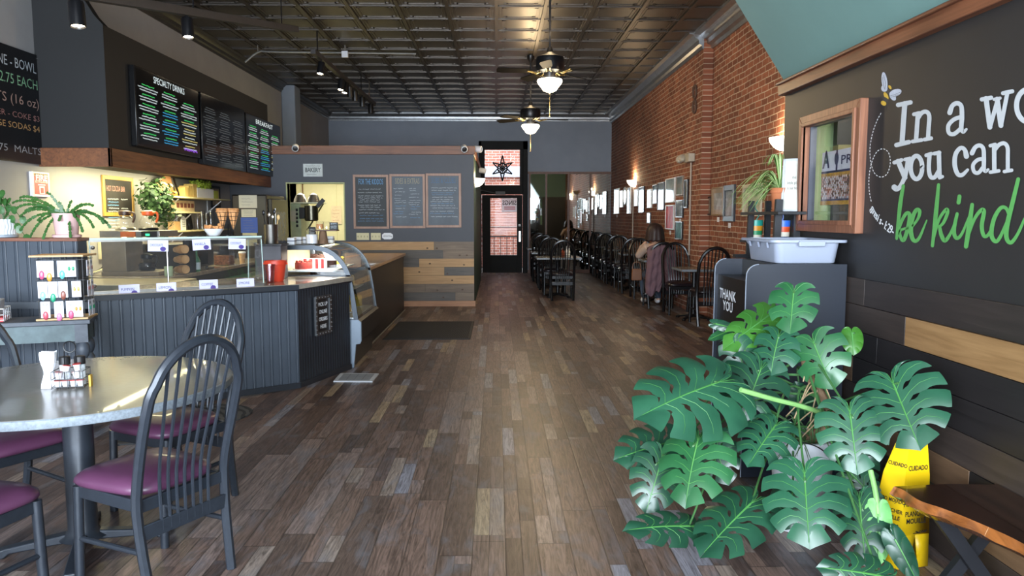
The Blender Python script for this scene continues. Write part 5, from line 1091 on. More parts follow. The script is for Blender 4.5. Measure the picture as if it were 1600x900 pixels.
# fire extinguisher sign
a = PX(48, 266, XL+.02); b = PX(77, 306, XL+.02); t = thing('extinguisher_sign', 'red and white fire extinguisher sign on the left wall above the cactus', 'sign', tuple(a)); zt_, zb_ = a.z-.01, PX(77, 308, XL+.02).z; y0, y1 = a.y, b.y; X = XL+.03
B(XL+.001, X, y0, y1, zb_, zt_).build('plate', M('sign_white', 'dcd9df', .4), t); m = MB(); X += .001; h = zt_-zb_; w_ = y1-y0
m.mi = 0; m.box(X, X+.001, y0+w_*.1, y1-w_*.1, zb_+h*.1, zb_+h*.83); m.mi = 1; m.box(X, X+.001, y0+w_*.1, y1-w_*.1, zb_+h*.84, zb_+h*.94); m.mi = 2
for k in range(7): yy = y0+w_*.12+k*w_*.11; m.prism([(X+.002, yy, zb_+h*.845), (X+.002, yy+.014, zb_+h*.845), (X+.002, yy+.03, zb_+h*.935), (X+.002, yy+.016, zb_+h*.935)], (.0005, 0, 0))
m.mi = 3; text_mb(m, 'FIRE', (X+.002, (y0+y1)/2, zb_+h*.66), (0, 1, 0), (0, 0, 1), .075, 'CENTER', .001, bold=.03, fit=w_*.66); text_mb(m, 'EXTINGUISHER', (X+.002, (y0+y1)/2, zb_+h*.56), (0, 1, 0), (0, 0, 1), .03, 'CENTER', .001, fit=w_*.72, bold=.01)
m.box(X+.001, X+.003, y0+w_*.36, y0+w_*.66, zb_+h*.12, zb_+h*.42); m.box(X+.001, X+.003, y0+w_*.3, y0+w_*.72, zb_+h*.46, zb_+h*.5); m.mi = 0; m.box(X+.003, X+.004, y0+w_*.42, y0+w_*.6, zb_+h*.15, zb_+h*.36)
m.build('artwork', [M('sign_red', 'c43a3c', .5), M('sign_orange', 'd98a3a', .5), black_p, M('sign_white', 'dcd9df', .4)], t)
# tall black refrigerator with papers
t = thing('refrigerator', 'tall black refrigerator with papers taped to its side behind the cone stand', 'refrigerator', (-3.68, 11.7, 0)); xa, xb = PY(362, 320, 11.3).x, PY(417, 320, 11.3).x; zf = PY(390, 304, 11.3).z
B(xa, xb, 11.3, 12.25, 0, zf).build('body', M('fridge_black', '1c1a1b', .3), t, bev=.02); B(xb, xb+.06, 11.35, 12.2, .15, zf-.06).build('door', M('fridge_door', '232326', .2), t, bev=.01); B(xb+.061, xb+.064, 11.5, 12.05, .5, zf-.25).build('door_glass', M('fridge_glass_blue', '4a5570', .08), t); MB().tube([(xb+.085, 11.42, .9), (xb+.085, 11.42, zf-.2)], .012, 8).build('handle', steel, t)
def sheet(px0, py0, px1, py1, Y, mt, label, lines=5, name='notice', seed=1, inkm=None, z=0.):
    a = PY(px0, py0, Y-z); b = PY(px1, py1, Y-z); t = thing(name, label, 'paper', tuple((a+b)/2)); B(a.x, b.x, Y-z-.003, Y-z-.001, b.z, a.z).build('sheet', mt, t); m = MB(); r = random.Random(seed); w_ = b.x-a.x
    for k in range(lines):
        zz = a.z+(b.z-a.z)*(k+1.2)/(lines+1.2); scrib(m, (a.x+w_*.15, Y-z-.004, zz), (a.x+w_*r.uniform(.6, .85), Y-z-.004, zz), abs(a.z-b.z)/lines*.35, (0, -1, 0), r, .004)
    m.build('lines', inkm or M('grey_ink', '6a6a70', .8), t); return t
pw_ = M('aged_paper', 'bdb9a8', .7, var=.05)
sheet(373, 305, 402, 325, 11.3, pw_, 'framed certificate taped highest on the refrigerator side', 3, seed=1); sheet(377, 327, 400, 339, 11.3, pw_, 'smaller certificate below the highest one on the refrigerator', 4, seed=2); sheet(376, 340, 403, 364, 11.3, M('blue_poster', '2a4a9a', .6), 'blue notice on the refrigerator side', 5, seed=3)
sheet(379, 364, 402, 384, 11.3, M('beige_sheet', 'a9a68a', .7), 'beige sheet lowest on the refrigerator side', 3, seed=4)
# ---------- partition: boards, signs, plates ----------
def pboard(px0, py0, px1, py1, label, head, hm, seed, style):
    a = PY(px0, py0, YP); b = PY(px1, py1, YP); t = thing('chalkboard', label, 'chalkboard', tuple((a+b)/2), 'chalkboards on the bakery partition'); fw = .04
    m = MB()
    for P in ([(a.x, b.z), (b.x, b.z), (b.x-fw, b.z+fw), (a.x+fw, b.z+fw)], [(a.x, a.z), (b.x, a.z), (b.x-fw, a.z-fw), (a.x+fw, a.z-fw)], [(a.x, b.z), (a.x+fw, b.z+fw), (a.x+fw, a.z-fw), (a.x, a.z)], [(b.x, b.z), (b.x-fw, b.z+fw), (b.x-fw, a.z-fw), (b.x, a.z)]): m.prism([(x, YP-.03, z) for x, z in P], (0, .028, 0))
    m.build('frame', wood('pine_frame', '8d6b5a', 'ab8977', .5, 2), t, bev=.003); B(a.x+fw, b.x-fw, YP-.016, YP-.002, b.z+fw, a.z-fw).build('board', [M('black_slate', '31363a', .6, var=.1, scale=3), M('grey_slate', '5b646e', .6, var=.2, scale=3), M('grey_slate', '5b646e', .6, var=.2, scale=3)][style], t)
    Y = YP-.0175; x0, x1, z1 = a.x+fw+.02, b.x-fw-.02, a.z-fw; w_ = x1-x0; h = z1-b.z-fw; m = MB(); text_mb(m, head, (x0+w_/2, Y, z1-.12), (1, 0, 0), (0, 0, 1), .13, 'CENTER', .001, fit=w_*.86); m.build('heading', hm, t)
    m = MB(); r = random.Random(seed); cols = [(0, 1)] if style != 1 else [(0, .46), (.52, 1)]
    for c0, c1 in cols:
        z = z1-.2
        while z > b.z+fw+(.05 if style == 0 else .13):
            m.mi = r.choice([0, 0, 1, 2]) if style == 0 else r.choice([0, 0, 0, 1]); a_ = x0+w_*(c0+r.uniform(0, .12)); e_ = x0+w_*(c1-r.uniform(0, .2)); q = a_
            while q < e_: L = r.uniform(.04, .12); scrib(m, (q, Y, z), (min(q+L, e_), Y, z), .02, (0, -1, 0), r, .0045); q += L+.018
            z -= r.choice([.033, .033, .04, .055])
    m.build('chalk_lines', [chalk_w, chalk_b, chalk_g], t)
pboard(551.5, 273, 608.5, 357.5, 'left chalkboard on the partition, headed for the kiddos', 'FOR THE KIDDOS', chalk_b, 1, 0); pboard(608.5, 272, 665, 356.5, 'middle chalkboard on the partition, headed sides and extras', 'SIDES & EXTRAS', M('tan_chalk', 'a09a84', .9), 2, 1); pboard(665, 271, 721, 355.5, 'right chalkboard on the partition with a faint blue heading', 'SUBS & CLUBS', M('dim_blue_chalk', '56708f', .9), 3, 2)
a = PY(474, 256, YP); b = PY(504.5, 276, YP); t = thing('bakery_sign', 'small white plaque reading bakery above the kitchen opening', 'sign', tuple((a+b)/2)); B(a.x, b.x, YP-.02, YP-.001, b.z, a.z).build('plaque', M('distressed_white', 'c6cccb', .6, var=.12, scale=14), t)
m = MB(); cx = (a.x+b.x)/2; text_mb(m, 'BAKERY', (cx, YP-.021, (a.z+b.z)/2-.03), (1, 0, 0), (0, 0, 1), .1, 'CENTER', .001, fit=(b.x-a.x)*.8, bold=.02); r = random.Random(1); scrib(m, (a.x+.04, YP-.022, a.z-.035), (b.x-.04, YP-.022, a.z-.035), .016, (0, -1, 0), r, .004); scrib(m, (a.x+.06, YP-.022, b.z+.035), (b.x-.1, YP-.022, b.z+.035), .016, (0, -1, 0), r, .004); m.build('lettering', M('dark_grey_ink', '3b4346', .7), t)
for (x0, x1, n_, lb) in ((557, 577, 4, 'four-gang'), (579.5, 595, 3, 'three-gang')):
    a = PY(x0, 364, YP); b = PY(x1, 375, YP); t = thing('switch_plate', 'ivory %s light switch plate below the left chalkboard' % lb, 'light switch', tuple((a+b)/2), 'switch plates'); B(a.x, b.x, YP-.008, YP-.001, b.z, a.z).build('plate', ivory, t, bev=.003)
    for k in range(n_): x = a.x+(b.x-a.x)*(k+.5)/n_; MB().cbox((x, YP-.014, (a.z+b.z)/2), (.01, .014, .03)).build('toggle', M('ivory_dark', 'a89f74', .5), t)
a = PY(597, 364, YP); b = PY(614, 374, YP); t = thing('sticker', 'white oval-cornered sticker beside the switch plates', 'sticker', tuple((a+b)/2)); m = MB(); w_, h = b.x-a.x, a.z-b.z; m.prism([(a.x, YP-.003, a.z-h*.25), (a.x+w_*.2, YP-.003, a.z), (b.x-w_*.2, YP-.003, a.z), (b.x, YP-.003, a.z-h*.25), (b.x, YP-.003, b.z+h*.25), (b.x-w_*.2, YP-.003, b.z), (a.x+w_*.2, YP-.003, b.z), (a.x, YP-.003, b.z+h*.25)], (0, .002, 0)); m.build('label', white_p, t); m = MB(); scrib(m, (a.x+.02, YP-.005, a.z-h*.5), (b.x-.02, YP-.005, a.z-h*.5), .03, (0, -1, 0), r, .007); m.build('lettering', M('navy_ink', '2d3350', .7), t)
# things seen through the kitchen opening
t = thing('kitchen_cabinet', 'pale green steel cabinet with papers behind the kitchen opening', 'cabinet', (-3.55, 13.7, 0)); xa, xb = PY(452, 330, 13.6).x, PY(470, 330, 13.6).x; zk = PY(460, 318, 13.6).z
B(xa-.3, xb, 13.6, 14.3, 0, zk).build('body', M('pale_green_steel', 'b3bf9c', .4), t, bev=.01)
for k in range(5): B(xb-.09, xb-.05, 13.592, 13.6, zk-.42+.07*k, zk-.37+.07*k).build('magnet', black_p, t)
B(xa+.02, xa+.12, 13.592, 13.6, zk-.32, zk-.12).build('taped_note', pw_, t)
m = B(xa-.3, PY(497, 320, 13.55).x, 13.55, 14.2, zk+.001, zk+.022); t = thing('steel_shelf', 'white steel shelf carrying upturned mixing bowls in the kitchen', 'shelf', (xa, 13.7, zk)); m.build('board', M('white_steel', 'c9ccae', .4), t); m = MB(); x_ = PY(496, 320, 13.6).x; m.bar((x_, 14.1, zk+.02), (x_-.2, 13.7, zk-.45), .02, .02); m.build('brace', steel, t)
for px, r_, dz, lb in ((469, .12, .0, 'left'), (489.5, .11, .0, 'right')):
    x = PY(px, 310, 13.75).x; p = Vector((x, 13.78, zk+.024)); tag(MB().lathe([(r_*1.04, 0), (r_, .01), (r_*.93, .06), (r_*.6, .14), (0, .17)], 28, p).build('mixing_bowl', steel, loc=p), 'upturned steel mixing bowl on the kitchen shelf, the %s one' % lb, 'bowl', 'upturned mixing bowls')
x = PY(489, 330, 13.9).x; p = Vector((x+.04, 13.62, zk-.31)); t = thing('stock_pot', 'dark stock pot hanging beneath the kitchen shelf', 'pot', tuple(p)); MB().lathe([(.1, 0), (.12, .02), (.12, .27), (0, .27)], 20, p).build('pot_body', M('dark_pot_steel', '5a564a', .3, .9), t); MB().cbox(p+Vector((-.16, 0, .14)), (.1, .1, .2)).build('side_box', black_p, t, bev=.01)
x = PY(500, 325, 13.5).x; m = MB(); m.bar((x-.05, 13.5, zk-.06), (x+.07, 13.5, zk+.07), .03, .07); tag(m.build('scoop', blackm, loc=(x, 13.5, zk)), 'black tilted scoop hanging at the end of the kitchen shelf', 'scoop')
m = MB(); x = PY(473, 300, 15.87).x; tag(MB().tube([(x, 15.87, 1.6), (x, 15.87, 2.54)], .012, 6).build('hanging_pipe', M('copper_pipe', '8a6038', .4, .6), loc=(x, 15.87, 2.0)), 'thin copper pipe rising behind the mixing bowls', 'pipe')
sheet(517, 322, 534, 350, 15.88, M('warm_sheet', 'ddc9a4', .7), 'poster with red lettering on the kitchen back wall', 4, 'poster', 6, M('red_ink', '9c3a30', .7))
# ---------- menu screens on the bulkhead ----------
MX = -3.70
def screen(px0, px1, zb_, zt_, label, seed, tint, head=None):
    y0 = PX(px0, 200, MX).y; y1 = PX(px1, 200, MX).y; t = thing('menu_screen', label, 'menu board', (MX, (y0+y1)/2, zb_), 'menu boards on the black bulkhead')
    B(XBK+.001, MX, y0+.01, y1-.01, zb_, zt_).build('screen_body', M('screen_black', '0b0b0d', .2), t, bev=.006); B(MX, MX+.002, y0+.03, y1-.03, zb_+.02, zt_-.02).build('display_face', M('display_black', '0a0a0d', .12), t)
    X = MX+.0035; m = MB(); r = random.Random(seed); w_ = y1-y0; n = 3
    if head: h_ = MB(); text_mb(h_, head, (X, (y0+y1)/2, zt_-.11), (0, 1, 0), (0, 0, 1), .1, 'CENTER', .001, fit=w_*.48); h_.build('heading', chalk_lit['w'], t)
    for c in range(n):
        a_ = y0+.06+c*(w_-.1)/n; L = (w_-.1)/n-.05; z = zt_-(.17 if c < 2 else .21)
        k = 0
        while z > zb_+.06:
            m.mi = 1 if k % 3 == 0 else 0
            if c == 1 and z < zb_+.45: m.mi = 2 if k % 3 else 1
            if c == 2 and z < zb_+.4: m.mi = 3 if k % 2 else 0
            if tint == 'dim': m.mi = 4  # dim text colour stands in for washout by a reflection
            ww = L*(.6 if k % 3 == 0 else r.uniform(.7, 1)); s0 = a_+(L-ww)/2; scrib(m, (X, s0, z), (X, s0+ww, z), .018, (1, 0, 0), r, .006)
            z -= .029 if k % 3 != 2 else .042; k += 1
    if head: m.mi = 5; z = zb_+.07; scrib(m, (X, y1-.5, z), (X, y1-.12, z), .035, (1, 0, 0), r, .015)
    m.build('menu_text', [chalk_lit[k] for k in 'wgbydp'], t); return t, y0, y1
def em(n, c, e=.42): return M(n, c, .6, var=0, emit=e)
chalk_lit = {'w': em('screen_white', 'c9d8dc'), 'g': em('screen_green', '3fcf6a'), 'b': em('screen_blue', '35a0d8'), 'y': em('screen_yellow', 'b9b06a', .6), 'd': em('screen_dim', '5a6268', .25), 'p': em('screen_purple', '8a4fd0')}
screen(213, 312, 2.23, 3.05, 'nearest menu screen, headed specialty drinks, with green and white lines', 11, '', 'SPECIALTY DRINKS')
t, y0, y1 = screen(315, 383, 2.16, 3.06, 'middle menu screen, its dim text coloured as if washed out by a reflection', 12, 'dim')
screen(384, 438, 2.16, 3.04, 'furthest menu screen, headed breakfast, at the end of the bulkhead', 13, '', 'BREAKFAST')
# ---------- things on the half wall ----------
hz2 = hz+.0255
p = PY(105, 370, 5.63); p.z = hz2; t = thing('christmas_cactus', 'drooping green segmented cactus in a pale pink pot on the half wall', 'potted plant', tuple(p)); pink = M('pink_ceramic', 'd9b3b0', .45, var=.02)
MB().lathe([(.07, .018), (.075, .03), (.092, .175), (.093, .178), (.086, .176), (.07, .04), (0, .03)], 32, p).build('pot', pink, t); MB().lathe([(.085, 0), (.094, .003), (.096, .02), (.09, .024), (.086, .016), (0, .014)], 32, p).build('saucer', pink, t); MB().lathe([(.085, .16), (0, .165)], 20, p).build('soil', M('potting_soil', '2a211b', .9), t)
cac = M('cactus_green', '2f5a28', .4, var=.3, scale=25); r = random.Random(9); m = MB()
targets = [(-.33, -.05, .04), (-.29, -.08, -.02), (-.28, -.1, -.12), (-.2, -.12, -.17), (-.1, -.13, -.18), (.02, -.13, -.05), (.08, -.1, -.17), (.17, -.1, -.13), (.24, -.08, -.1), (.3, -.05, -.07), (.33, -.02, -.1), (-.22, -.05, .1), (-.12, -.02, .16), (-.05, 0, .09), (.05, .0, .1), (.14, .02, .07), (-.33, .0, .12), (-.18, .08, .0), (.15, .08, .0), (-.36, -.04, .08), (.22, -.03, .06), (-.15, -.1, -.05), (-.26, -.06, .02), (.11, -.08, -.02)]
for (dx, dy, dz) in targets:
    st = p+Vector((dx*.12, dy*.2, .17)); en = p+Vector((dx, dy, .17+dz)); L = (en-st).length; n = max(4, int(L/.032)); mid = (st+en)/2+Vector((dx*.15, 0, .05+.45*max(0, L-.1)*.6))
    pts = [(st*(1-s)**2+mid*2*s*(1-s)+en*s*s) for s in [k/n for k in range(n+1)]]
    for a, b in zip(pts, pts[1:]):
        d = (b-a).normalized(); s_ = d.cross(Vector((r.uniform(-.3, .3), -1, r.uniform(.2, 1)))).normalized(); q = d.cross(s_); w_ = .0105
        o = [a+s_*w_*.35, a+d*.008+s_*w_, a+(b-a)*.5+s_*w_*.85, a+(b-a)*.8+s_*w_*1.15, b+s_*w_*.4, b-s_*w_*.4, a+(b-a)*.8-s_*w_*1.15, a+(b-a)*.5-s_*w_*.85, a+d*.008-s_*w_, a-s_*w_*.35]
        m.prism([v-q*.0018 for v in o], q*.0036)
m.build('cactus_stems', cac, t)
p = Vector((PY(1, 371, 5.64).x, 5.64, hz2)); t = thing('potted_plant', 'white ribbed pot with a few round-leaved sprigs at the far left of the half wall', 'potted plant', tuple(p)); m = MB(); n = 60
def rib(u, v): a = 2*math.pi*u; rr = (.1+.012*v)*(1+.02*math.sin(n*a/2+1.5*math.sin(v*9))); return p+Vector((rr*math.cos(a), rr*math.sin(a), .02+.115*v))
m.grid(rib, 240, 10); m.build('ribbed_pot', M('pale_blue_ceramic', 'd5dbe2', .5, var=.02), t); MB().lathe([(.105, 0), (.114, .004), (.114, .02), (.1, .024), (0, .02)], 36, p).build('saucer', M('grey_ceramic', '8f98a3', .5), t); MB().lathe([(.108, .12), (0, .122)], 24, p).build('soil', M('potting_soil', '2a211b', .9), t)
m = MB(); r = random.Random(3)
for k, (dx, dz) in enumerate(((.08, .26), (.14, .2), (.2, .13), (.05, .2), (.17, .06), (.22, -.0))):
    pts = smooth([p+Vector((.03, 0, .12)), p+Vector((dx*.5, -.03, .12+dz*.8)), p+Vector((dx, -.05, dz))], 5); m.tube(pts, .0025, 5)
    for q in pts[4::3]: m.lathe([(.0, 0), (.024, .001), (.0, .003)], 8, q, Euler((r.uniform(.7, 1.8), 0, r.uniform(-.6, .6))).to_matrix(), 1, 1.3)
m.build('sprigs', cac, t)
# ---------- console table and its display ----------
aR = math.radians(20); ud = Vector((-math.cos(aR), -math.sin(aR), 0)); vd = Vector((math.sin(aR), -math.cos(aR), 0)); O = Vector((-2.9, 5.5, 0))
def T(s, o, z): return O+ud*s+vd*o+Vector((0, 0, z))
t = thing('console_table', 'distressed slate-blue console table with turned legs against the half wall', 'table', tuple(T(.6, .16, 0))); dist = M('distressed_slate_paint', '474d57', .5, var=.25, scale=16, bp=.1); 
def rect(mb, s0, s1, o0, o1, z0, z1): return mb.prism([T(s0, o0, z0), T(s1, o0, z0), T(s1, o1, z0), T(s0, o1, z0)], (0, 0, z1-z0))
rect(MB(), 0, 1.25, 0, .33, .77, .8).build('tabletop', dist, t, bev=.004); m = MB(); rect(m, .06, 1.2, .27, .29, .65, .77); rect(m, .02, .04, .03, .3, .65, .77); m.build('apron', M('worn_green_paint', '56666a', .55, var=.3, scale=9), t)
for s, o in ((.06, .27), (1.15, .27), (.06, .05), (1.15, .05)):
    m = MB(); rect(m, s-.04, s+.04, o-.035, o+.035, .64, .77); m.lathe([(.02, 0), (.026, .03), (.02, .1), (.034, .2), (.02, .26), (.03, .3), (.038, .38), (.026, .43), (.04, .46), (.042, .5), (.026, .53), (.036, .545), (.045, .58), (.04, .615), (.025, .64)], 20, T(s, o, 0)); m.build('leg', dist, t)
c = T(.155, .17, .801); t = thing('earring_rack', 'revolving wooden rack hung with carded earrings on the console table', 'display rack', tuple(c)); tanw = wood('rack_ply', 'a98455', 'd0ab78', .5, 0)
Rr = Matrix.Rotation(.35, 3, 'Z')
def Q(x, y, z): return Rr @ Vector((x, y, z))+c
MB().prism([Q(-.17, -.13, 0), Q(.14, -.13, 0), Q(.17, .1, 0), Q(-.14, .13, 0)], (0, 0, .012)).build('bottom_plate', tanw, t); m = MB(); m.prism([Q(-.19, -.14, .43), Q(.13, -.14, .43), Q(.18, .1, .43), Q(-.16, .13, .43)], (0, 0, .012)); m.build('top_plate', tanw, t)
m = MB(); m.tube([Q(0, 0, 0), Q(0, 0, .43)], .008, 8)
for x, y in ((-.15, -.12), (.12, -.12), (.15, .09), (-.13, .11), (-.01, -.12), (.02, -.12)): m.tube([Q(x, y, .01), Q(x, y, .43)], .0022, 5)
for z in (.13, .27, .41):
    m.tube([Q(-.16, -.125, z), Q(.13, -.125, z), Q(.155, .09, z), Q(-.14, .115, z)], .002, 5, closed=True)
m.build('wire_frame', blackm, t)
cols = ['c8507a', 'd89a3c', '5fb8b0', '2f9a6a', 'c9a89a', 'b08a86', '8fc3d8', '1f9a72', '8a4a3a', 'c9b45a', 'b5706a', 'c08a8a', 'c04a5a', 'd87aa0']
cc_ = M('earring_card', 'e3e2ec', .6, var=.02); k = 0; posn = []
for row, z in enumerate((.31, .17, .035)):
    for s in ([-.12, -.075, .0, .055], [-.12, -.06, .0, .08], [-.11, -.03, .04, .085])[row]: posn.append((Q(s, -.135, z), Rr @ Vector((1, 0, 0)), Rr @ Vector((0, -1, 0)), 'front'))
    for s in (.0, .065): 
        d = (Q(.17, .1, 0)-Q(.14, -.13, 0)).normalized(); posn.append((Q(.145, -.1, z)+d*(s+.02), d, Vector((d.y, -d.x, 0)), 'right'))
rws = ['top', 'middle', 'bottom']
for k, (q, xd, nd, side) in enumerate(posn):
    R = Matrix((xd, -nd, Vector((0, 0, 1)))).transposed(); i = k % 6; t = thing('earring_card', 'carded earrings on the %s row, %s side of the rack, %s' % (rws[k//6], side, ['first from the left', 'second from the left', 'third from the left', 'fourth from the left', 'inner card', 'outer card'][i]), 'earrings', tuple(q+nd*(.003*(i % 2))), 'carded earrings')
    q = t.location.copy(); MB().box(-.028, .028, -.001, .001, -.015, .095, R, q).build('card', cc_, t); m = MB(); cm_ = M('earring_'+cols[k % 14], cols[k % 14], .3, var=.4, scale=60)
    if side == 'front' and i != 3: m.ball(q+R @ Vector((0, -.004, .015-.03*(1 if k % 2 else .5))), .019, 10, (.85, .2, 1.6), R)
    else: 
        for s_ in (-.012, .012): m.ball(q+R @ Vector((s_, -.004, .04)), .01, 8, (.8, .3, 1.5), R)
    m.build('earring', cm_, t); m = MB(); m.tube([q+R @ Vector((.012*math.cos(a), -.002, .075+.008*math.sin(a))) for a in [j*math.pi/5 for j in range(10)]], .0012, 4, closed=True); m.build('hook', blackm, t)
c = T(.66, .2, .801); t = thing('wire_basket', 'white wire basket of blue packets on the console table at the left edge', 'basket', tuple(c)); m = MB(); Rb = Matrix.Rotation(aR, 3, 'Z')
def Qb(x, y, z): return Rb @ Vector((x, y, z))+c
for z in (.015, .05, .09): m.tube([Qb(-.15, -.09, z), Qb(.15, -.09, z), Qb(.15, .09, z), Qb(-.15, .09, z)], .0025 if z < .09 else .004, 5, closed=True)
for k in range(9):
    x = -.15+k*.0375
    for y in (-.09, .09): m.tube([Qb(x, y, .005), Qb(x, y, .09)], .0022, 5)
for k in range(5):
    for x in (-.15, .15): m.tube([Qb(x, -.09+k*.045, .005), Qb(x, -.09+k*.045, .09)], .0022, 5)
m.build('wires', white_p, t); MB().box(-.145, .145, -.085, .085, .003, .03, Rb, c).build('red_liner', M('red_liner', 'b53038', .5), t)
for k in range(4):
    q = Qb(-.09+k*.06, 0, .031); tag(MB().box(-.025, .025, -.06, .06, 0, .12, Rb @ Matrix.Rotation(.08*(k-1.5), 3, 'Y'), q).build('packet', [M('blue_packet', '4f8fd0', .4, var=.3, scale=18), M('clear_packet', 'b8bcc4', .3, var=.2, scale=18)][k % 2], loc=q, bev=.006), ['blue packet', 'clear packet'][k % 2]+' in the white wire basket, '+['leftmost', 'second', 'third', 'rightmost'][k], 'packet', 'packets in the wire basket')
# ---------- mats and papers on the floor ----------
a = PZ(600, 531); b = PZ(735, 531); c = PZ(738, 503); d = PZ(622, 503); t = thing('floor_mat', 'black ribbed entrance mat on the floor by the rear counter', 'mat', tuple((a+c)/2)); x0, x1, y0, y1 = a.x-.02, b.x, a.y, c.y
B(x0, x1, y0, y1, 0.0005, .009).build('rubber_edge', M('rubber_black', '18181b', .6), t, bev=.003); m = MB(); n = 90
for k in range(n): x = x0+.03+(x1-x0-.06)*k/n; m.box(x, x+.006, y0+.03, y1-.03, .009, .0125)
m.build('carpet_ribs', M('charcoal_carpet', '26282d', .95, var=.3, scale=60), t)
def rug_mat():
    m, t_, b = nt('patterned_rug'); b.inputs['Roughness'].default_value = .95; tc = N(t_, 'ShaderNodeTexCoord'); w = N(t_, 'ShaderNodeTexWave', wave_type='RINGS', i_Scale=5.0, i_Distortion=6.0, i_Detail=3.0); w.rings_direction = 'Z'; t_.links.new(tc.outputs['Object'], w.inputs[0])
    t_.links.new(ramp(t_, w.outputs[0], [(.4, hx('23262b')), (.6, hx('4a4c4e'))]), b.inputs['Base Color']); return m
q = [Vector((-2.25, 5.98, 0)), Vector((-2.68, 5.6, 0)), Vector((-2.5, 4.9, 0)), Vector((-1.98, 5.4, 0)), Vector((-1.9, 5.8, 0))]
m = MB(); m.prism([v+Vector((0, 0, .0005)) for v in smooth(q, 4, True)], (0, 0, .01)); tag(m.build('patterned_rug', rug_mat(), loc=(-2.5, 5.4, 0)), 'grey ornate patterned rug on the floor in front of the bead-board counter', 'rug')
P4 = [PZ(532, 584.5), PZ(592, 585), PZ(582, 597.5), PZ(521, 597)]; c = sum(P4, Vector())/4; t = thing('floor_frame', 'white-framed sheet lying on the floor below the pick-up sign', 'frame', tuple(c)); m = MB(); m.prism([v+Vector((0, 0, .0005)) for v in P4], (0, 0, .01)); m.build('frame', M('white_trim_board', 'c8cbd0', .5), t)
m = MB(); I = [c+(v-c)*.8 for v in P4]; m.prism([v+Vector((0, 0, .0105)) for v in I], (0, 0, .001)); m.build('sheet', M('grey_sheet', '8d9298', .6, var=.1), t); m = MB()
for k in range(1, 4): a = I[0].lerp(I[1], k/4); b = I[3].lerp(I[2], k/4); stroke(m, [a+Vector((0, 0, .012)), b+Vector((0, 0, .012))], .004, (0, 0, 1), .0003, False)
m.build('sheet_lines', M('grey_ink', '6a6a70', .8), t)
# ---------- painted lettering on the black feature wall ----------
LX = 1.9992
def PW(px, py): return PX(px, py, LX)
def pstroke(mb, pts, w, n=5, cap=True, x=LX):
    """painted brush stroke given by its course on the wall"""
    q = [Vector((a, b, 0)) for a, b in pts]; k = len(q); ws = list(w) if isinstance(w, (list, tuple)) else [w]*k
    if k > 2 and n > 1:
        out = smooth(q, n); W2 = []
        for i in range(len(out)): f = i/n; a = min(int(f), k-1); b = min(a+1, k-1); W2.append(ws[a]*(1-(f-a))+ws[b]*(f-a))
        q, ws = out, W2
    L = []; R = []
    for i in range(len(q)):
        d = (q[min(i+1, len(q)-1)]-q[max(i-1, 0)]).normalized(); s_ = Vector((-d.y, d.x, 0))*ws[i]/2; a = q[i]+s_; b = q[i]-s_; L.append(PX(a.x, a.y, x)); R.append(PX(b.x, b.y, x))
    m = len(q); mb.add(L+R, [(i, m+i, m+i+1, i+1) for i in range(m-1)])
    if cap:
        for e in (0, m-1): mb.add([PX(q[e].x+math.cos(2*math.pi*j/12)*ws[e]/2, q[e].y+math.sin(2*math.pi*j/12)*ws[e]/2, x-.0002) for j in range(12)], [tuple(range(12))])
def A3(*p): return [(1340+x/3, 100+y/3) for x, y in p]
def A4(*p): return [(1200+x/4, 225+y/4) for x, y in p]
pale = M('pale_wall_paint', 'b9bbbd', .6, var=.05, scale=30); grn = M('green_wall_paint', '559a50', .6, var=.08, scale=30); whitep = M('white_wall_paint', 'dfe1e3', .6)
def el(cx, cy, rx, ry, n=16, tilt=0.): return [(cx+rx*math.cos(2*math.pi*k/n)+tilt*ry*math.sin(2*math.pi*k/n), cy+ry*math.sin(2*math.pi*k/n)) for k in range(n+1)]
w = 7.4
def letters(name, label, strokes, mat, A=A3):
    t = thing('wall_lettering', label, 'lettering', tuple(PW(*A(strokes[0][1][0])[0])), 'painted lettering on the black wall')
    cur = None; m = None; k = 0
    for s in strokes:
        if s[0] != cur:
            if m: m.build('letter', mat, t)
            m = MB(); cur = s[0]
        pstroke(m, A(*s[1]), s[2], s[3] if len(s) > 3 else 5, x=LX-.0003*(k % 3)); k += 1
    m.build('letter', mat, t)
letters('x', 'big pale typewriter lettering In a wo on the upper black wall', [
    ('I', [(190, 192), (248, 180)], 7), ('I', [(221, 186), (208, 372)], 8), ('I', [(182, 380), (240, 366)], 7),
    ('n', [(264, 236), (290, 230)], 6), ('n', [(283, 232), (274, 358)], 7), ('n', [(258, 363), (300, 356)], 6), ('n', [(281, 258), (300, 230), (322, 224), (336, 244), (333, 300), (330, 350)], 6.6), ('n', [(314, 354), (345, 348)], 6),
    ('a', [(432, 228), (444, 196), (466, 184), (486, 198), (489, 250), (486, 300), (495, 318), (510, 306)], [8, 7, 7, 7, 7.5, 7, 6, 4]), ('a', [(486, 248), (452, 260), (426, 288), (428, 322), (452, 328), (485, 302)], 6.5),
    ('w', [(582, 166), (626, 158)], 6.5), ('w', [(602, 162), (620, 296)], 8, 1), ('w', [(620, 298), (656, 170)], 6.5, 1), ('w', [(654, 165), (672, 288)], 8, 1), ('w', [(672, 290), (702, 136)], 6.5, 1), ('w', [(682, 137), (725, 128)], 6.5), ('w', [(640, 166), (668, 160)], 5),
    ('o', el(800, 195, 55, 76), 8, 3)], pale)
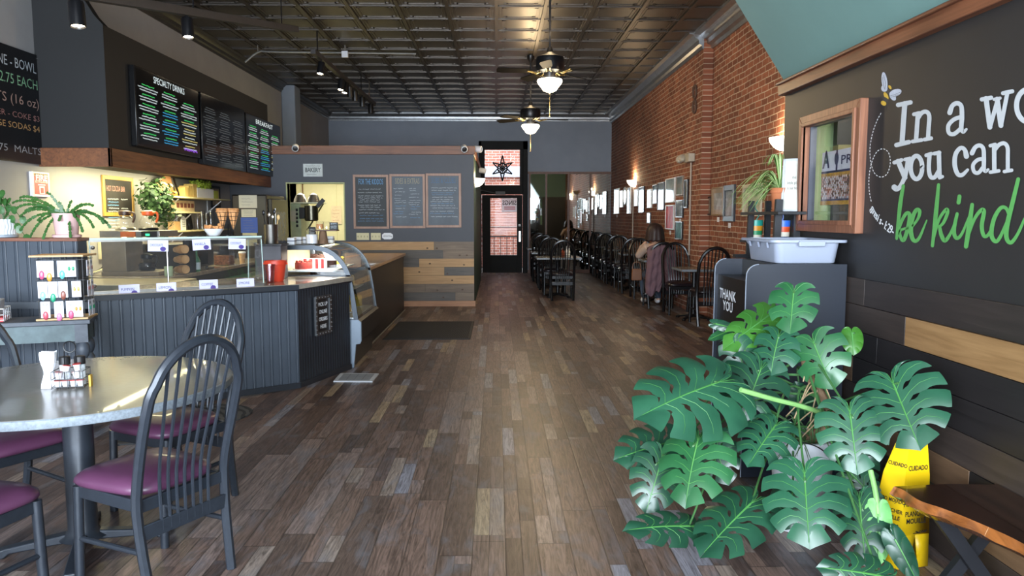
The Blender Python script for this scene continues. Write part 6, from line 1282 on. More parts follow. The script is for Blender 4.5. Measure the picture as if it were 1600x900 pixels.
letters('x', 'big pale typewriter lettering you can on the black wall', [
    ('y', [(172, 462), (206, 450)], 6), ('y', [(190, 456), (222, 532)], 8, 1), ('y', [(222, 448), (246, 442)], 5.5), ('y', [(236, 446), (224, 520), (202, 570), (184, 586), (172, 578)], [6, 7, 6.5, 8, 9]),
    ('o', el(276, 485, 27, 54), 7, 3), ('u', [(322, 428), (345, 421)], 6), ('u', [(337, 424), (334, 490), (342, 528), (362, 530), (381, 500)], 6.6), ('u', [(360, 420), (384, 415)], 6), ('u', [(381, 416), (384, 528)], 7), ('u', [(384, 534), (398, 528)], 5),
    ('c', [(510, 432), (502, 402), (482, 394), (460, 422), (455, 470), (468, 514), (490, 520), (516, 496)], [8.5, 6.5, 6.5, 7, 7.5, 7, 6.5, 4.5]),
    ('a', [(536, 418), (552, 390), (574, 382), (590, 400), (592, 450), (592, 490), (600, 504), (612, 494)], [7.5, 6.5, 6.5, 6.5, 7, 6.5, 5, 4]), ('a', [(590, 444), (562, 450), (541, 474), (546, 504), (566, 510), (590, 482)], 6),
    ('n', [(622, 383), (645, 377)], 5.5), ('n', [(640, 380), (641, 500)], 7), ('n', [(622, 507), (662, 501)], 5.5), ('n', [(643, 402), (664, 378), (688, 372), (703, 392), (704, 440), (704, 495)], 6.3), ('n', [(688, 504), (722, 498)], 5.5)], pale)
letters('x', 'green brush-script lettering be kind below the pale words', [
    ('b', [(845, 262), (826, 380), (804, 590)], [5.5, 6.5, 4.5]), ('b', [(804, 592), (828, 500), (862, 436), (884, 440), (880, 500), (852, 596), (832, 590), (828, 540), (900, 520)], [4, 5, 5.5, 6, 6.5, 6, 5, 4, 3.5]),
    ('e', [(900, 520), (938, 466), (948, 422), (928, 412), (904, 460), (893, 540), (908, 600), (942, 592), (992, 478)], [3.5, 4.5, 6, 6, 6.5, 7, 6.5, 5, 2.5]),
    ('k', [(1066, 255), (1050, 430), (1028, 636)], [5, 7, 5]), ('k', [(1032, 600), (1070, 470), (1114, 410), (1122, 430), (1098, 490), (1072, 516)], [4, 4.5, 5.5, 5.5, 5, 4]), ('k', [(1072, 516), (1084, 570), (1106, 604), (1140, 560), (1178, 470)], [5, 6.5, 6.5, 4.5, 3.5]),
    ('i', [(1182, 436), (1162, 540), (1178, 588), (1212, 560), (1262, 440)], [5, 6.5, 6, 4.5, 3]), ('i', [(1197, 328), (1191, 366)], 6.4),
    ('n', [(1276, 380), (1262, 480), (1238, 640)], [6, 7.5, 7]), ('n', [(1246, 590), (1290, 470), (1332, 414), (1350, 424), (1336, 510), (1348, 572), (1372, 572), (1398, 530)], [4, 5, 6, 6.5, 6.5, 6, 5, 4]),
    ('d', [(1506, 440), (1486, 400), (1452, 402), (1412, 470), (1396, 560), (1416, 606), (1446, 590), (1500, 470)], [5, 5.5, 6, 6.5, 7, 6.5, 5.5, 4]), ('d', [(1564, 220), (1530, 360), (1494, 510), (1492, 590), (1520, 616), (1562, 560), (1604, 466)], [6, 7, 7.5, 7, 6, 5, 4])], grn, A4)
t = thing('wall_lettering', 'dashed white bee trail looping down the black wall', 'lettering', tuple(PW(1362, 250)), 'painted lettering on the black wall')
trail = [(110, 230), (90, 268), (70, 325), (58, 395), (62, 460), (78, 510), (108, 530), (138, 515), (153, 468), (147, 420), (122, 398), (94, 408), (74, 440), (60, 485), (53, 540), (55, 600), (66, 655)]
pts = smooth([Vector((1340+x/3, 100+y/3, 0)) for x, y in trail], 14); acc = [0]
for a, b in zip(pts, pts[1:]): acc.append(acc[-1]+(b-a).length)
def at(s):
    for i in range(len(acc)-1):
        if acc[i+1] >= s: return pts[i].lerp(pts[i+1], (s-acc[i])/max(1e-6, acc[i+1]-acc[i]))
    return pts[-1]
m = MB(); s = 0
while s < acc[-1]-2: a, b, c = at(s), at(s+1.5), at(s+3); pstroke(m, [(a.x, a.y), (b.x, b.y), (c.x, c.y)], 1.15, 1, False); s += 5.1
m.build('dashes', whitep, t)
t = thing('wall_lettering', 'small white curved lettering genesis 1:29 at the end of the bee trail', 'lettering', tuple(PW(1370, 340)), 'painted lettering on the black wall')
cv = smooth([Vector((1340+x/3, 100+y/3, 0)) for x, y in ((60, 672), (72, 700), (92, 730), (118, 758), (140, 778), (172, 800))], 8); txt = 'genesis-1:29-'; m = MB()
for k, chh in enumerate(txt):
    i = k*(len(cv)-1)/(len(txt)); a = cv[int(i)].lerp(cv[min(int(i)+1, len(cv)-1)], i-int(i)); b = cv[min(int(i)+3, len(cv)-1)]; A0 = PW(a.x, a.y+2); B0 = PW(b.x, b.y+2); xd = (B0-A0).normalized(); yd = Vector((-1, 0, 0)).cross(xd); text_mb(m, chh, A0, xd, yd, .062, depth=.0008, bold=.012)
m.build('lettering', whitep, t)
t = thing('painted_bee', 'painted bee with pale wings and yellow stripes above the lettering', 'painting', tuple(PW(1384, 150)))
def blob(mb, pts, x=LX): mb.add([PX(1200+a/4, b/4, x) for a, b in pts], [tuple(range(len(pts)))])
def ov(cx, cy, a, b, ang, n=20, ty_=1.): return [(cx+a*math.cos(q)*math.cos(ang)-b*math.sin(q)*math.sin(ang), cy+a*math.cos(q)*math.sin(ang)+b*math.sin(q)*math.cos(ang)) for q in [2*math.pi*k/n for k in range(n)]]
wg = M('bee_wing_paint', 'b5b8c4', .6, var=.1, scale=40); yel = M('bee_yellow_paint', 'c9a23a', .6); dk = M('bee_dark_paint', '3a3838', .6)
m = MB(); blob(m, ov(728, 510, 60, 18, 1.45)); blob(m, ov(727, 552, 22, 20, 1.5), LX-.0003); blob(m, ov(796, 580, 40, 22, -.35)); blob(m, ov(780, 606, 26, 16, .9), LX-.0003); m.build('wings', wg, t)
m = MB(); [pstroke(m, [(1200+a/4, b/4) for a, b in q], .5, 4, False, LX-.0006) for q in (((722, 470), (735, 520), (730, 560)), ((716, 480), (722, 530), (728, 555)), ((765, 600), (800, 588), (828, 575)), ((768, 608), (795, 600), (815, 590)))]; m.build('wing_veins', dk, t)
m = MB(); blob(m, ov(738, 600, 12, 26, -.45)); blob(m, ov(722, 645, 18, 14, .6)); blob(m, ov(762, 545, 14, 8, 1.0)); m.build('stripes', yel, t)
m = MB(); blob(m, ov(733, 622, 24, 13, .5), LX-.0001); blob(m, ov(748, 570, 20, 14, .8), LX+.0002)
for q in (((748, 480), (752, 520)), ((772, 545), (800, 525)), ((705, 595), (690, 610)), ((745, 640), (758, 680)), ((738, 660), (738, 695))): pstroke(m, [(1200+a/4, b/4) for a, b in q], .7, 1, False)
m.build('body_marks', dk, t)
# poster behind the vestibule window
ya = 2.10*1180/(1283-776); yb = 2.10*1180/(1341-776); t = thing('team_poster', 'poster with a script A, the word PRIDE and a big group photo behind the window', 'poster', (2.1050, (ya+yb)/2, PX(1310, 280, 2.1000).z))
za, zb = PX(1300, 236, 2.1000).z, PX(1300, 320, 2.1000).z; zm = za-(za-zb)*.37; yb -= .12; L = ya-yb
B(2.1020, 2.173, yb, ya, zb, za).build('sheet', M('poster_white', 'cfd0d6', .5), t); navy = M('poster_navy', '2a2c4c', .6)
m = MB(); m.box(2.0990, 2.1015, yb, ya, zm-.01, zm+.002); m.box(2.0990, 2.1015, ya-L*.36, ya-L*.33, zm, za); m.lathe([(.026, -.001), (.026, .001), (0, .001)], 16, (2.0980, ya-L*.345, (za+zm)/2+.01), Matrix.Rotation(R90, 3, 'Y'), 1.5, 1)
text_mb(m, 'A', (2.0980, ya-L*.04, zm+.025), (0, -1, 0), (0, 0, 1), .15, fit=.1, depth=.001, bold=.03); text_mb(m, 'PRIDE', (2.0980, ya-L*.44, zm+.035), (0, -1, 0), (0, 0, 1), .075, fit=L*.55, depth=.001, bold=.01); m.build('lettering', navy, t)
m = MB(); m.mi = 0; m.box(2.1000, 2.1015, yb+.005, ya-.005, zb+.02, zm-.01); m.mi = 1; m.box(2.0995, 2.1018, yb, ya, zb, zb+.025); m.box(2.0995, 2.1018, yb, ya, zm-.04, zm-.012)
r = random.Random(7)
for row in range(11):
    for k in range(26):
        yy = ya-.012-L*.95*(k+.5*(row % 2))/26; zz = zm-.03-(zm-zb-.07)*row/11; m.mi = r.choice([2, 2, 3, 4]); m.box(2.0988, 2.1000, yy-.0055, yy+.0055, zz-.016, zz-.002); m.mi = 5; m.box(2.0986, 2.1000, yy-.003, yy+.003, zz-.002, zz+.006)
m.build('group_photo', [M('photo_blue', '4a4660', .6, var=.3, scale=30), M('photo_gold', 'b88a3a', .6, var=.3, scale=30), M('photo_white', 'c9c0c0', .6), M('photo_rose', 'a88078', .6), M('photo_dark', '5a4440', .6), M('photo_skin', '8a6450', .6)], t)
# ---------- thank-you bin, tub, plant stand ----------
YN, YFp = 4.21, 4.82; XF = 1.405; zc = PY(1250, 413, YN).z; navyp = M('navy_laminate', '1a1f2a', .38, var=.05, scale=4); binblk = M('bin_black_laminate', '121214', .35)
t = thing('waste_bin_cabinet', 'dark navy waste bin cabinet with rounded side panels and a thank you front', 'bin', (1.7, 4.5, 0))
for y in (YN, YFp):
    pr = [(1.975, y, .005), (XF, y, .005), (XF, y, zc-.09)]+[(XF+.07-.07*math.cos(a), y, zc-.07+.07*math.sin(a)) for a in [R90*k/6 for k in range(1, 7)]]+[(1.975, y, zc)]
    MB().prism(pr, (0, .02, 0)).build('side_panel', navyp, t)
    MB().tube([Vector(p)+Vector((-.001, 0, 0)) for p in pr[1:-1]], .0028, 5).build('edge_band', M('grey_edge_band', '8b939f', .4), t)
zf = PX(1140, 436, 1.43).z
B(1.425, 1.44, YN+.021, YFp-.001, .02, zf).build('front_panel', binblk, t); B(1.425, 1.97, YN+.021, YFp-.001, zf, zf+.012).build('lid', binblk, t); B(1.58, 1.97, YN+.021, YFp-.001, zf+.013, zc-.002).build('rear_deck', binblk, t)
m = MB(); a = PX(1124.5, 470, 1.424); b = PX(1150, 470, 1.424); text_mb(m, 'THANK', (1.4235, a.y, PX(1137, 468, 1.424).z), (0, -1, 0), (0, 0, 1), .085, fit=a.y-b.y, depth=.0006, bold=.02); a2 = PX(1129.5, 488, 1.424); b2 = PX(1145, 488, 1.424); text_mb(m, 'YOU', (1.4235, a2.y, PX(1137, 486, 1.424).z), (0, -1, 0), (0, 0, 1), .085, fit=a2.y-b2.y, depth=.0006, bold=.02); m.build('lettering', white_p, t)
# bus tub
tubm = M('pale_grey_tub', '989fb0', .45, var=.02); c = Vector((1.775, 4.52, zc+.001)); t = thing('bus_tub', 'pale grey plastic bus tub resting on the thank-you bin cabinet', 'tub', tuple(c))
def ring(hx_, hy, r, z, n=6): return [c+Vector((sx*(hx_-r)+r*math.cos(a), sy*(hy-r)+r*math.sin(a), z)) for sx, sy, a0 in ((1, 1, 0), (-1, 1, 1), (-1, -1, 2), (1, -1, 3)) for a in [R90*(a0+k/n) for k in range(n+1)]]
rings = [ring(.17, .235, .04, 0), ring(.175, .24, .045, .006), ring(.19, .26, .05, .125), ring(.215, .285, .05, .127), ring(.218, .288, .05, .118), ring(.222, .292, .05, .12), ring(.222, .292, .05, .134), ring(.186, .256, .05, .135), ring(.17, .235, .045, .012)]
m = MB(); n = len(rings[0]); m.add([p for r_ in rings for p in r_], [(i*n+j, i*n+(j+1) % n, (i+1)*n+(j+1) % n, (i+1)*n+j) for i in range(len(rings)-1) for j in range(n)]+[tuple(range(n))[::-1], tuple(range((len(rings)-1)*n, len(rings)*n))]); m.build('tub_body', tubm, t)
for y in (-.298, .298): MB().cbox(c+Vector((0, y, .113)), (.15, .02, .03)).build('handle', tubm, t, bev=.005)
for y in (-.15, 0, .15): m = MB(); m.prism([c+Vector((-.218, y-.03, .12)), c+Vector((-.218, y+.03, .12)), c+Vector((-.2, y, .085))], (.012, 0, 0)); m.build('rib', tubm, t)
# plant stand
st_m = M('black_stained_wood', '191a1e', .5, var=.2, scale=12); t = thing('plant_stand', 'black slatted ladder plant stand behind the bus tub', 'plant stand', (1.9, 5.0, 0)); SH = 1.54
for y in (4.93, 5.46):
    for x0, x1 in ((1.80, 1.845), (1.96, 1.965)):
        MB().bar((x0, y, 0.003), (x1, y, SH+.075), .045 if y < 5 else .04, .03, (0, 1, 0)).build('post', st_m, t)
    for z in (.4, .9): MB().box(1.82, 1.965, y-.012, y+.012, z-.05, z).build('cross_bar', st_m, t)
for z, nm in ((SH-.005, 'x'), (1.335, 'x'), (.9, 'x'), (.45, 'x')): B(1.80, 1.985, 4.82 if z > 1.5 else 4.85, 5.57, z-.02, z).build('shelf_board', st_m, t, bev=.002)
B(1.73, 1.83, 5.44, 5.5, 1.205, 1.23).build('cross_bar', st_m, t)
# spider plant
p = Vector((1.885, 4.985+.04, SH-.004)); t = thing('spider_plant', 'spider plant with striped arching leaves in a terracotta pot on the black stand', 'potted plant', tuple(p)); terr = M('terracotta', 'a8623c', .8, var=.12, scale=15)
MB().lathe([(.044, .008), (.058, .12), (.066, .122), (.067, .155), (.06, .155), (.053, .12), (0, .115)], 24, p).build('pot', terr, t); MB().lathe([(.05, 0), (.056, .01), (.05, .011), (0, .006)], 20, p).build('saucer', terr, t); sl = MB(); r = random.Random(12)
for k in range(100):
    a = r.uniform(0, 6.28); a = a if r.random() < .3 else math.pi+r.uniform(-1.3, .5); L = r.uniform(.2, .44); up = r.uniform(.06, .2) if k % 6 else .26; out = L*r.uniform(.55, .9) if k % 6 else L*.3; d = Vector((math.cos(a), math.sin(a), 0))
    if d.x > 0: out *= .28
    b0 = p+Vector((0, 0, .12)); P0 = b0; P1 = b0+d*out*.35+Vector((0, 0, up*1.5)); P2 = b0+d*out+Vector((0, 0, up-.34*L*(1 if k % 6 else .1)-.06)); n = 7; Lf = []; Md = []; Rt = []
    for i in range(n+1):
        s = i/n; q = P0*(1-s)**2+P1*2*s*(1-s)+P2*s*s; tg = ((P1-P0)*(1-s)+(P2-P1)*s).normalized(); sd = tg.cross(Vector((0, 0, 1))).normalized(); wv = .0085*math.sin(math.pi*min(.98, s*.8+.18)); nn = sd.cross(tg); Lf.append((q+sd*wv, q+sd*wv*.45+nn*.0008, q-sd*wv*.45+nn*.0008, q-sd*wv))
    for i in range(n):
        for j, mi_ in ((0, 0), (1, 1), (2, 0)): sl.mi = mi_; sl.add([Lf[i][j], Lf[i][j+1], Lf[i+1][j+1], Lf[i+1][j]], [(0, 1, 2, 3)])
sl.build('leaves', [M('spider_leaf_green', '5f8a3c', .45, var=.2, scale=20), M('spider_leaf_cream', 'c9d29a', .45)], t)
def cupm(p, cols, label, straw):
    p = Vector(p); t = thing('painted_cup', label, 'cup', tuple(p), 'painted cups on the black stand'); m = MB(); rr = [(.040, 0), (.046, .035), (.048, .065), (.050, .10), (.051, .14)]
    for i in range(4): m.mi = i; m.lathe([rr[i], rr[i+1]], 24, p)
    m.mi = 3; m.lathe([(.0505, .14), (.0505, .141), (0, .141)], 24, p); m.f = [f for f in m.f]; m.build('cup_body', [M('cup_'+c, c, .4, var=.1) for c in cols], t, ang=60)
    m = MB(); m.tube(smooth(straw(p), 5), .004, 6); m.build('straw', M('straw_'+cols[3], cols[3], .4, var=.5, scale=40), t)
cupm((1.895, 4.99, 1.336), ['23305c', 'd8d0c0', 'c9502c', '2f62c0'], 'blue, orange and white painted cup with a straw on the black stand', lambda p: [p+Vector((0, 0, .14)), p+Vector((.005, 0, .165)), p+Vector((.0, 0, .19))])
cupm((1.895, 5.5, 1.336), ['cfc9b8', '2f8a5a', 'd8922c', '2a9a8a'], 'green and yellow painted cup with a twisted straw, further back on the black stand', lambda p: [p+Vector((0, 0, .14)), p+Vector((.02, 0, .185)), p+Vector((-.01, 0, .23)), p+Vector((.01, 0, .29))])
# framed saying leaning by the plant
P0 = Vector((1.865, 4.95, SH-.003)); P1 = Vector((1.985, 4.86, SH-.003)); xd = (P1-P0).normalized(); zd = Vector((.06, .10, 1)).normalized(); nd = xd.cross(zd); R = Matrix((xd, -nd, zd)).transposed(); wd = (P1-P0).length; t = thing('framed_saying', 'silver-framed saying leaning on the black wall beside the spider plant', 'picture', tuple((P0+P1)/2)); h = .345
m = MB(); m.box(0, .014, 0, .02, 0, h, R, P0); m.box(wd-.014, wd, 0, .02, 0, h, R, P0); m.box(0, wd, 0, .02, 0, .014, R, P0); m.box(0, wd, 0, .02, h-.014, h, R, P0); m.build('frame', M('silver_frame', 'b9bcc0', .35, .3), t)
MB().box(.012, wd-.012, .008, .014, .012, h-.012, R, P0).build('sheet', M('oatmeal_sheet', 'c7c3b8', .7), t); m = MB()
for k, s in enumerate(('this', 'little place', 'is our home')): text_mb(m, s, P0+R @ Vector((wd/2, .0075, h*.62-k*.035)), xd, zd, .026, 'CENTER', .0006, fit=[.025, .085, .085][k])
m.build('lettering', M('dark_grey_ink', '3b4346', .7), t)
# ---------- monstera ----------
half = [(.02, -.03), (.10, -.20), (.30, -.30), (.52, -.24), (.68, -.04), (.73, .22), (.68, .48), (.54, .72), (.32, .90), (.0, 1.03)]
HP = smooth([Vector((x, y, 0)) for x, y in half], 8)
def Mg(u): f = max(0, min(1, u))*(len(HP)-1); i = min(int(f), len(HP)-2); return HP[i].lerp(HP[i+1], f-i)
def leaf(mb, P0, P1, hw, nrm, rnd, split=1., curl=1., holes=True, nl=8):
    P0 = Vector(P0); P1 = Vector(P1); yd = (P1-P0); L = yd.length; yd.normalize(); nd = (nrm-yd*nrm.dot(yd)).normalized(); xd = yd.cross(nd); sx = hw/.73; cu = curl*rnd.uniform(.7, 1.3); tw = rnd.uniform(-.12, .12)
    def W3(x, y, lift=0.):
        X = x*sx; Y = y*L; z = -cu*.55*X*X/max(hw, .01)*.6-.20*cu*L*max(0, y-.25)**2+.10*L*max(0, -y)*(-1)+tw*X+lift; return P0+xd*X+yd*Y+nd*z
    for sgn in (-1, 1):
        for i in range(nl):
            dpt = rnd.uniform(.38, .6) if split else 2; cut = split*(0 if i == nl-1 else 1); cut0 = split*(0 if i == 0 else 1); gap = rnd.uniform(.16, .38); hol = holes and 1 < i < nl-1 and split; hc = rnd.uniform(.24, .32); na, nv = 6, 14; lw = rnd.uniform(-.02, .02)
            G_ = []
            for b in range(nv+1):
                v = b/nv
                def side(c):
                    if not c: return 1.
                    g = 0
                    if v > dpt: q = (v-dpt)/(1-dpt); g = gap*min(1, math.sqrt(q)*1.3)*(1-.08*q)
                    if v > .88: g = max(g, gap*.6+.16*((v-.88)/.12)**2)
                    if hol and abs(v-hc) < .085: g = max(g, .30*math.sqrt(max(0, 1-((v-hc)/.085)**2)))
                    return 1-g
                wl, wr = side(cut0), side(cut); row = []
                for a in range(na+1):
                    tt = -wl+(wl+wr)*a/na; u = (i+.5+.5*tt)/nl; mg = Mg(u); sb = max(0, (u-.30)/.70)**.85*.93; bx = Vector((0, sb, 0)); q = bx.lerp(mg*(1+.0), v); bow = math.sin(math.pi*v)*.05; q = q+Vector((0, -bow*2.3, 0)); rip = .020*L*v*(1-tt*tt)*(.5+v)-.010*L*v; row.append(W3(sgn*max(q.x, 0.0), q.y, rip+lw*L*v*v))
                G_.append(row)
            vs = [p for r_ in G_ for p in r_]; w_ = na+1; mb.add(vs, [((b*w_+a, b*w_+a+1, (b+1)*w_+a+1, (b+1)*w_+a) if sgn > 0 else (b*w_+a, (b+1)*w_+a, (b+1)*w_+a+1, b*w_+a+1)) for b in range(nv) for a in range(na)])
    return W3, nd
def leaf_mat(name, c1, c2, rough=.34):
    m, t, b = nt(name); b.inputs['Roughness'].default_value = rough; tc = N(t, 'ShaderNodeTexCoord'); n = N(t, 'ShaderNodeTexNoise', i_Scale=7.0, i_Detail=4.0); t.links.new(tc.outputs['Object'], n.inputs['Vector']); t.links.new(ramp(t, n.outputs[0], [(.3, hx(c1)), (.7, hx(c2))]), b.inputs['Base Color'])
    b.inputs['Subsurface Weight'].default_value = 0; return m
LM = {'a': leaf_mat('monstera_leaf', '1a4230', '29583f'), 'd': leaf_mat('monstera_leaf_dark', '153627', '204a34'), 'b': leaf_mat('monstera_leaf_bright_backlit', '2a5a1b', '3d7226', .4), 'g': leaf_mat('monstera_leaf_fresh', '1e4c2c', '2b6038'), 'l': leaf_mat('monstera_leaf_young', '5d9a55', '7bb56a', .5)}  # bright copy also puts light through a backlit leaf into its colour
vein = M('leaf_vein', '47803f', .5); stemg = M('petiole_green', '3a6335', .45, var=.15, scale=20); mon = thing('monstera', 'large split-leaf monstera in a white pot in front of the thank-you bin', 'potted plant', (1.47, 3.5, 0))
pc_ = Vector((1.47, 3.52, 0)); MB().lathe([(.11, .003), (.118, .02), (.145, .40), (.155, .43), (.155, .455), (.14, .455), (.13, .40), (0, .39)], 36, pc_).build('pot', M('white_glazed_pot', 'c3c6cb', .35, var=.02), mon); MB().lathe([(.135, .40), (0, .42)], 24, pc_).build('soil', M('potting_soil', '2a211b', .9), mon)
def Pd(px, py, y): return PY(px, py, y)
trunk = smooth([pc_+Vector((0, 0, .40)), Pd(1302, 655, 3.5), Pd(1287, 625, 3.52), Pd(1272, 600, 3.53), Pd(1260, 570, 3.55), Pd(1255, 545, 3.56)], 6); MB().tube(trunk, [.032-.012*k/len(trunk) for k in range(len(trunk))], 10).build('stem', M('stem_brown', '7a6048', .8, var=.3, scale=30, bp=.4), mon)
LV = [((1123, 597), (1000, 642), 82, 3.25, 3.05, 'a', 1), ((1090, 690), (1068, 786), 60, 3.12, 2.95, 'g', 1), ((1034, 718), (1010, 799), 44, 3.25, 3.15, 'd', 1), ((1050, 690), (966, 712), 46, 3.42, 3.3, 'd', 1), ((1078, 822), (984, 822), 34, 3.1, 2.98, 'd', 1), ((1173, 787), (1096, 862), 56, 3.08, 2.9, 'd', 1),
      ((1210, 667), (1170, 722), 44, 3.3, 3.15, 'a', 1), ((1257, 742), (1264, 850), 70, 2.98, 2.8, 'a', 1), ((1328, 645), (1340, 738), 56, 3.12, 3.0, 'a', 1), ((1396, 600), (1436, 698), 72, 3.1, 2.92, 'a', 1), ((1272, 537), (1300, 606), 46, 3.46, 3.36, 'g', 1), ((1331, 520), (1334, 553), 17, 3.5, 3.45, 'b', 0),
      ((1240, 458), (1234, 519), 39, 3.5, 3.42, 'g', 1), ((1216, 527), (1203, 583), 38, 3.56, 3.48, 'a', 1), ((1200, 494), (1134, 541), 31, 3.75, 3.62, 'b', 1), ((1188, 579), (1158, 658), 56, 3.5, 3.38, 'd', 1), ((1343, 785), (1352, 880), 42, 3.0, 2.86, 'd', 1), ((1376, 900), (1284, 884), 36, 2.62, 2.62, 'd', 1),
      ((1372, 803), (1372, 884), 22, 2.95, 2.88, 'l', 0), ((1330, 740), (1378, 790), 26, 3.2, 3.1, 'd', 1), ((1398, 842), (1434, 908), 20, 2.85, 2.8, 'd', 0), ((1118, 506), (1152, 514), 9, 3.9, 3.85, 'd', 0), ((1136, 518), (1108, 530), 8, 3.9, 3.85, 'g', 0), ((1114, 688), (1138, 756), 34, 3.35, 3.25, 'd', 1), ((1238, 772), (1226, 826), 36, 3.25, 3.2, 'd', 1), ((1258, 642), (1244, 598), 22, 3.6, 3.6, 'd', 0), ((1330, 690), (1362, 760), 30, 3.3, 3.25, 'd', 1), ((1150, 545), (1180, 610), 30, 3.65, 3.6, 'd', 1)]
rn = random.Random(21)
for k, (b_, t_, hw, y0, y1, mt, sp) in enumerate(LV):
    P0 = Pd(b_[0], b_[1], y0); P1 = Pd(t_[0], t_[1], y1); view = (C0-(P0+P1)/2).normalized(); nrm = view+Vector((rn.uniform(-.4, .3), 0, rn.uniform(.1, .6))); m = MB(); hwm = hw*y0/1180
    W3, nd = leaf(m, P0, P1, hwm, nrm, rn, float(sp), .9, bool(sp), (5 if k in (10, 12, 13) else 7 if hw > 34 else 6)); o = m.build('leaf', LM[mt], mon, ang=70)
    v_ = MB(); v_.tube([W3(0, s, .0015) for s in (0, .2, .4, .6, .8, .95)], [.0042, .0036, .003, .0024, .0018, .0008], 5); n_ = 5 if k in (10, 12, 13) else 7 if hw > 34 else 6
    if sp:
        for sg in (-1, 1):
            for i in range(n_-1):
                u = (i+.5)/n_; sb = max(0, (u-.30)/.70)**.85*.93; mg = Mg(u); L_3 = (P1-P0).length; pts_ = []
                for v in (0, .25, .5, .75, .9): q = Vector((0, sb, 0)).lerp(mg, v); bow = math.sin(math.pi*v)*.05; q += Vector((0, -bow*2.3, 0)); pts_.append(W3(sg*q.x, q.y, (.020*L_3*v*(.5+v)-.01*L_3*v)+.001))
                v_.tube(pts_, [.0013, .0011, .0009, .0007, .0004], 4)
    v_.build('veins', vein, o)
    # petiole from the stem
    if k not in (18, 20):
        s = min(len(trunk)-1, max(2, int((k*7) % len(trunk)))); A = trunk[s] if b_[1] > 560 else trunk[-2]; mid = (A+P0)/2+Vector((0, .14, .10 if b_[1] > 620 else .0)); pts_ = smooth([A, mid, P0-nd*.01, P0], 6); MB().tube(pts_, [.0065-.003*i/len(pts_) for i in range(len(pts_))], 7).build('petiole', stemg, mon)
pts_ = smooth([Pd(1157, 609, 3.2), Pd(1210, 624, 3.25), Pd(1250, 634, 3.3), Pd(1294, 648, 3.4)], 5); m = MB(); m.tube(pts_, [.011, .0115, .012]+[.011]*(len(pts_)-3), 8); m.build('cut_petiole', M('pale_cut_petiole', '7fae66', .45), mon)
pts_ = smooth([Pd(1360, 735, 3.05), Pd(1368, 770, 3.0), Pd(1372, 808, 2.95)], 4); MB().tube(pts_, .011, 8).build('petiole', M('pale_cut_petiole', '7fae66', .45), mon)
rt = M('aerial_root', 'a08868', .8, var=.2, scale=30); r = random.Random(4)
for k in range(16):
    a = trunk[r.randrange(3, len(trunk)-4)]; e = a+Vector((r.uniform(-.2, .12), r.uniform(-.14, .05), r.uniform(-.2, -.05))); MB().tube(smooth([a, a.lerp(e, .4)+Vector((0, -.02, .05)), e], 5), .003, 5).build('aerial_root', rt, mon)
gr = MB()
for k in range(40):
    a = pc_+Vector((r.uniform(-.12, .06), r.uniform(-.12, .05), .42)); e = a+Vector((r.uniform(-.28, .05), r.uniform(-.2, .05), r.uniform(-.06, .16))); pts_ = smooth([a, a.lerp(e, .5)+Vector((0, 0, .07)), e], 4); gr.tube(pts_, [.005-.0045*i/len(pts_) for i in range(len(pts_))], 4)
tag(gr.build('undergrowth', M('undergrowth_green', '46643a', .6, var=.5, scale=9), mon), kind='stuff')
MB().tube(smooth([Pd(1240, 690, 3.3), Pd(1262, 693, 3.3), Pd(1280, 700, 3.32), Pd(1300, 715, 3.34)], 5), .003, 5).build('irrigation_tube', blackm, mon)
# ---------- wet floor sign ----------
yl = M('safety_yellow', 'dcb412', .35, var=.04, scale=5); t = thing('wet_floor_sign', 'tall yellow wet floor sign standing behind the wooden bench', 'sign', (1.79, 3.16, 0))
def sec(z, wl, wr, off=0.):
    c = Vector((1.725+off, 3.06, z)); a1, a2 = math.radians(12), math.radians(125); R1 = Vector((math.cos(a1), math.sin(a1), 0)); R2 = Vector((math.cos(a2), math.sin(a2), 0)); return [c, c+R1*wr, c+R1*wr+R2*wl, c+R2*wl]
zt4 = PY(1450, 697, 3.06).z; zs = PY(1450, 745, 3.06).z
S1, S2, S3 = sec(zt4, .055, .09, .005), sec(zs, .09, .12, -.006), sec(.15, .13, .14, -.012)
m = MB(); m.add(S1+S2+S3, [(i, (i+1) % 4, 4+(i+1) % 4, 4+i) for i in range(4)]+[(4+i, 4+(i+1) % 4, 8+(i+1) % 4, 8+i) for i in range(4)]+[(3, 2, 1, 0)]); S4 = sec(.003, .16, .15, -.018)
for i in range(4):
    a, b = S3[i], S3[(i+1) % 4]; c_, d_ = S4[i], S4[(i+1) % 4]
    m.add([a, a.lerp(b, .5), c_.lerp(d_, .34), c_], [(0, 1, 2, 3)]); m.add([a.lerp(b, .5), b, d_, c_.lerp(d_, .66)], [(0, 1, 2, 3)])
m.build('sign_body', yl, t, solid=.004, ang=15); m = MB(); q = sec(zt4+.001, .055, .09, .005); q2 = sec(zt4+.05, .05, .08, .007); m.add(q+q2, [(0, 1, 5, 4), (1, 2, 6, 5), (2, 3, 7, 6), (3, 0, 4, 7), (4, 5, 6, 7), (3, 2, 1, 0)]); m.build('top_cap', M('dark_plum_cap', '2a1a22', .3), t, bev=.006)
fx = (S3[1]-S3[0]).normalized(); fz = ((S2[0]+S2[1])/2-(S3[0]+S3[1])/2).normalized(); fn = fx.cross(fz).normalized(); O_ = (S3[0]+S3[1])/2+fn*.004; m = MB()
def F(z): return O_+fz*z
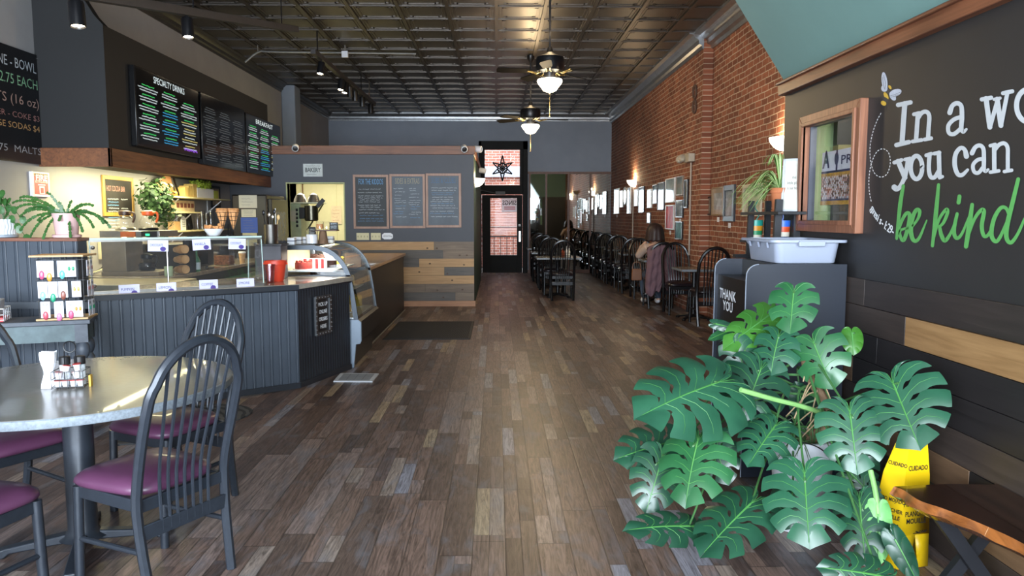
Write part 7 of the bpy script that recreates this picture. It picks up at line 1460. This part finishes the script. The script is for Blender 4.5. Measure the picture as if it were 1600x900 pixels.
text_mb(m, 'PISO MOJADO', F(.13), fx, fz, .030, 'CENTER', .001, fit=.125, bold=.02); text_mb(m, 'PLANCHER', F(.085), fx, fz, .031, 'CENTER', .001, fit=.112, bold=.02); text_mb(m, 'MOUILLÉ', F(.053), fx, fz, .031, 'CENTER', .001, fit=.097, bold=.02); r = random.Random(2); scrib(m, F(.012)+fx*.0, F(.016)+fx*.055, .012, fn, r, .004); stroke(m, [F(.008)-fx*.012, F(.011)+fx*.05], .003, fn); text_mb(m, 'CUIDADO', F(.285), fx, fz, .03, 'CENTER', .001, fit=.095, bold=.02)
m.build('lettering', black_p, t)
gx = (S3[0]-S3[3]).normalized(); gz = ((S2[0]+S2[3])/2-(S3[0]+S3[3])/2).normalized(); gn = gx.cross(gz).normalized(); O2 = (S3[0]+S3[3])/2+gn*.004; m = MB()
for s, z, w_ in (('PISO MOJADO', .14, .11), ('PLANCHER', .095, .1), ('MOUILLÉ', .065, .085), ('CUIDADO', .30, .08)): text_mb(m, s, O2+gz*z+gx*.01, gx, gz, .024, 'CENTER', .001, fit=w_, bold=.02)
scrib(m, O2+gz*.04-gx*.01, O2+gz*.045+gx*.05, .012, gn, r, .004); m.build('lettering', black_p, t)
# ---------- live-edge bench ----------
t = thing('bench', 'live-edge varnished wooden bench on crossed black metal legs, lower right corner', 'bench', (1.8, 2.4, 0)); ZT = .45
e = [PZ(1397, 760, ZT), PZ(1412, 766, ZT), PZ(1437, 782, ZT), PZ(1475, 795, ZT), PZ(1525, 815, ZT), PZ(1600, 850, ZT), PZ(1700, 915, ZT), PZ(1800, 990, ZT)]; e = smooth(e, 5)
bk = [Vector((1.975, e[-1].y, ZT)), Vector((1.975, 2.86, ZT)), PZ(1550, 757, ZT), PZ(1480, 756, ZT)]
outl = e+bk; ctr_ = sum(outl, Vector())/len(outl); m = MB(); low_ = []
for i, p in enumerate(outl):
    if i < len(e): d = (ctr_-p); d.z = 0; d = Vector((-1, -.2, 0)); low_.append(p+Vector((-.018+.008*math.sin(i*1.3), .0, -.03)))
    else: low_.append(p+Vector((0, 0, -.03)))
low2 = [Vector((p.x+(.025 if i < len(e) else 0), p.y, ZT-.06)) for i, p in enumerate(outl)]; n = len(outl)
m.add(outl+low_+low2, [tuple(range(n))]); m.mi = 1; q_ = [(i, i+n, (i+1) % n+n, (i+1) % n) for i in range(n)]+[(i+n, i+2*n, (i+1) % n+2*n, (i+1) % n+n) for i in range(n)]+[tuple(range(2*n, 3*n))[::-1]]; m.f += q_; m.m += [1]*len(q_)
m.build('seat_slab', [wood('varnished_slab_top', '1a0f0b', '3a2116', .16, 1, .5, .1, .6), wood('varnished_live_edge', '4a2712', '94592c', .2, 1, .5, .1, .6)], t, ang=50)
lg = M('matte_black_steel', '1c1d22', .5, .3, .1)
for y in (2.72, 1.9):
    xl, xr = 1.66+(2.72-y)*.30, 1.94
    MB().bar((xl, y, .39), (xr, y, .012), .05, .03, (0, 1, 0)).build('leg', lg, t); MB().bar((xr, y+.035, .39), (xl, y+.035, .012), .05, .03, (0, 1, 0)).build('leg', lg, t)
MB().box(1.62, 1.95, 2.68, 2.79, .385, .39).build('mounting_plate', lg, t)
